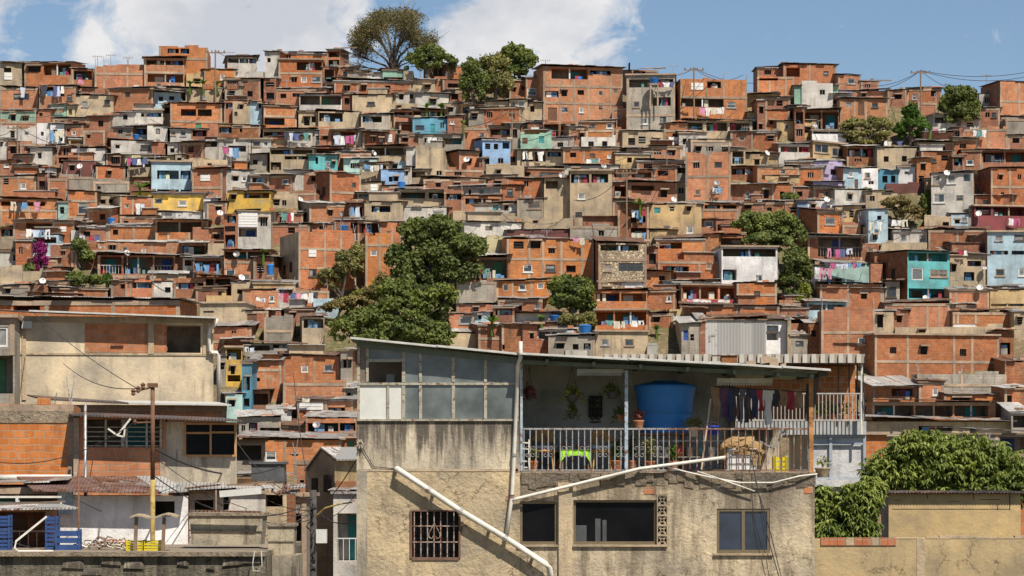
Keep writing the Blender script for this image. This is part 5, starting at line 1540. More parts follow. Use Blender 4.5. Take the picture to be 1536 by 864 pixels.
# drainpipes: the white pipes fixed to the front
mb = MB(); mb.tube([Wl(781,512,-.45),Wl(781,537,-.45),Wl(777,546,-.3),Wl(776.5,560,-.1),Wl(771,690,-.09),Wl(768,745,-.09),Wl(766,757,-.1),Wl(759,812,-.12)], 0.045, 8); mb.build('drainpipe', PIPE, NR, True)
mb = MB(); mb.tube([Wl(594,704,.05),Wl(595,703,-.2),Wl(642,734,-.2),Wl(690,766,-.2),Wl(760,808,-.2),Wl(819,846,-.2),Wl(824,852,-.2),Wl(828,880,-.2)], 0.068, 10); mb.build('drainpipe', PIPE, NR, True)
mb = MB(); mb.tube([Wl(768,751,-.1),Wl(776,748,-.12),Wl(858,728,-.14),Wl(960,703,-.16),Wl(1088,686,-.1)], 0.038, 8); mb.build('drainpipe', PIPE, NR, True)
mb = MB(); mb.tube([Wl(1000,700,-.1),Wl(1030,708,-.12),Wl(1065,716,-.12),Wl(1110,724,-.14),Wl(1160,724,-.12),Wl(1200,714,-.12),Wl(1226,711,-.05)], 0.02, 6); mb.tube([Wl(1046,707,-.1),Wl(1090,722,-.15),Wl(1132,737,-.13)], 0.018, 6); mb.build('water_hose', PIPE, NR, True)
mb = MB(); mb.tube([Wl(1128,690,-.1),Wl(1138,740,-.2),Wl(1150,800,-.25),Wl(1168,864,-.3),Wl(1180,900,-.3)], 0.011, 4); mb.tube([Wl(1140,745,-.2),Wl(1156,800,-.22),Wl(1173,870,-.3)], 0.01, 4); mb.tube([Wl(600,704,-.02),Wl(560,700,-.03),Wl(537,660,-.04)], 0.01, 4); mb.build('cable', CABLE, NR)
mb = MB()
for i in range(7):
    a = i*0.9; mb.tube([Wl(538+3*math.cos(a),664+4*math.sin(a),-.06), Wl(540+5*math.cos(a+1),668+5*math.sin(a+1),-.1), Wl(542,660,-.04)], 0.018, 4)
mb.build('cable_box', RUST, NR)
mb = MB()
for (a_, b_, r_) in [((688,764.6),(693,768),.082),((755,805),(760,808.3),.082),((640,732.6),(645,736),.082)]: mb.tube([Wl(*a_,-.2), Wl(*b_,-.2)], r_, 10)
for (a_, b_, r_) in [((771.6,680),(771.3,684),.055),((768.2,742),(768,746),.055),((857,728.3),(861,727.3),.048),((958,703.5),(962,702.5),.048)]: mb.tube([Wl(*a_,-.1), Wl(*b_,-.1)], r_, 8)
for (px_, py_) in [(650,741),(735,793),(800,833)]: mb.bar(Wl(px_,py_,-.2), Wl(px_,py_-1,.0), .03, .16)
mb.build('pipe_couplings', METAL, NR)
tag(NR, 'large ochre rendered near house with glazed upper room, railed balcony and white diagonal drainpipe', 'house')

# ---- things on and around the balcony
def thing(name, px, py, dy, label, cat, group=None):
    o = empty(name, P(px, py, 60+dy)); tag(o, label, cat, group); return o
R = random.Random(9)
t = thing('water_tank', 998, 643, 1.3, 'big blue plastic water tank on the near house balcony', 'water tank')
r_ = 0.70
mb = MB(); mb.lathe([(0.56,-0.1),(0.57,0.1),(0.60,0.30),(0.605,0.34),(0.645,0.36),(0.65,0.66),(0.70,0.88),(0.71,0.90),(0.71,0.95)], 36); mb.build('tank_body', TANKB, t, True)
mb = MB(); mb.lathe([(0.725,0.952),(0.725,0.985),(0.66,1.0),(0.40,1.06),(0.30,1.07),(0.28,1.10),(0.01,1.11)], 36); mb.build('tank_lid', TANKB, t, True)
mb = MB()
for sx in (-.4,.4):
    for sy in (-.4,.4): mb.box(sx-.05, sx+.05, sy-.05, sy+.05, -0.98, -0.16)
mb.box(-.6,.6,-.5,.5,-.155,-.105); mb.build('tank_stand', WOODM, t)
# table with lime cloth
t = thing('table', 863, 707, 1.0, 'small balcony table under the lime green cloth', 'table')
mb = MB(); mb.box(-.34,.34,-.3,.3,.46,.49); mb.build('table_top', WOODM, t)
for sx in (-.3,.3):
    for sy in (-.25,.25): mb = MB(); mb.bar((sx,sy,0),(sx,sy,.458),.04); mb.build('leg', WOODM, t)
mb = MB(); zt = 0.498
mb.quad((-.33,-.31,zt),(.33,-.31,zt),(.33,.31,zt),(-.33,.31,zt))
n = 14; pr = None
for i in range(n+1):
    u = i/n; x = -.33+.66*u; dz = 0.14 + 0.30*(abs(u-.5)*2)**6; yy = -.31-0.03*math.sin(u*25)
    cur = ((x,-.31,zt), (x*(1+0.12*abs(u-.5)*2),yy-.03,zt-dz))
    if pr: mb.quad(pr[1], cur[1], cur[0], pr[0])
    pr = cur
for s in (-1,1):
    mb.quad((s*.33,-.31,zt),(s*.33,.31,zt),(s*.38,.33,zt-.36),(s*.40,-.33,zt-.43))
o = mb.build('tablecloth', plain('lime_cloth', (0.30,0.62,0.03), 0.9, var=0.15)); o.location = t.location; tag(o, 'lime green cloth draped over the balcony table', 'tablecloth')
for i, (dx, hh, rr_, mt, nm, lb, ct) in enumerate([(-.24,.16,.05,CLOTH[3],'vase','dark red vase at the left end of the lime cloth','vase'),(-.08,.12,.06,CLOTH[7],'bowl','tan bowl in the middle of the lime cloth','bowl'),(.06,.18,.05,M['o'],'vase','orange clay vase just right of the middle of the lime cloth','vase'),(.20,.22,.055,CLOTH[9],'vase','pink red vase standing right on the lime cloth','vase'),(.30,.1,.045,CLOTH[0],'cup','white cup at the right end of the lime cloth','cup')]):
    mb = MB(); mb.lathe([(rr_*.6,0),(rr_,hh*.3),(rr_*.9,hh*.6),(rr_*.4,hh*.75),(rr_*.6,hh),(0.005,hh*.98)], 12); o = mb.build(nm, mt, None, True); o.location = Vector(t.location)+Vector((dx,-.1,.50)); tag(o, lb, ct)
# wicker chairs with petal backs
WICK = plain('wicker', (0.48,0.25,0.09), 0.8, var=0.35, scale=20)
for k_, (px, lb) in enumerate([(816,'wicker chair with rounded petal back left of the lime table'),(903,'wicker chair with rounded petal back right of the lime table')]):
    t = thing('wicker_chair', px, 707, 1.0, lb, 'chair', 'wicker chairs on the balcony')
    s = 1.25
    mb = MB(); mb.lathe([(0.02,.34*s),(.25*s,.35*s),(.27*s,.37*s),(.25*s,.40*s),(.02,.40*s)], 16); mb.build('seat', WICK, t, True)
    mb = MB()
    for a in ([90,35,145,-10,190] if k_ else [90,40,140,0,180]):
        ca, sa = math.cos(math.radians(a)), math.sin(math.radians(a)); cx, cz = .13*s*ca, .60*s+.12*s*sa
        mb.lathe([(.005,0.03),(.07*s,.02),(.085*s,0),(.07*s,-.02),(.005,-.03)], 12, (0,0,0)); 
        for i in range(len(mb.v)-60, len(mb.v)):
            v = mb.v[i]; mb.v[i] = (v[0]+cx, .2*s+v[2], cz+v[1])
    mb.bar((0,.2*s,.36*s),(0,.2*s,.62*s),.05); mb.build('backrest', WICK, t)
    mb = MB(); mb.lathe([(0.01,.405*s),(.22*s,.41*s),(.24*s,.44*s),(.22*s,.47*s),(.01,.48*s)], 16); mb.build('cushion', CLOTH[1], t, True)
    for a in (45,135,225,315):
        mb = MB(); c_, s_ = math.cos(math.radians(a)), math.sin(math.radians(a)); mb.bar((.2*s*c_,.2*s*s_,.35*s),(.24*s*c_,.24*s*s_,0),.03); mb.build('leg', WICK, t)
# black iron wall grille window
t = thing('wall_ornament', 893, 633, 2.50, 'black iron barred wall ornament with scrolled foot on the grey balcony wall', 'ornament')
IRON = plain('black_iron', (0.015,0.014,0.014), 0.6)
w_, h_ = .30*60/57.5, .60
mb = MB()
for x in (-.15,-.05,.05,.15): mb.bar((x,0,.12),(x,0,.60),.022)
for z in (.14,.30,.45,.60): mb.bar((-.165,0,z),(.165,0,z),.028)
mb.bar((-.15,0,.14),(-.07,0,.05),.03); mb.bar((.15,0,.14),(.07,0,.05),.03); mb.bar((-.13,0,0),(.13,0,0),.03); mb.bar((-.07,0,.05),(.0,0,.12),.03); mb.bar((.07,0,.05),(0,0,.12),.03)
mb.build('bars', IRON, t); mb = MB(); mb.box(-.155,.155,.02,.03,.14,.60); mb.build('backing', plain('ornament_backing', (0.05,0.05,0.05)), t)
# hanging plants
LEAF['red'] = leaf_mat('reddish_leaves', (0.14,0.035,0.03), (0.34,0.12,0.09), scale=6)
def hang(px, py, rpx, lpx, kind, lb, dy=0.9, potc=None, top=548):
    t = thing('hanging_plant', px, py, dy, lb, 'hanging plant', 'hanging plants over the balcony'); s = 0.015
    mb = MB(); rr_ = rpx*s
    for a in range(3): c_, s_ = math.cos(a*2.1+.5)*rr_*.9, math.sin(a*2.1+.5)*rr_*.9; mb.tube([(c_,s_,.0),(0,0,(py-top)*s)], .006, 3)
    mb.build('chain', CABLE, t)
    mb = MB(); mb.lathe([(rr_*.5,-.16),(rr_*.85,-.06),(rr_,0.0),(rr_*.9,0.005)], 12); mb.build('pot', potc or BFRAME, t, True)
    rs = np.random.RandomState(int(px)); n = 260; c = rs.normal(0,1,(n,3))*np.array([rr_*.75,rr_*.5,.07])+np.array([0,-.02,.07]); c[:,2] -= (np.abs(c[:,0])/rr_)**2*.06
    leaves_mesh('foliage', c, rs.normal(0,1,(n,3))+np.array([0,-.5,.5]), rs.uniform(.05,.11,n), LEAF[kind], t, .5, 4)
hang(794, 590, 7, 10, 'red', 'hanging basket of reddish flowers at the left end of the balcony')
hang(858, 592, 12, 14, 'yellow', 'hanging basket of pale trailing flowers near the middle of the grey wall')
hang(858, 618, 6, 8, 'dark', 'small dark hanging pot below the pale trailing flowers', top=596)
hang(919, 588, 11, 12, 'mid', 'hanging bowl of green leaves beside the pale blue post')
hang(930, 622, 8, 8, 'dark', 'terracotta hanging pot just left of the pale blue post', potc=M['b'], top=590)
def potplant(px, py, hpx, wpx, kind, lb, dy=0.5, pot=None, n=300, leaf=.09, name='potted_plant', potr=.12):
    t = thing(name, px, py, dy, lb, 'potted plant', 'potted plants around the balcony'); s = .015
    mb = MB(); mb.lathe([(potr*.7,0),(potr,.18),(potr*1.1,.2),(potr*1.05,.22),(.01,.2)], 14); mb.build('pot', pot or M['o'], t, True)
    rs = np.random.RandomState(int(px+py)); c = rs.normal(0,.42,(n,3))*np.array([wpx*s*.5,wpx*s*.5,hpx*s*.42])+np.array([0,0,.22+hpx*s*.45])
    leaves_mesh('foliage', c, rs.normal(0,1,(n,3))+np.array([0,-.4,.5]), rs.uniform(.6,1.3,n)*leaf, LEAF[kind], t, .45, 5)
    mb = MB()
    for i in range(5): mb.tube([(0,0,.18),tuple(c[i*7])], .008, 3)
    mb.build('stems', BARK, t)
potplant(958, 645, 18, 16, 'red', 'potted plant with reddish leaves beside the big blue tank', .25)
potplant(925, 705, 34, 20, 'bright', 'bushy green potted plant behind the railing left of the pale blue post', .8)
potplant(948, 705, 46, 12, 'mid', 'tall narrow potted plant behind the pale blue post', .9)
potplant(800, 706, 22, 14, 'mid', 'small green potted plant between the ladder and the left wicker chair', .5)
potplant(975, 706, 40, 20, 'olive', 'large olive potted plant on the floor under the big blue tank', .35)
potplant(835, 706, 20, 10, 'dark', 'dark potted plant left of the lime green table', 1.6)
potplant(1010, 706, 26, 18, 'bright', 'bright green potted plant on the floor right of the big blue tank stand', .3)
potplant(1040, 655, 16, 30, 'olive', 'spreading potted plant right of the big blue tank', .5, CLOTH[7])
potplant(1234, 716, 20, 22, 'yellow', 'rounded stone pot with thin yellow stems at the outer corner of the balcony', .1, M['c'], 60, .08, potr=.17)
# ladder
t = thing('ladder', 787, 707, .35, 'white metal ladder leaning at the left end of the balcony', 'ladder')
mb = MB(); mb.bar((-.07,0,0),(-.07,.15,.72),.03); mb.bar((.10,0,0),(.10,.15,.72),.03); mb.build('rails', PIPE, t)
mb = MB()
for i in range(5): mb.bar((-.07,.02+.03*i,.1+.14*i),(.10,.02+.03*i,.08+.14*i),.03)
mb.build('rungs', PIPE, t)
# tan cloth heap over a crate
def blob_cloth(mb, cx, cy, cz, rx, ry, rz, rs, n=22, m=12, amp=.2):
    base = len(mb.v)
    for j in range(m+1):
        th = math.pi*0.5*j/m*1.25
        for i in range(n):
            a = 2*math.pi*i/n; f = 1+amp*math.sin(a*7+j*1.3)+amp*.6*math.sin(a*9+j*1.7+1)+rs.uniform(-.05,.05)
            mb.v.append((cx+rx*math.sin(th)*math.cos(a)*f, cy+ry*math.sin(th)*math.sin(a)*f, cz+rz*math.cos(th)*(1+.12*math.sin(a*3+j))))
    for j in range(m):
        for i in range(n):
            i2 = (i+1)%n; mb.f.append((base+j*n+i, base+j*n+i2, base+(j+1)*n+i2, base+(j+1)*n+i)); mb.m.append(0)
t = thing('crate', 1112, 706, .55, 'white crate under the heap of tan cloth on the balcony', 'crate')
mb = MB(); mb.box(-.34,.34,-.2,.2,0,.5); mb.build('crate_box', CLOTH[0], t)
mb = MB()
for z in (.14,.3): mb.box(-.35,.35,-.215,-.2,z,z+.03)
for x in (-.34,0,.31): mb.box(x,x+.03,-.22,-.205,0.01,.49)
mb.build('crate_ribs', METAL, t)
TAN = plain('tan_cloth', (0.36,0.235,0.11), .95, var=.35, scale=9)
mb = MB(); blob_cloth(mb, 0,0,.50, .46,.26,.34, R); blob_cloth(mb, .32,-.1,.25,.15,.14,.35,R,12,8); blob_cloth(mb, -.38,-.08,.36,.13,.12,.3,R,12,8)
o = mb.build('cloth_heap', TAN, None, True); o.location = t.location; tag(o, 'crumpled heap of tan cloth on the balcony behind the railing', 'cloth')
def bucket(px, py, dy, r, h, mt, lb, name='bucket', cat='bucket'):
    t = thing(name, px, py, dy, lb, cat)
    mb = MB(); mb.lathe([(.01,0),(r*.85,0),(r,h),(r*1.05,h),(r*1.05,h-.02),(r*.95,h-.03),(r*.82,.02)], 16); mb.build('bucket_body', mt, t, True)
    mb = MB(); pts = [(r*math.cos(a),0,h+.5*r*math.sin(a)) for a in [i*math.pi/8 for i in range(9)]]; mb.tube(pts,.006,3); mb.build('handle', METAL, t)
BLUEP = plain('plastic_blue', (0.03,0.06,0.50), .4, var=.1); YEL = plain('plastic_yellow', (0.62,0.50,0.02), .5, var=.2)
bucket(1069, 652, .4, .17, .20, BLUEP, 'royal blue basin on the balcony shelf right of the big blue tank', 'basin', 'basin')
def crate(px, py, Y, w, d, h, mt, lb, rows=3, group=None, name='crate', rz=0):
    t = empty(name, P(px,py,Y), rz); tag(t, lb, 'crate', group)
    mb = MB(); t_ = .02
    for z in [h*i/rows for i in range(rows)]:
        z1 = z+h/rows*.72
        mb.box(-w/2,w/2,-d/2,-d/2+t_,z,z1); mb.box(-w/2,w/2,d/2-t_,d/2,z,z1); mb.box(-w/2,-w/2+t_,-d/2+t_+.001,d/2-t_-.001,z,z1); mb.box(w/2-t_,w/2,-d/2+t_+.001,d/2-t_-.001,z,z1)
    mb.build('crate_sides', mt, t); mb = MB()
    for sx in (-1,1):
        for sy in (-1,1): mb.box(sx*(w/2)-.025, sx*(w/2)+.025, sy*d/2-.025, sy*d/2+.025, 0.002, h)
    mb.box(-w/2+.03,w/2-.03,-d/2+.03,d/2-.03,.01,.03); mb.build('crate_corners', mt, t)
crate(1170, 707, 60.35, .28, .25, .35, YEL, 'yellow plastic crate behind the right end of the balcony railing')
# shelf and junk to the right on the balcony
t = thing('bench', 1035, 706, .8, 'cluttered metal bench behind the railing below the big blue tank', 'bench')
mb = MB(); mb.box(-.75,.75,-.2,.2,.66,.69); mb.box(-.7,.7,-.18,.18,.30,.32); mb.build('shelves', METAL, t)
for x in (-.72,.72):
    mb = MB(); mb.bar((x,0,0),(x,0,.66),.05); mb.build('leg', METAL, t)
jl = [('paint_can','dented white can left on the lower bench shelf',-.5,.33,CLOTH[0]),('paint_can','red brown can on the lower bench shelf',-.25,.33,CLOTH[3]),('paint_can','grey can in the middle of the lower bench shelf',.0,.33,METAL),('paint_can','teal can on the lower bench shelf',.25,.33,CLOTH[10]),('paint_can','pale can at the right of the lower bench shelf',.5,.33,CLOTH[8])]
for nm, lb, dx, z, mt in jl:
    mb = MB(); mb.lathe([(.01,0),(.09,0),(.09,.2),(.095,.21),(.01,.215)], 12); o = mb.build(nm, mt, None, True); o.location = Vector(t.location)+Vector((dx,-.05,z-.008)); tag(o, lb, 'can')
for (a, b, w, mt, lb, nm) in [((1004,706,.3),(1022,668,.3),.05,CLOTH[3],'red pole leaning behind the balcony railing','pole'),((1052,706,.2),(1066,598,.3),.035,plain('pale_wood',(0.5,0.36,0.25)),'long pale wooden stick standing up from the balcony','stick'),
                          ((1161,672,.1),(1183,636,.1),.07,METAL,'short grey board propped diagonally at the right of the balcony','board'),((1140,662,.15),(1162,674,.15),.06,METAL,'grey bar crossing the railing beside the tan cloth heap','bar')]:
    mb = MB(); mb.bar(P(a[0],a[1],60+a[2]), P(b[0],b[1],60+b[2]), w, w*.6); o = mb.build(nm, mt); tag(o, lb, nm)
# laundry hung under the roof: each garment its own thing
lr = random.Random(6)
t = MB(); t.tube([P(1068,580,60.9), P(1212,588,60.9)], .012, 4); o = t.build('clothes_rail', CABLE); tag(o, 'rail for laundry under the near house roof', 'clothes rail')
gs = [(1074,12,70,7,'shirt','pale checked shirt at the left end of the balcony laundry'),(1086,12,55,9,'shirt','dark plum shirt second from the left in the balcony laundry'),(1096,10,60,2,'shirt','dusky blue shirt third from the left in the balcony laundry'),
      (1105,9,62,5,'trousers','black trousers left of the grey blue trousers in the balcony laundry'),(1114,9,64,6,'trousers','grey blue trousers in the middle of the balcony laundry'),(1123,9,60,5,'trousers','black trousers between the grey blue trousers and the navy shirt'),
      (1132,10,52,2,'shirt','navy shirt beside the red and white shirts in the balcony laundry'),(1142,11,40,3,'shirt','bright red shirt in the balcony laundry'),(1152,14,62,0,'shirt','long white shirt with dark hem right of the red shirt'),
      (1164,11,30,5,'towel','dark cloth right of the long white shirt'),(1175,12,28,7,'towel','brown towel near the right end of the balcony laundry'),(1186,11,34,3,'towel','dark red towel hanging second from the right'),(1198,13,30,7,'dress','tan cloth at the right end of the balcony laundry')]
DK = {9: plain('cloth_plum',(0.13,0.07,0.12),.95), 2: plain('cloth_navy',(0.06,0.07,0.14),.95), 7: plain('cloth_tan',(0.30,0.20,0.12),.95), 6: plain('cloth_greyblue',(0.13,0.15,0.20),.95)}
for i, (px, w, l, ci, kd, lb) in enumerate(gs):
    mb = MB(); garment(mb, 0, 0, w*.015, l*.015*.85, lr, kd, 0); o = mb.build('garment', DK.get(ci, CLOTH[ci]), None, True); o.location = P(px, 579.5+(px-1068)*.055, 60.9); o.rotation_euler = (0,0,lr.uniform(-.35,.35)); tag(o, lb, 'garment', 'laundry hanging on the near house balcony')
mb = MB(); mb.box(-.25,.25,-.03,.03,-.06,.0); 
# small box and rubble on the near roof
t = thing('wooden_box', 1092, 547, 2.0, 'rusty brown box standing on the near house roof', 'box')
mb = MB(); mb.box(-.16,.2,-.15,.15,0,.20); mb.build('box_body', plain('rusty_box',(0.28,0.11,0.04),.8,var=.4), t); mb = MB(); mb.box(-.36,.22,-.18,.18,.202,.215); mb.build('lid', ZINC[1], t)
t = thing('rubble_heap', 1145, 552, 1.5, 'pale rubble heap on the near house roof beside the box', 'rubble')
mb = MB()
for i in range(16): x = R.uniform(-.4,.5); s = R.uniform(.05,.12); mb.obox((x,R.uniform(-.2,.2),.05+max(0,.2-abs(x)*.4)*R.random()), (s,R.uniform(-.03,.03),.02), (0,s,0), (0,.02,s*.7))
mb.build('rubble', CONC, t)
# ================================================================== buildings between the near house and the hill
def mk(x0, x1, y0, y1, mat, roof, ops, Y, D, label, L=0, R=0, sm=None, rj=0, fz=-12, cat='house', name='house'):
    h = dict(x0=x0, x1=x1, y0=y0, y1=y1, mat=mat, roof=roof, L=L, R=R, ops=ops, sm=sm, Y=Y, D=D, rj=rj, fz=fz, label=label, tilt=1.2)
    if rj == 0 and x1 < 420: h['rj'] = 6.5
    make_house(h, int(x0*3+y0+1000)); tag(h['root'], label, cat); h['root'].name = name; MIDS.append(h); return h
MIDS = []
class Bx:      # boxes given by photo columns and rows at a depth, stored relative to a root
    def __init__(s, root, Y): s.o = Vector(root.location); s.Y = Y; s.mb = MB(); s.root = root
    def box(s, x0, x1, r0, r1, dy0, dy1, m=0):
        a = P(x0, r1, s.Y)-s.o; b = P(x1, r0, s.Y)-s.o
        s.mb.box(a.x, b.x, a.y+dy0, a.y+dy1, a.z, b.z, m); return s
    def build(s, name, mat, smooth=False): return s.mb.build(name, mat, s.root, smooth)
def sheet_roof(root, pts, mat, name='roof', t=0.05):
    """pts: four world corners front-left, front-right, back-right, back-left"""
    mb = MB(); o = Vector(root.location); p = [Vector(q)-o for q in pts]
    mb.hexa([q for q in p] + [q+Vector((0,0,t)) for q in p]); return mb.build(name, mat, root)
M['beige'] = plaster_mat('pale_beige_render', (0.55,0.44,0.29), amt=.65, patch=.2, crack=.0, streak_lo=.55, bumpd=.012)
# big beige building
h = mk(24, 320, 478, 640, 'beige', 'x', [('B',249,301,486,528)], 100, 9, 'large plain beige rendered building with brick infill and white drainpipe', fz=-15)
rt_ = h['root']; rt_['label'] = 'large plain beige rendered building with brick infill and white drainpipe'
b = Bx(rt_, 100)
b.box(24,321,474,483,-.06,.3).box(33,39,483,600,-.05,0).box(220,229,483,530,-.06,0).box(302,310,483,530,-.05,0).box(30,320,529,532,-.04,0); b.build('concrete_frame', M['c'])
b = Bx(rt_, 100); b.box(126,220,484,528,-.015,0).box(229,248,484,528,-.015,0); b.build('brick_infill', M['o'])
b = Bx(rt_, 100)
for i in range(4): b.box(245,249,486+i*11,492+i*11,-.02,0)
b.box(165,184,515,518,-.10,0); b.build('loose_bricks', M['b'])
sheet_roof(rt_, [P(36,469,99.4),P(320,477,99.4),P(320,475,109),P(36,467,109)], ZINC[3])
b = Bx(rt_, 99.4); 
mb = MB(); mb.bar(P(40,466,99.35)-rt_.location, P(320,474.5,99.35)-rt_.location, .09, .06); mb.build('roof_edge', WHITEZ, rt_)
mb = MB(); o_ = rt_.location; mb.tube([P(322,476,99.6)-o_,P(320,485,99.6)-o_,P(312,491,99.8)-o_,P(311,500,99.85)-o_,P(311,525,99.85)-o_,P(315,527,99.85)-o_,P(323,527,99.8)-o_,P(325,531,99.8)-o_,P(325,606,99.8)-o_],.07,8); mb.build('drainpipe', PIPE, rt_, True)
mb = MB(); mb.box((P(33,0,100).x-o_.x), P(48,0,100).x-o_.x, -.2,-.02, P(0,493,100).z-o_.z, P(0,482,100).z-o_.z); mb.build('junction_box', WPANEL, rt_)
# buildings behind it
mk(-30, 270, 450, 520, 'o', 'z', [('B',20,60,458,468)], 113, 5, 'long low orange brick building behind the beige building with brick infill', fz=-10, rj=-1.5)
mk(-60, 22, 476, 640, 'g', 'f', [('B',-40,20,533,590),('w',-50,12,490,520)], 97, 6, 'grey block building cut by the left edge beside the large beige building', fz=-12)
# long lean-to roof under the beige building
h = mk(62, 340, 607, 650, 'o', 'x', [], 93, 4, 'long brick lean-to with pale edged roof under the large beige building', fz=-8); rt_ = h['root']
sheet_roof(rt_, [P(60,600,92.4),P(190,606,92.4),P(190,603,97),P(60,594,97)], ZINC[3]); sheet_roof(rt_, [P(188,605.5,92.3),P(342,608,92.3),P(342,604,97),P(188,602,97)], WHITEZ)
mk(-40, 110, 606, 720, 'o', 'p', [], 85, 5, 'orange brick wall building with grey band at lower left', fz=-8)
rt_ = MIDS[-1]['root']; b = Bx(rt_, 85); b.box(-40,108,607,634,-.03,0); b.build('concrete_band', M['rubblec'])
h = mk(110, 248, 626, 720, 'o', 'x', [('B',128,241,629,671)], 85.2, 5, 'orange brick house with wide barred opening under a dark sheet roof', fz=-8); rt_ = h['root']
sheet_roof(rt_, [P(104,624,84.3),P(357,632,84.3),P(357,628,90),P(104,619,90)], ZINC[3])
b = Bx(rt_, 85.1)
for x in (156,187,217,238): b.box(x,x+3,629,671,0,.05)
for r in (640,647,654,661,668): b.box(128,241,r,r+1.3,.06,.09)
b.build('window_grille', RUST)
h = mk(248, 355, 633, 724, 'nearup', 'x', [], 85.6, 5, 'stained beige house with two pane orange framed window at lower left', fz=-8); rt_ = h['root']
b = Bx(rt_, 85.6); b.box(278,352,636,683,-.03,-.02); b.build('pane', PANE2)
b = Bx(rt_, 85.6); F1 = plain('varnished_wood', (0.42,0.22,0.09), .6, var=.3); b.box(276,279,634,685,-.09,0).box(351,354,634,685,-.09,0).box(279,351,634,637,-.09,-.03).box(279,351,682,685,-.09,-.03).box(314,317,637,682,-.08,-.03).box(279,314,648,651,-.075,-.03).box(317,351,647,650,-.075,-.03); b.build('window_frame', F1)
mb = MB(); mb.tube([P(-20,717,84.6)-Vector(rt_.location), P(107,717,84.6)-Vector(rt_.location)], .11, 8); o = mb.build('drainpipe', PIPE, None, True); o.location = rt_.location; tag(o, 'thick white pipe lying along the base of the left brick wall', 'pipe')
# terrace level behind the bottom wall
TZ = 10.06
mb = MB(); mb.box(P(-80,0,72).x, P(398,0,72).x, 72, 84.5, 2, TZ-.12, 0); o = mb.build('retaining_wall', plaster_mat('mouldy_concrete', (0.28,0.235,0.16), amt=.9, dirt=(0.05,0.045,0.035), patch=.5, crack=.5, bumpd=.06, streak_lo=.44)); tag(o, 'dark mouldy concrete wall along the bottom left of the picture', 'wall')
mb = MB(); mb.box(P(-80,0,72).x, P(398,0,72).x, 71.85, 84.6, TZ-.118, TZ); mb.build('coping_slab', M['rubblec'], o)
rr = random.Random(8); mb = MB()
for i in range(40):
    x = rr.uniform(P(-60,0,72).x, P(390,0,72).x); s = rr.uniform(.05,.35); z = rr.uniform(8.6, TZ-.3); mb.hexa([(x-s,71.96-.02,z),(x+s,71.95,z+rr.uniform(-.05,.05)),(x+s,72,z),(x-s,72,z),(x-s*.8,71.97,z+s*.7),(x+s*.7,71.93,z+s*.6),(x+s,72,z+s*.7),(x-s,72,z+s*.7)])
mb.build('flaked_render', M['nearup'], o)
h = mk(88, 282, 744, 826, 'w', 'x', [('B',232,262,752,775)], 80, 4, 'low white painted shed wall under the rusty corrugated roof', fz=-3, cat='shed', name='shed'); rt_ = h['root']
sheet_roof(rt_, [P(46,737,79.3),P(240,741,79.3),P(228,716.5,84.4),P(50,717,84.4)], sheet_mat('corrugated_rust_red', (0.30,0.19,0.16), .55))
sheet_roof(rt_, [P(236,740.5,79.25),P(277,738,79.3),P(266,716,84.4),P(226,716,84.4)], ZINC[2])
b = Bx(rt_, 79.9); b.box(86,108,738,772,-.05,0); b.build('end_post', M['k'])
mk(-40, 88, 730, 826, 'r', 'z', [('B',-30,82,742,800)], 81, 3, 'dark open brick shed at the left edge beneath pale roof strips', fz=-3, cat='shed', name='shed')
h = mk(-40, 76, 765, 828, 'r', 'x', [('B',-35,68,768,826)], 76.5, 3, 'open fronted lean-to with brown inner wall at bottom left corner', fz=-3, cat='shed', name='shed'); rt_ = h['root']
sheet_roof(rt_, [P(-40,766,75.8),P(110,764,75.6),P(100,757,79),P(-40,757,79)], ZINC[2])
b = Bx(rt_, 75.6); b.box(-20,85,744,747,0,.1).box(-20,85,753,756,.2,.3); b.build('roof_poles', PIPE)
mk(284, 398, 737, 800, 'W', 'z', [('B',292,320,750,770),('d',335,343,745,765)], 83, 4, 'whitewashed low house behind the grey concrete cistern', fz=-4)
rt_ = MIDS[-1]['root']; sheet_roof(rt_, [P(268,736,82.4),P(345,732,82.4),P(350,722,87),P(272,721,87)], ZINC[2], 'patched_roof')
mk(392, 430, 735, 800, 'c', 'p', [('B',398,424,742,760)], 93, 4, 'narrow stained beige house beside the black water box', fz=-8)
mk(420, 454, 742, 820, 'o', 'p', [('d',430,436,760,775)], 99, 4, 'narrow orange brick house end above the second concrete cistern', fz=-8)
mk(348, 398, 660, 740, 'g', 't', [('B',352,392,668,690)], 108, 4, 'dark barred grey house right of the orange framed window', fz=-8)
mk(356, 420, 715, 760, 'C', 'z', [], 101, 3, 'low ochre wall house under the black water box', fz=-8)
mk(330, 460, 745, 900, 'g', 'f', [('B',400,452,770,850)], 97, 5, 'tall shaded grey house behind the concrete cisterns', fz=-8)
# concrete cisterns
def cistern(x0, x1, r0, r1, Y, lb, d=1.4):
    a = P(x0, r1, Y); bb = P(x1, r0, Y); t = empty('cistern', ((a.x+bb.x)/2, Y+d/2, a.z)); tag(t, lb, 'cistern', 'concrete cisterns'); w = (bb.x-a.x)/2; hh = bb.z-a.z
    mb = MB(); pr = [(-1,0,.0),(-.98,.75,.0),(-.9,.93,.0),(-.8,1,0)]
    mb.hexa([(-w*.94,-d/2*.94,0),(w*.94,-d/2*.94,0),(w*.94,d/2*.94,0),(-w*.94,d/2*.94,0),(-w,-d/2,hh*.9),(w,-d/2,hh*.9),(w,d/2,hh*.9),(-w,d/2,hh*.9)])
    mb.build('basin', CISM, t)
    mb = MB(); mb.box(-w-.04,w+.04,-d/2-.05,d/2+.05,hh*.9+.002,hh); mb.build('lid', M['rubblec'], t)
    mb = MB(); mb.box(-w,w,-d/2-.02,-d/2*.94-.0,hh*.42,hh*.47) ; mb.build('rib', CISM, t)
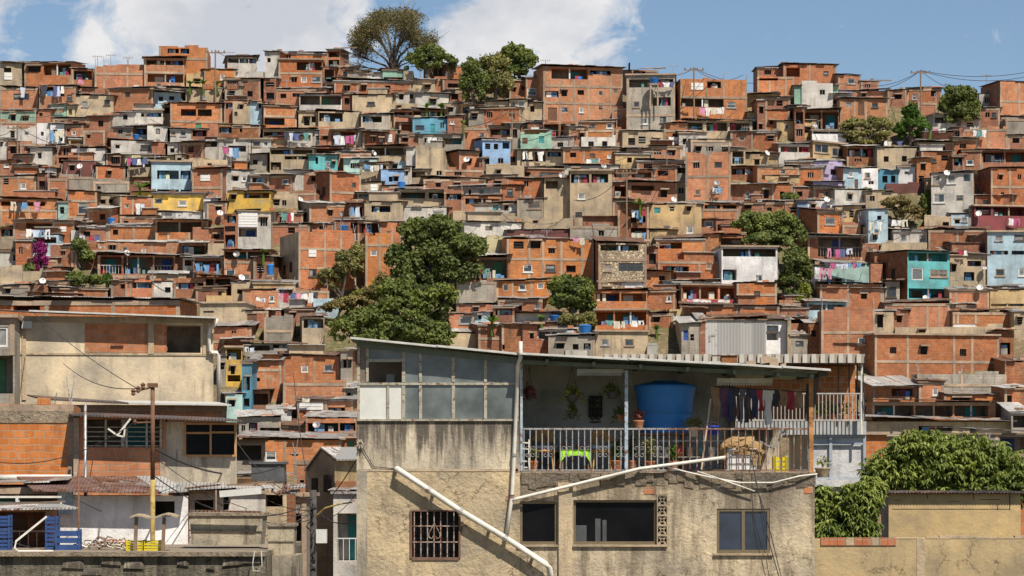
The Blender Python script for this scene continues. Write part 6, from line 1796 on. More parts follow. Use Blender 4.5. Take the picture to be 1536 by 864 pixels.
CISM = plaster_mat('cistern_concrete', (0.40,0.335,0.23), amt=.85, dirt=(0.07,0.06,0.045), patch=.3, streak_lo=.47)
cistern(284, 394, 769, 817, 75.5, 'larger grey concrete cistern with mould streaks at lower left')
cistern(401, 441, 785, 832, 74.5, 'smaller mould streaked concrete cistern beside the larger one', 1.0)
mb = MB(); mb.box(P(396,0,74).x, P(446,0,74).x, 74, 76, 4, P(0,833,74).z); o = mb.build('retaining_wall', CISM); tag(o, 'short grey concrete support under the smaller cistern', 'wall')
# black water box
t = empty('water_box', P(400,735,96)); tag(t, 'black rectangular water box on a pale base left of the grey gabled house', 'water box')
b = Bx(t, 96); b.box(377,426,696,722,0,1.0).box(374,429,692.5,696,-.08,1.08); b.build('box_body', plain('dark_grey_box', (0.10,0.105,0.11), .6, var=.5, scale=1.2)); b = Bx(t, 96); b.box(383,424,722.3,737,.05,.95); b.build('base', M['W'])
# street end: grey gabled house, shed, parked van
h = empty('gabled_house', P(502,860,104)); tag(h, 'grey gabled house with two tall dark openings and pale metal roof', 'house'); o_ = Vector(h.location)
def g(px, py, Y=104): return P(px, py, Y)-o_
mb = MB()
A, B_, C_, D_, E_ = g(460,900), g(502,900), g(502,692), g(480,673), g(460,706)
# gable front turned left and in shade; it recedes toward the left
A2, E2 = g(458,900,107), g(458,702,107); D2 = g(481,674,105.5)
mb.poly([A2, B_, C_, D2, E2], 0)
bk = g(560,900,110); bt = g(560,690,110)
mb.poly([B_, bk, bt, C_], 1); mb.poly([A2, E2, E2+Vector((4.5,6,0)), A2+Vector((4.5,6,0))], 0)
mb.build('wall', [M['g'], M['C']], h)
mb = MB()
for (xa, xb, r0, r1, Y_) in [(467,476,717,745,106.4),(485,493,712,738,104.9)]:
    a_, c_ = g(xa,r1,Y_-.12), g(xb,r0,Y_-.62); mb.quad(g(xa,r1,Y_-.10), g(xb,r1,Y_-.70), g(xb,r0,Y_-.70), g(xa,r0,Y_-.10))
mb.build('window', DARK, h)
mb = MB(); up = Vector((0,0,.06))
for q in ([g(481,672.5,105.2), g(505,691,103.6), g(566,690,109.6), g(556,673,112)], [g(456,707,106.8), g(481,672.5,105.2), g(556,673,112), g(520,700,114)]):
    mb.hexa(q + [v+up for v in q])
mb.build('roof', ZINC[2], h)
b = Bx(h, 104); mb = MB(); mb.hexa([g(503,733,103.95),g(560,735,109.95),g(560,735,110),g(503,733,104),g(503,722,103.95),g(560,722,109.95),g(560,722,110),g(503,722,104)]); mb.build('brick_infill', M['o'], h)
mk(500, 570, 738, 850, 'W', 'z', [('B',506,560,770,842)], 99, 3, 'pale walled garage with dark doorway left of the near house', fz=-3)
mk(440, 575, 690, 800, 'b', 'p', [('d',450,456,720,730)], 128, 5, 'plain brown brick house behind the grey gabled house', fz=-5)
mk(335, 450, 790, 880, 'g', 'z', [('B',380,440,800,850)], 112, 5, 'shaded grey house at the bottom behind the dark utility pole', fz=-5)
mb = MB(); mb.box(P(480,0,92).x, P(620,0,92).x, 94, 125, 3, P(0,874,96).z); o = mb.build('road', plain('asphalt', (0.07,0.068,0.065), .9)); tag(o, kind='structure')
# ---- crates, tubs and timber on the terrace
def on_terrace(Y): return CY + (CZ-TZ)/Y*F
def tz_(px, Y): return (px-CX)/F*Y
BLU = plain('crate_blue', (0.035,0.075,0.20), .5, var=.25)
def tcrate(px, Y, z, w, h, mt, lb, rows=3, g_='plastic crates stacked on the terrace'):
    crate(px, CY+(CZ-TZ-z)/Y*F, Y, w, .38, h, mt, lb, rows, g_)
k_ = ['bottom','second from the bottom','third from the bottom','top']
for i in range(3): tcrate(4, 74, i*.33, .42, .31, BLU, 'blue crate, %s of the stack at the left edge' % ['bottom','middle','top'][i])
for i in range(4): tcrate(79, 74.5, i*.24, .30, .22, BLU, 'pale blue crate, %s of the narrow four high stack' % k_[i], 2)
tcrate(103, 74, 0, .62, .58, BLU, 'wide dark blue crate right of the narrow blue stack', 3)
for i in range(2):
    for j in range(2): tcrate(204+i*25, 73.4, j*.15, .44, .14, YEL, '%s %s yellow crate under the wooden stand' % (['lower','upper'][j], ['left','right'][i]), 2)
t = empty('wooden_stand', (tz_(223,73.1), 73.1, TZ)); tag(t, 'rough wooden stand with warped top over the yellow crates', 'stand')
mb = MB(); pr = None
for i in range(9):
    x = -.48+1.3*i/8; z = .90+.05*math.sin(i*1.3)+.02*i/4
    cur = (x, z)
    if pr: mb.hexa([(pr[0],-.3,pr[1]),(cur[0],-.3,cur[1]),(cur[0],.3,cur[1]+.03),(pr[0],.3,pr[1]+.03),(pr[0],-.3,pr[1]+.04),(cur[0],-.3,cur[1]+.04),(cur[0],.3,cur[1]+.07),(pr[0],.3,pr[1]+.07)])
    pr = cur
mb.build('stand_top', plain('weathered_board',(0.36,0.28,0.18),.9,var=.5,scale=8), t)
for x in (-.36,.40):
    mb = MB(); mb.bar((x,-.1,0),(x+.04,-.1,.92),.09); mb.build('leg', WOODM, t)
for i,(x,s) in enumerate([(150,1),(172,.8)]):
    t = empty('rubbish_heap', (tz_(x,74.5), 74.5, TZ)); tag(t, ['tangled heap of pale hoses and sticks on the terrace behind the bottom wall','brownish rubbish heap left of the yellow crates'][i], 'rubbish')
    mb = MB(); rr = random.Random(i+3)
    for q in range(34):
        a = rr.uniform(0,6.28); x0_, y0_ = rr.uniform(-.55,.55), rr.uniform(-.4,.4); l = rr.uniform(.15,.5); z = rr.uniform(.02,.34)*(1-abs(x0_)*.9)
        mb.tube([(x0_,y0_,z),(x0_+l*.5*math.cos(a),y0_+.2*math.sin(a),z+.07*rr.random()),(x0_+l*math.cos(a),y0_+l*.3*math.sin(a),z*.6)], rr.uniform(.012,.03), 4, m=rr.randrange(3))
    mb.build('rubbish', [[PIPE, METAL, WOODM],[WOODM, CLOTH[7], M['o']]][i], t)
mb = MB(); mb.tube([P(70,775,73),P(24,812,72.6),P(22,822,72.5),P(28,827,72.5),P(80,827,72.6)], .03, 5); o = mb.build('bent_pipe', PIPE); tag(o, 'bent white tube leaning on the bottom wall between blue crate stacks', 'pipe')
mb = MB(); mb.tube([P(382,826,71.7),P(379,845,71.6),P(380,856,71.6),P(388,857,71.6),P(393,848,71.6),P(392,826,71.7)], .012, 4); o = mb.build('hanging_hose', PIPE); tag(o, 'loop of pale hose hanging below the large cistern', 'hose')
for i in range(2):
    t = empty('brick_stack', (tz_([313,349][i],75.7), 75.7, CZ+(CY-769)/75.5*F*0+ (CZ*0)+P(0,768.6,75.5).z)); tag(t, ['left small stack of bricks on the large cistern lid','right small stack of bricks on the large cistern lid'][i], 'bricks', 'bricks on the cistern')
    mb = MB()
    for a in range(3):
        for b_ in range(2): mb.box(-.15+a*.1,-.06+a*.1,-.1,.1,b_*.075+.001,b_*.075+.07)
    mb.build('bricks', M['b'], t)
for i,(x0_,r0_,x1_,r1_,Y_,w_,mt_,lb) in enumerate([(0,757,98,752,75.5,.16,WOODM,'long weathered board lying on the pale strip roof at the bottom left'),(275,733,330,727,81.8,.2,ZINC[1],'rusty metal strip on the patched roof above the large cistern'),(340,728,410,722,81,.14,WOODM,'grey timber across the patched roof above the larger cistern'),
    (120,729,205,724,81,.12,WOODM,'dark batten weighing down the rusty corrugated roof'),(180,722,262,733,81,.10,METAL,'thin metal bar lying diagonally on the rusty corrugated roof'),(285,766,392,768,75.2,.12,ZINC[1],'rusty flat bar along the large cistern top'),(330,741,392,736,82,.3,WPANEL,'white board leaning on the whitewashed low house')]):
    mb = MB(); mb.bar(P(x0_,r0_,Y_), P(x1_,r1_,Y_), w_, .05 if w_ < .29 else .2); o = mb.build('board', mt_); tag(o, lb, 'board')
t = empty('scrap_pile', P(400,741,91)); tag(t, 'pile of rusty scrap sheets on the roof left of the grey gabled house', 'scrap'); mb = MB(); rr = random.Random(31)
for i in range(14):
    x = rr.uniform(-1.6,1.0); a = rr.uniform(-.5,.5); mb.obox((x,rr.uniform(0,.8),rr.uniform(.05,.3)), (rr.uniform(.15,.5)*math.cos(a),0,.2*math.sin(a)), (0,rr.uniform(.1,.3),.05), (0,-.005,.02), rr.randrange(3))
mb.build('scrap', [ZINC[1], WOODM, ZINC[0]], t)
# ---- poles and cables near the street
def near_pole(px, r0, Y, zb, r, mats, lb, split=None):
    t = empty('utility_pole', (tz_(px,Y), Y, zb)); tag(t, lb, 'utility pole'); zt = P(0,r0,Y).z-zb
    mb = MB(); zs = zt*.42 if split else 0
    if split: mb.tube([(0,0,-2),(0,0,zs)], r*1.1, 10); mb.build('lower_pole', mats[1], t, True)
    mb = MB(); mb.tube([(0,0,zs if split else -3),(0,0,zt)], [r*1.02, r*.9], 10); mb.build('pole', mats[0], t, True)
    return t, zt
RUSTP = plain('rust_brown_pole', (0.17,0.085,0.05), .8, var=.4, scale=5); YELP = plain('faded_yellow_pole', (0.36,0.26,0.09), .8, var=.35, scale=5, rust=.3)
t, zt = near_pole(229, 580, 77, TZ, .065, [RUSTP, YELP], 'rusty brown utility pole with yellow lower half at left', True)
mb = MB(); mb.box(-.14,.14,-.1,.1,zt-.02,zt+.1)
for i,(dx,dz) in enumerate([(-.28,.02),(-.42,-.08),(-.56,-.16)]): mb.lathe([(.02,-.1),(.07,-.06),(.05,0),(.08,.04),(.02,.1)], 8, (dx,0,zt+dz))
mb.bar((0,0,zt-.02),(-.6,0,zt-.16),.04); mb.bar((0,0,zt*.78),(-.55,-.1,zt*.78-.02),.04); mb.lathe([(.02,-.08),(.06,0),(.02,.08)],8,(-.5,-.1,zt*.78))
mb.build('insulators', RUSTP, t)
tp = Vector(t.location)+Vector((-.45,0,zt-.05))
TELE = []
def cable(a, b, sag, lb, r=.014): o = wire(a, b, sag, r, 'overhead_cable', False); tag(o, lb, 'cable', 'cables strung over the lower houses'); return o
cable(tp, P(52,470,99), .15, 'upper cable crossing the beige wall from the rusty pole to its roof')
cable(tp, P(95,545,99.5), .3, 'lower cable crossing the beige wall from the rusty pole')
cable(Vector(t.location)+Vector((-.5,-.1,zt*.78)), P(-20,690,80), .5, 'cable sagging left across the orange brick wall from the rusty pole')
t2, zt2 = near_pole(470, 735, 88, 4.5, .12, [plain('dark_tarred_pole', (0.07,0.06,0.055), .9, var=.5), BARK], 'dark utility pole with transformer and tangled cables in front of the grey gabled house')
mb = MB(); mb.box(.1,.45,-.2,.15,zt2-1.75,zt2-1.3); mb.build('meter_box', WPANEL, t2)
mb = MB(); mb.tube([(0,0,zt2-.95),(.4,-.2,zt2-.6),(.9,-.3,zt2-.45),(1.3,-.3,zt2-.4)], .035, 6); mb.build('lamp_arm', YELP, t2)
mb = MB(); mb.hexa([(1.0,-.4,zt2-.42),(1.5,-.4,zt2-.36),(1.5,-.2,zt2-.36),(1.0,-.2,zt2-.42),(1.05,-.38,zt2-.34),(1.48,-.38,zt2-.29),(1.48,-.22,zt2-.29),(1.05,-.22,zt2-.34)]); mb.build('lamp_head', METAL, t2)
mb = MB()
for i in range(9):
    mb.tube([(random.uniform(-.12,.12),-.13,zt2-.3-i*.25),(random.uniform(-.25,.25),-.2,zt2-.45-i*.25),(random.uniform(-.1,.1),-.13,zt2-.6-i*.25)], .025, 4)
mb.build('cable_coils', CABLE, t2)
p2 = Vector(t2.location)+Vector((0,-.1,zt2-.2))
cl_ = [((350,655,88),.5,'cable rising left to the orange framed window'),((225,680,77.2),.6,'cable from the dark pole to the middle of the rusty pole'),((100,740,79),1.1,'long cable from the dark pole to the rusty roof'),((-20,800,74),1.2,'low long cable to the left edge'),((534,690,60.2),.2,'cable to the upper corner of the near house'),
       ((536,780,60.1),.3,'cable to the lower corner of the near house'),((360,720,95),.3,'short cable to the black water box'),((440,560,130),.6,'cable running up between the brick houses'),((300,735,82),.5,'thin cable over the cistern'),((534,740,60),.35,'thick cable to the near house edge')]
for (q, s, lb) in cl_: cable(p2-Vector((0,0,random.uniform(0,.8))), P(*q), s, lb+' from the dark utility pole' if 'from' not in lb else lb, random.uniform(.010,.018))
cable(Vector(t.location)+Vector((0,0,zt*.62)), P(420,700,95), .5, 'bundle of cables from the rusty pole towards the black water box', .03)
cable(Vector(t.location)+Vector((0,0,zt*.45)), P(455,760,90), .7, 'low cable from the yellow part of the rusty pole across the cistern', .02)
t3, z3 = near_pole(324, 735, 79, TZ, .03, [BARK, BARK], 'thin brown pole above the larger cistern')
t3, z3 = near_pole(118, 700, 75, TZ, .03, [RUSTP, RUSTP], 'thin dark post above the wide blue crate')
t3, z3 = near_pole(128, 605, 84, TZ, .05, [METAL, METAL], 'grey post at the corner of the barred brick opening')
# aerials standing before the barred opening
t = empty('aerial', P(176,668,83.5)); tag(t, 'white angular aerial mount in front of the barred brick opening', 'aerial')
mb = MB(); q_ = lambda px,py: P(px,py,83.5)-Vector(t.location)
mb.bar(q_(162,643),q_(176,653),.05); mb.bar(q_(176,653),q_(196,628),.06); mb.bar(q_(176,653),q_(186,655),.05); mb.bar(q_(186,655),q_(188,637),.05); mb.build('mount', PIPE, t)
t = empty('sheet_panel', P(186,650,83.6)); mb = MB(); mb.hexa([q_(174,655)-Vector((0,0,0)) ,q_(181,653),q_(197,630),q_(190,630),q_(175,656),q_(182,654),q_(198,631),q_(191,631)]); o = mb.build('panel', ZINC[0], t); tag(t, 'small grey metal panel beside the white aerial mount', 'panel')

# ================================================================== right side: canopy building, shed, boundary wall, mango tree
YB = 88
h = empty('balcony_house', P(1260,900,YB)); tag(h, 'house behind with striped canopy edge, railed terrace and white panelled lower storey', 'house')
b = Bx(h, YB)
b.box(1214,1299,727,900,.05,6).box(1212,1299,652,727,.12,6); b.build('wall', M['w'])
b = Bx(h, YB); b.box(1000,1299,632,652,-.08,6); b.build('terrace_slab', plain('grey_blue_slab', (0.40,0.39,0.37), .8, var=.3, scale=2))
b = Bx(h, YB); b.box(1212,1299,652.2,655.5,0,.05).box(1244,1248.5,655.5,716,.0,.05).box(1218,1243,664,667.5,.02,.05).box(1249,1297,664,667.5,.02,.05).box(1212,1297,716,719,-.1,.05).box(1295,1299,655.5,716,0,.05); b.build('panel_frame', plain('grey_blue_trim', (0.33,0.36,0.39), .7))
b = Bx(h, YB); b.box(1210,1299,719.5,730,-.25,.04); b.build('ledge', M['w'])
mb = MB(); sx = P(905,0,YB).x-h.location.x; ex = P(1293,0,YB).x-h.location.x; zt_, zb_ = P(0,533,YB).z-h.location.z, P(0,546,YB).z-h.location.z
x = sx; i = 0; stp = (ex-sx)/58
while x < ex-.01:
    y0_ = -.9 if i % 2 == 0 else -.82
    mb.quad((x,y0_,zb_),(x+stp,y0_,zb_),(x+stp,y0_,zt_),(x,y0_,zt_), i % 2); mb.quad((x+stp,-.9,zb_),(x+stp,-.82,zb_),(x+stp,-.82,zt_),(x+stp,-.9,zt_), 1)
    x += stp; i += 1
mb.build('canopy_fascia', [plain('cream_sheet', (0.50,0.46,0.39), .6, var=.15), plain('brown_grey_sheet', (0.33,0.27,0.22), .7)], h)
b = Bx(h, YB); b.box(905,1293,534,545,-.8,5.5); b.build('canopy_roof', ZINC[3])
b = Bx(h, YB); b.box(905,1292,546,632,1.6,5); b.build('back_wall', M['b'])
b = Bx(h, YB)
for px in (1256,1272,1284,1216): b.box(px,px+1.8,546,632,-.2,-.1)
b.build('canopy_post', BFRAME)
b = Bx(h, YB); b.box(1100,1293,590,592,-.45,-.4).box(1100,1293,629.5,631.8,-.45,-.4); px = 1102
while px < 1293: b.box(px,px+1.2,592,629.5,-.44,-.41); px += 5.6
b.build('balcony_railing', plain('white_rail', (0.40,0.36,0.32), .5))
b = Bx(h, YB); b.box(1288.5,1291.5,546,652,-.46,-.4); b.build('drainpipe', PIPE)
mb = MB(); q_ = lambda px,py: P(px,py,YB)-Vector(h.location); mb.tube([q_(1292,560)+Vector((0,-.5,0)), q_(1294,632)+Vector((0,-.55,0)), q_(1291,600)+Vector((0,-.5,0))], .015, 4); mb.build('cable', CABLE, h)
potplant(1172, 633, 10, 0, 'yellow', 'unused', 1) if False else None
for i, px in enumerate((1228, 1250, 1262)):
    t = empty('potted_plant', P(px, 632, YB+.3)); tag(t, ['yellowish','green','small'][i]+' potted plant behind the white terrace railing, %s of three' % ['leftmost','middle','rightmost'][i], 'potted plant', 'potted plants on the terrace')
    mb = MB(); mb.lathe([(.1,0),(.14,.22),(.01,.22)], 10); mb.build('pot', M['o'], t); rs = np.random.RandomState(i); c = rs.normal(0,1,(120,3))*np.array([.2,.15,.12])+np.array([0,0,.4]); leaves_mesh('foliage', c, rs.normal(0,1,(120,3)), rs.uniform(.08,.16,120), LEAF['yellow' if i != 1 else 'mid'], t)
# fill uphill right of it
mk(1290, 1420, 655, 740, 'r', 'z', [('B',1300,1330,662,700)], 150, 5, 'weathered brick house behind the top of the mango tree', fz=-4)
mk(1298, 1330, 652, 700, 'o', 'f', [], 118, 3, 'small orange brick box beside the white panelled house', fz=-5); 
mk(1420, 1570, 650, 740, 'g', 'z', [('B',1500,1540,655,690)], 148, 5, 'grey house at right edge behind the mango tree', fz=-4)
mk(1480, 1580, 680, 760, 'o', 'p', [], 130, 5, 'orange brick wall at the right edge behind the mango tree', fz=-4)
# ochre shed
YS = 78
h = empty('shed', P(1333,815,YS)); tag(h, 'ochre block shed with thin corrugated roof behind the boundary wall', 'shed'); o_ = Vector(h.location)
mb = MB(); zt_ = P(0,741,YS).z-o_.z; xw = P(1531,0,YS).x-o_.x; bx = P(1316,0,YS+4.0).x-o_.x
mb.quad((0,0,-.5),(xw,0,-.5),(xw,0,zt_),(0,0,zt_), 0); mb.quad((bx-.05,3.2,-.5),(0,0,-.5),(0,0,zt_),(bx-.05,3.2,zt_), 1); mb.quad((xw,0,-.5),(xw+.1,3.2,-.5),(xw+.1,3.2,zt_),(xw,0,zt_), 1); mb.quad((xw+.1,3.2,-.5),(bx-.05,3.2,-.5),(bx-.05,3.2,zt_),(xw+.1,3.2,zt_), 1)
M['shed'] = plaster_mat('smooth_ochre', (0.60,0.42,0.19), amt=.3, patch=.12, crack=.0, bumpd=.012, streak_lo=.58)
mb.build('wall', [M['shed'], M['g']], h)
mb = MB()      # open joints in the render
for (a_, c_, r0, r1) in [(1338,1515,763.2,764),(1340,1352,750,750.7),(1391,1392,741,749),(1460,1461,741,750),(1496,1497,757,765),(1514,1515.3,741,765),(1420,1440,752,752.6),(1470,1500,749,749.8)]: mb.box(P(a_,0,YS).x-o_.x, P(c_,0,YS).x-o_.x, -.006, .01, P(0,r1,YS).z-o_.z, P(0,r0,YS).z-o_.z)
mb.build('cracks', DARK, h)
mb = MB(); n = 150; xa, xb = -.25, xw+.2
for i in range(n):
    x = xa+(xb-xa)*i/n; x1 = xa+(xb-xa)*(i+1)/n; z0 = zt_+.03+.022*math.sin(i*2.1); z1 = zt_+.03+.022*math.sin((i+1)*2.1)
    mb.hexa([(x,-.22,z0),(x1,-.22,z1),(x1-.05,3.5,z1+.03),(x-.05,3.5,z0+.03),(x,-.22,z0+.02),(x1,-.22,z1+.02),(x1-.05,3.5,z1+.05),(x-.05,3.5,z0+.05)])
mb.build('roof', ZINC[3], h)
YW = 72
mb = MB(); xl, xr = P(1220,0,YW).x, P(1640,0,YW).x; mb.box(xl, xr, YW, YW+.2, 0, P(0,808,YW).z); o = mb.build('boundary_wall', plaster_mat('mottled_ochre', (0.56,0.41,0.21), amt=.6, patch=.2, crack=.25, bumpd=.015, dirt=(0.16,0.12,0.08), streak_lo=.53)); tag(o, 'mottled ochre boundary wall along the bottom right', 'wall')
mb = MB(); mb.box(P(1375,0,YW).x, P(1388,0,YW).x, YW-.012, YW, 2, P(0,808,YW).z); mb.build('concrete_column', M['c'], o)
mb = MB(); x = P(1341,0,YW).x
rr = random.Random(2)
while x < xr: w_ = rr.uniform(.3,.9); mb.box(x, x+w_-.01, YW-.01, YW+.21, P(0,808,YW).z, P(0,808,YW).z+rr.choice((.03,.05,.08))); x += w_
mb.build('coping', M['c'], o)
mb = MB(); x = P(1231,0,YW).x
for i in range(9):
    w_ = .36
    mb.box(x, x+w_*.63-.008, YW-.03, YW+.16, P(0,818,YW).z+ .0, P(0,806.5,YW).z, 0 if i not in (3,6) else 1); x += w_*.63
mb.build('brick_course', [M['o'], M['c']], o)
for i,(a_, c_, w_) in enumerate([((1294,806),(1311,771),.13),((1310,806),(1318,772),.12),((1320,806),(1319,774),.09)]):
    mb = MB(); mb.bar(P(a_[0],a_[1],76), P(c_[0],c_[1],76.8), w_, .04); o2 = mb.build('plank', plain('plank_%d' % i, [(0.36,0.19,0.08),(0.30,0.18,0.10),(0.22,0.14,0.09)][i], .8, var=.4)); tag(o2, ['leftmost orange brown plank leaning against the grey shed side','middle brown plank leaning against the grey shed side','rightmost dark plank leaning against the grey shed side'][i], 'plank', 'planks leaning on the shed')
# mango tree
def mango(px, lobes_px, Y, n, label, seed, trunk_base):
    base = P(px, trunk_base, Y); root = empty('mango_tree', base); rs = np.random.RandomState(seed); C = []; Nn = []; S = F/Y; lob = []
    for (x, y, rx, ry) in lobes_px:
        c = P(x, y, Y)-base; lob.append((np.array([c.x, rs.uniform(-.3,.3), c.z]), np.array([rx/S, rx/S*.8, ry/S])))
    tot = sum(l[1][0]*l[1][2] for l in lob)
    for c, r in lob:
        nt_ = int(n*r[0]*r[2]/tot/14)            # whorls of drooping leaves
        d = rs.normal(0,1,(nt_,3)); d /= np.linalg.norm(d,axis=1)[:,None]; tips = c + d*r*rs.uniform(.45,1.04,nt_)[:,None]
        for k in range(14):
            a = rs.uniform(0,6.28,nt_); L = rs.uniform(.10,.2,nt_); out = np.stack([np.cos(a),np.sin(a),-rs.uniform(.1,1.5,nt_)],1); out /= np.linalg.norm(out,axis=1)[:,None]
            C.append((tips+out*L[:,None]*.6, out, L*1.35))
    cc = np.concatenate([q[0] for q in C]); tt = np.concatenate([q[1] for q in C]); LL = np.concatenate([q[2] for q in C]); m_ = len(cc)
    side = np.cross(tt, np.array([0,0,1.0])+rs.normal(0,.35,(m_,3))); side /= np.linalg.norm(side,axis=1)[:,None]
    dr = np.array([0,0,-1.0])*LL[:,None]*.15
    v_ = np.stack([cc-tt*LL[:,None]*.5, cc+side*LL[:,None]*.13, cc+tt*LL[:,None]*.5+dr, cc-side*LL[:,None]*.13],1).reshape(-1,3)
    me = bpy.data.meshes.new('crown'); me.vertices.add(4*m_); me.vertices.foreach_set('co', v_.ravel()); me.loops.add(4*m_); me.loops.foreach_set('vertex_index', np.arange(4*m_)); me.polygons.add(m_)
    me.polygons.foreach_set('loop_start', np.arange(m_)*4); me.polygons.foreach_set('loop_total', np.full(m_,4)); me.update(calc_edges=True); me.materials.append(LEAF['mango'])
    o = bpy.data.objects.new('crown', me); COL.objects.link(o); o.parent = root
    mb = MB(); top = Vector(tuple(lob[0][0]))*.6
    mb.tube([(0,0,-6),(0,0,0),tuple(top)], [.3,.25,.18], 8)
    for c, r in lob:
        for q in range(5): e = Vector(tuple(c+rs.uniform(-.7,.7,3)*r)); mb.tube([top, (top+e)/2+Vector((0,0,.2)), e], [.12,.07,.02], 5)
    mb.build('trunk', BARK, root)
    mb = MB()
    for q in range(int(n/2500)):
        c, r = lob[rs.randint(len(lob))]; d = rs.normal(0,1,3); d[1] = -abs(d[1]); d /= np.linalg.norm(d); p = c+d*r*1.0; mb.lathe([(.005,-.07),(.04,-.05),(.05,0),(.035,.05),(.005,.07)], 7, tuple(p))
    mb.build('fruit', plain('mango_fruit', (0.30,0.32,0.08), .6), root, True)
    tag(root, label, 'tree')
LEAF['mango'] = leaf_mat('mango_leaves', (0.06,0.095,0.02), (0.29,0.32,0.07), scale=1.1, hi_t=(.38,.64), trans=.22)
mango(1420, [(1400,700,85,55),(1340,705,50,35),(1480,700,70,42),(1440,680,60,35),(1360,730,50,30),(1540,715,50,28),(1420,735,80,30),(1375,665,40,22),(1500,735,60,25)], 85, 60000, 'large mango tree with long drooping leaves behind the ochre shed', 4, 830)
mango(1265, [(1255,775,30,38),(1285,755,34,34),(1235,760,18,34),(1290,790,28,28),(1245,800,30,22),(1305,735,24,24)], 76, 30000, 'lower mango growth between the near house and the grey side of the ochre shed', 6, 850)
# ================================================================== labels: each house and item named by a landmark it can be found by
LM = [((612,150),None)]
LAND = [   # photo position, phrase
 ((257,67+0),'left ridge brick tower'),((367,103),'off-white ridge terrace house'),((118,93),'unfinished ridge wall house'),
 ((256,268),'sky blue balcony house'),((267,306),'wider yellow house'),((371,300),'white stair house'),((485,246),'turquoise house'),
 ((746,232),'bright blue house'),((645,188),'steel blue house'),((875,145),'largest skyline brick building'),((975,155),'grey skyline block building'),
 ((1070,150),'skyline laundry balcony building'),((1062,272),'tall four window brick tower'),((1242,245),'lilac house'),((1260,212),'ochre corner balcony house'),
 ((1225,138),'green sided off-white house'),((1428,300),'pinkish white house'),((1510,390),'pale blue right edge house'),((1393,410),'turquoise balcony house'),
 ((1120,400),'white roof garden house'),((933,398),'stone balcony house'),((824,390),'long many windowed orange house'),((868,300),'large blank beige house'),
 ((655,385),'largest tree'),((490,390),'tall white shuttered brick house'),((62,385),'magenta bougainvillea'),((200,398),'dark screened terrace'),
 ((1098,510),'white corrugated sheet house'),((1400,520),'long three window brick house'),((970,520),'beige house near two tanks'),((970,460),'two level laundry house'),
 ((345,560),'low yellow balcony house'),((460,545),'green sided orange house'),((590,25),'bare spreading tree'),((1438,155),'round dark green tree'),
 ((170,240),'pale yellow walled house'),((60,190),'white brick banded house'),((150,45+90),'boxed brick laundry house'),((1490,290),'dark red balcony house'),
 ((450,215),'beige laundry terrace house'),((540,280),'white sheet laundry house')]
def special(h):
    k = {('k',227):'sky blue balcony house',}
    return None
def front_vis():
    """rough visible area of each house in photo pixels, near ones covering far ones"""
    g = -np.ones((216, 384), int)
    order = sorted(range(len(HS)), key=lambda i: -HS[i]['Y'])
    for i in order:
        h = HS[i]; g[max(0,int(h['y0']/4)):max(0,int(h['y1']/4+1)), max(0,int((h['x0']-h['L'])/4)):max(0,int((h['x1']+h['R'])/4+1))] = i
    g[int(540/4):, int(535/4):int(1225/4)] = -2
    return np.bincount(g[g >= 0].ravel(), minlength=len(HS))
VIS = front_vis()
WORDS = {1:'nearest', 2:'second nearest', 3:'third nearest', 4:'fourth nearest', 5:'fifth nearest', 6:'sixth nearest', 7:'seventh nearest', 8:'eighth nearest', 9:'ninth nearest', 10:'tenth nearest', 11:'eleventh nearest', 12:'twelfth nearest'}
def sector(dx, dy):
    if abs(dx) > abs(dy)*1.0: return 'right of' if dx > 0 else 'left of'
    return 'below' if dy > 0 else 'above'
ROOFW = dict(z='under sheet roof', t='under overhanging sheet roof', p='with open unfinished top', f='with flat slab roof')
def describe(h):
    ks = [o[0] for o in h['ops']]; n = sum(k in 'wdp' for k in ks); B = 'B' in ks
    st = max(1, int(round(h['H']/2.7)))
    w = h['x1']-h['x0']
    s = WN.get(h['mat'], 'brick')
    if st >= 3: s = 'tall '+s
    elif st == 2: s = 'two-storey '+s
    elif w > 60: s = 'wide low '+s
    elif w < 22: s = 'narrow '+s
    else: s = 'small '+s
    s += ' house '
    if B: s += 'with balcony'
    elif n == 0: s += 'with blank wall'
    elif n == 1: s += 'with one window'
    elif n == 2: s += 'with two windows'
    else: s += 'with several windows'
    return s
buckets = {}
def nearest_land(c, skip=None):
    best = None
    for p, ph in LAND:
        d = math.hypot(p[0]-c[0], (p[1]-c[1])*1.3)
        if d < 4: continue
        if best is None or d < best[0]: best = (d, p, ph)
    return best
ents = []
for i, h in enumerate(HS):
    c = ((h['x0']+h['x1'])/2, (h['y0']+h['y1'])/2)
    nm = 'brick_house' if h['mat'] in 'bor' else ('painted_house' if h['mat'] in 'wyYGkKTtAPQM' else 'rendered_house')
    h['root'].name = nm
    own = None
    for p, ph in LAND:
        if 'tree' in ph or 'bougain' in ph or ph == 'dark screened terrace': continue
        if h['x0']-1 <= p[0] <= h['x1']+1 and h['y0']-1 <= p[1] <= h['y1']+1:
            if own is None or abs(p[0]-c[0])+abs(p[1]-c[1]) < own[0]: own = (abs(p[0]-c[0])+abs(p[1]-c[1]), ph)
    h['own'] = own
    ents.append(h)
taken = {}
for h in HS:
    if h['own']:
        d, ph = h['own']
        if ph not in taken or d < taken[ph][0]: taken[ph] = (d, h)
lab_of = {id(h): ph for ph, (d, h) in taken.items()}
for h in HS:
    c = ((h['x0']+h['x1'])/2, (h['y0']+h['y1'])/2); root = h['root']
    if id(h) in lab_of:
        ph = lab_of[id(h)]; tag(root, 'the '+ph + ' ' + ROOFW.get(h['roof'], ''), 'house', 'houses stacked on the hillside'); root['label'] = root['label'].strip(); continue
    d, p, ph = nearest_land(c); s = sector(c[0]-p[0], c[1]-p[1])
    buckets.setdefault((describe(h), s, ph), []).append((d, root))
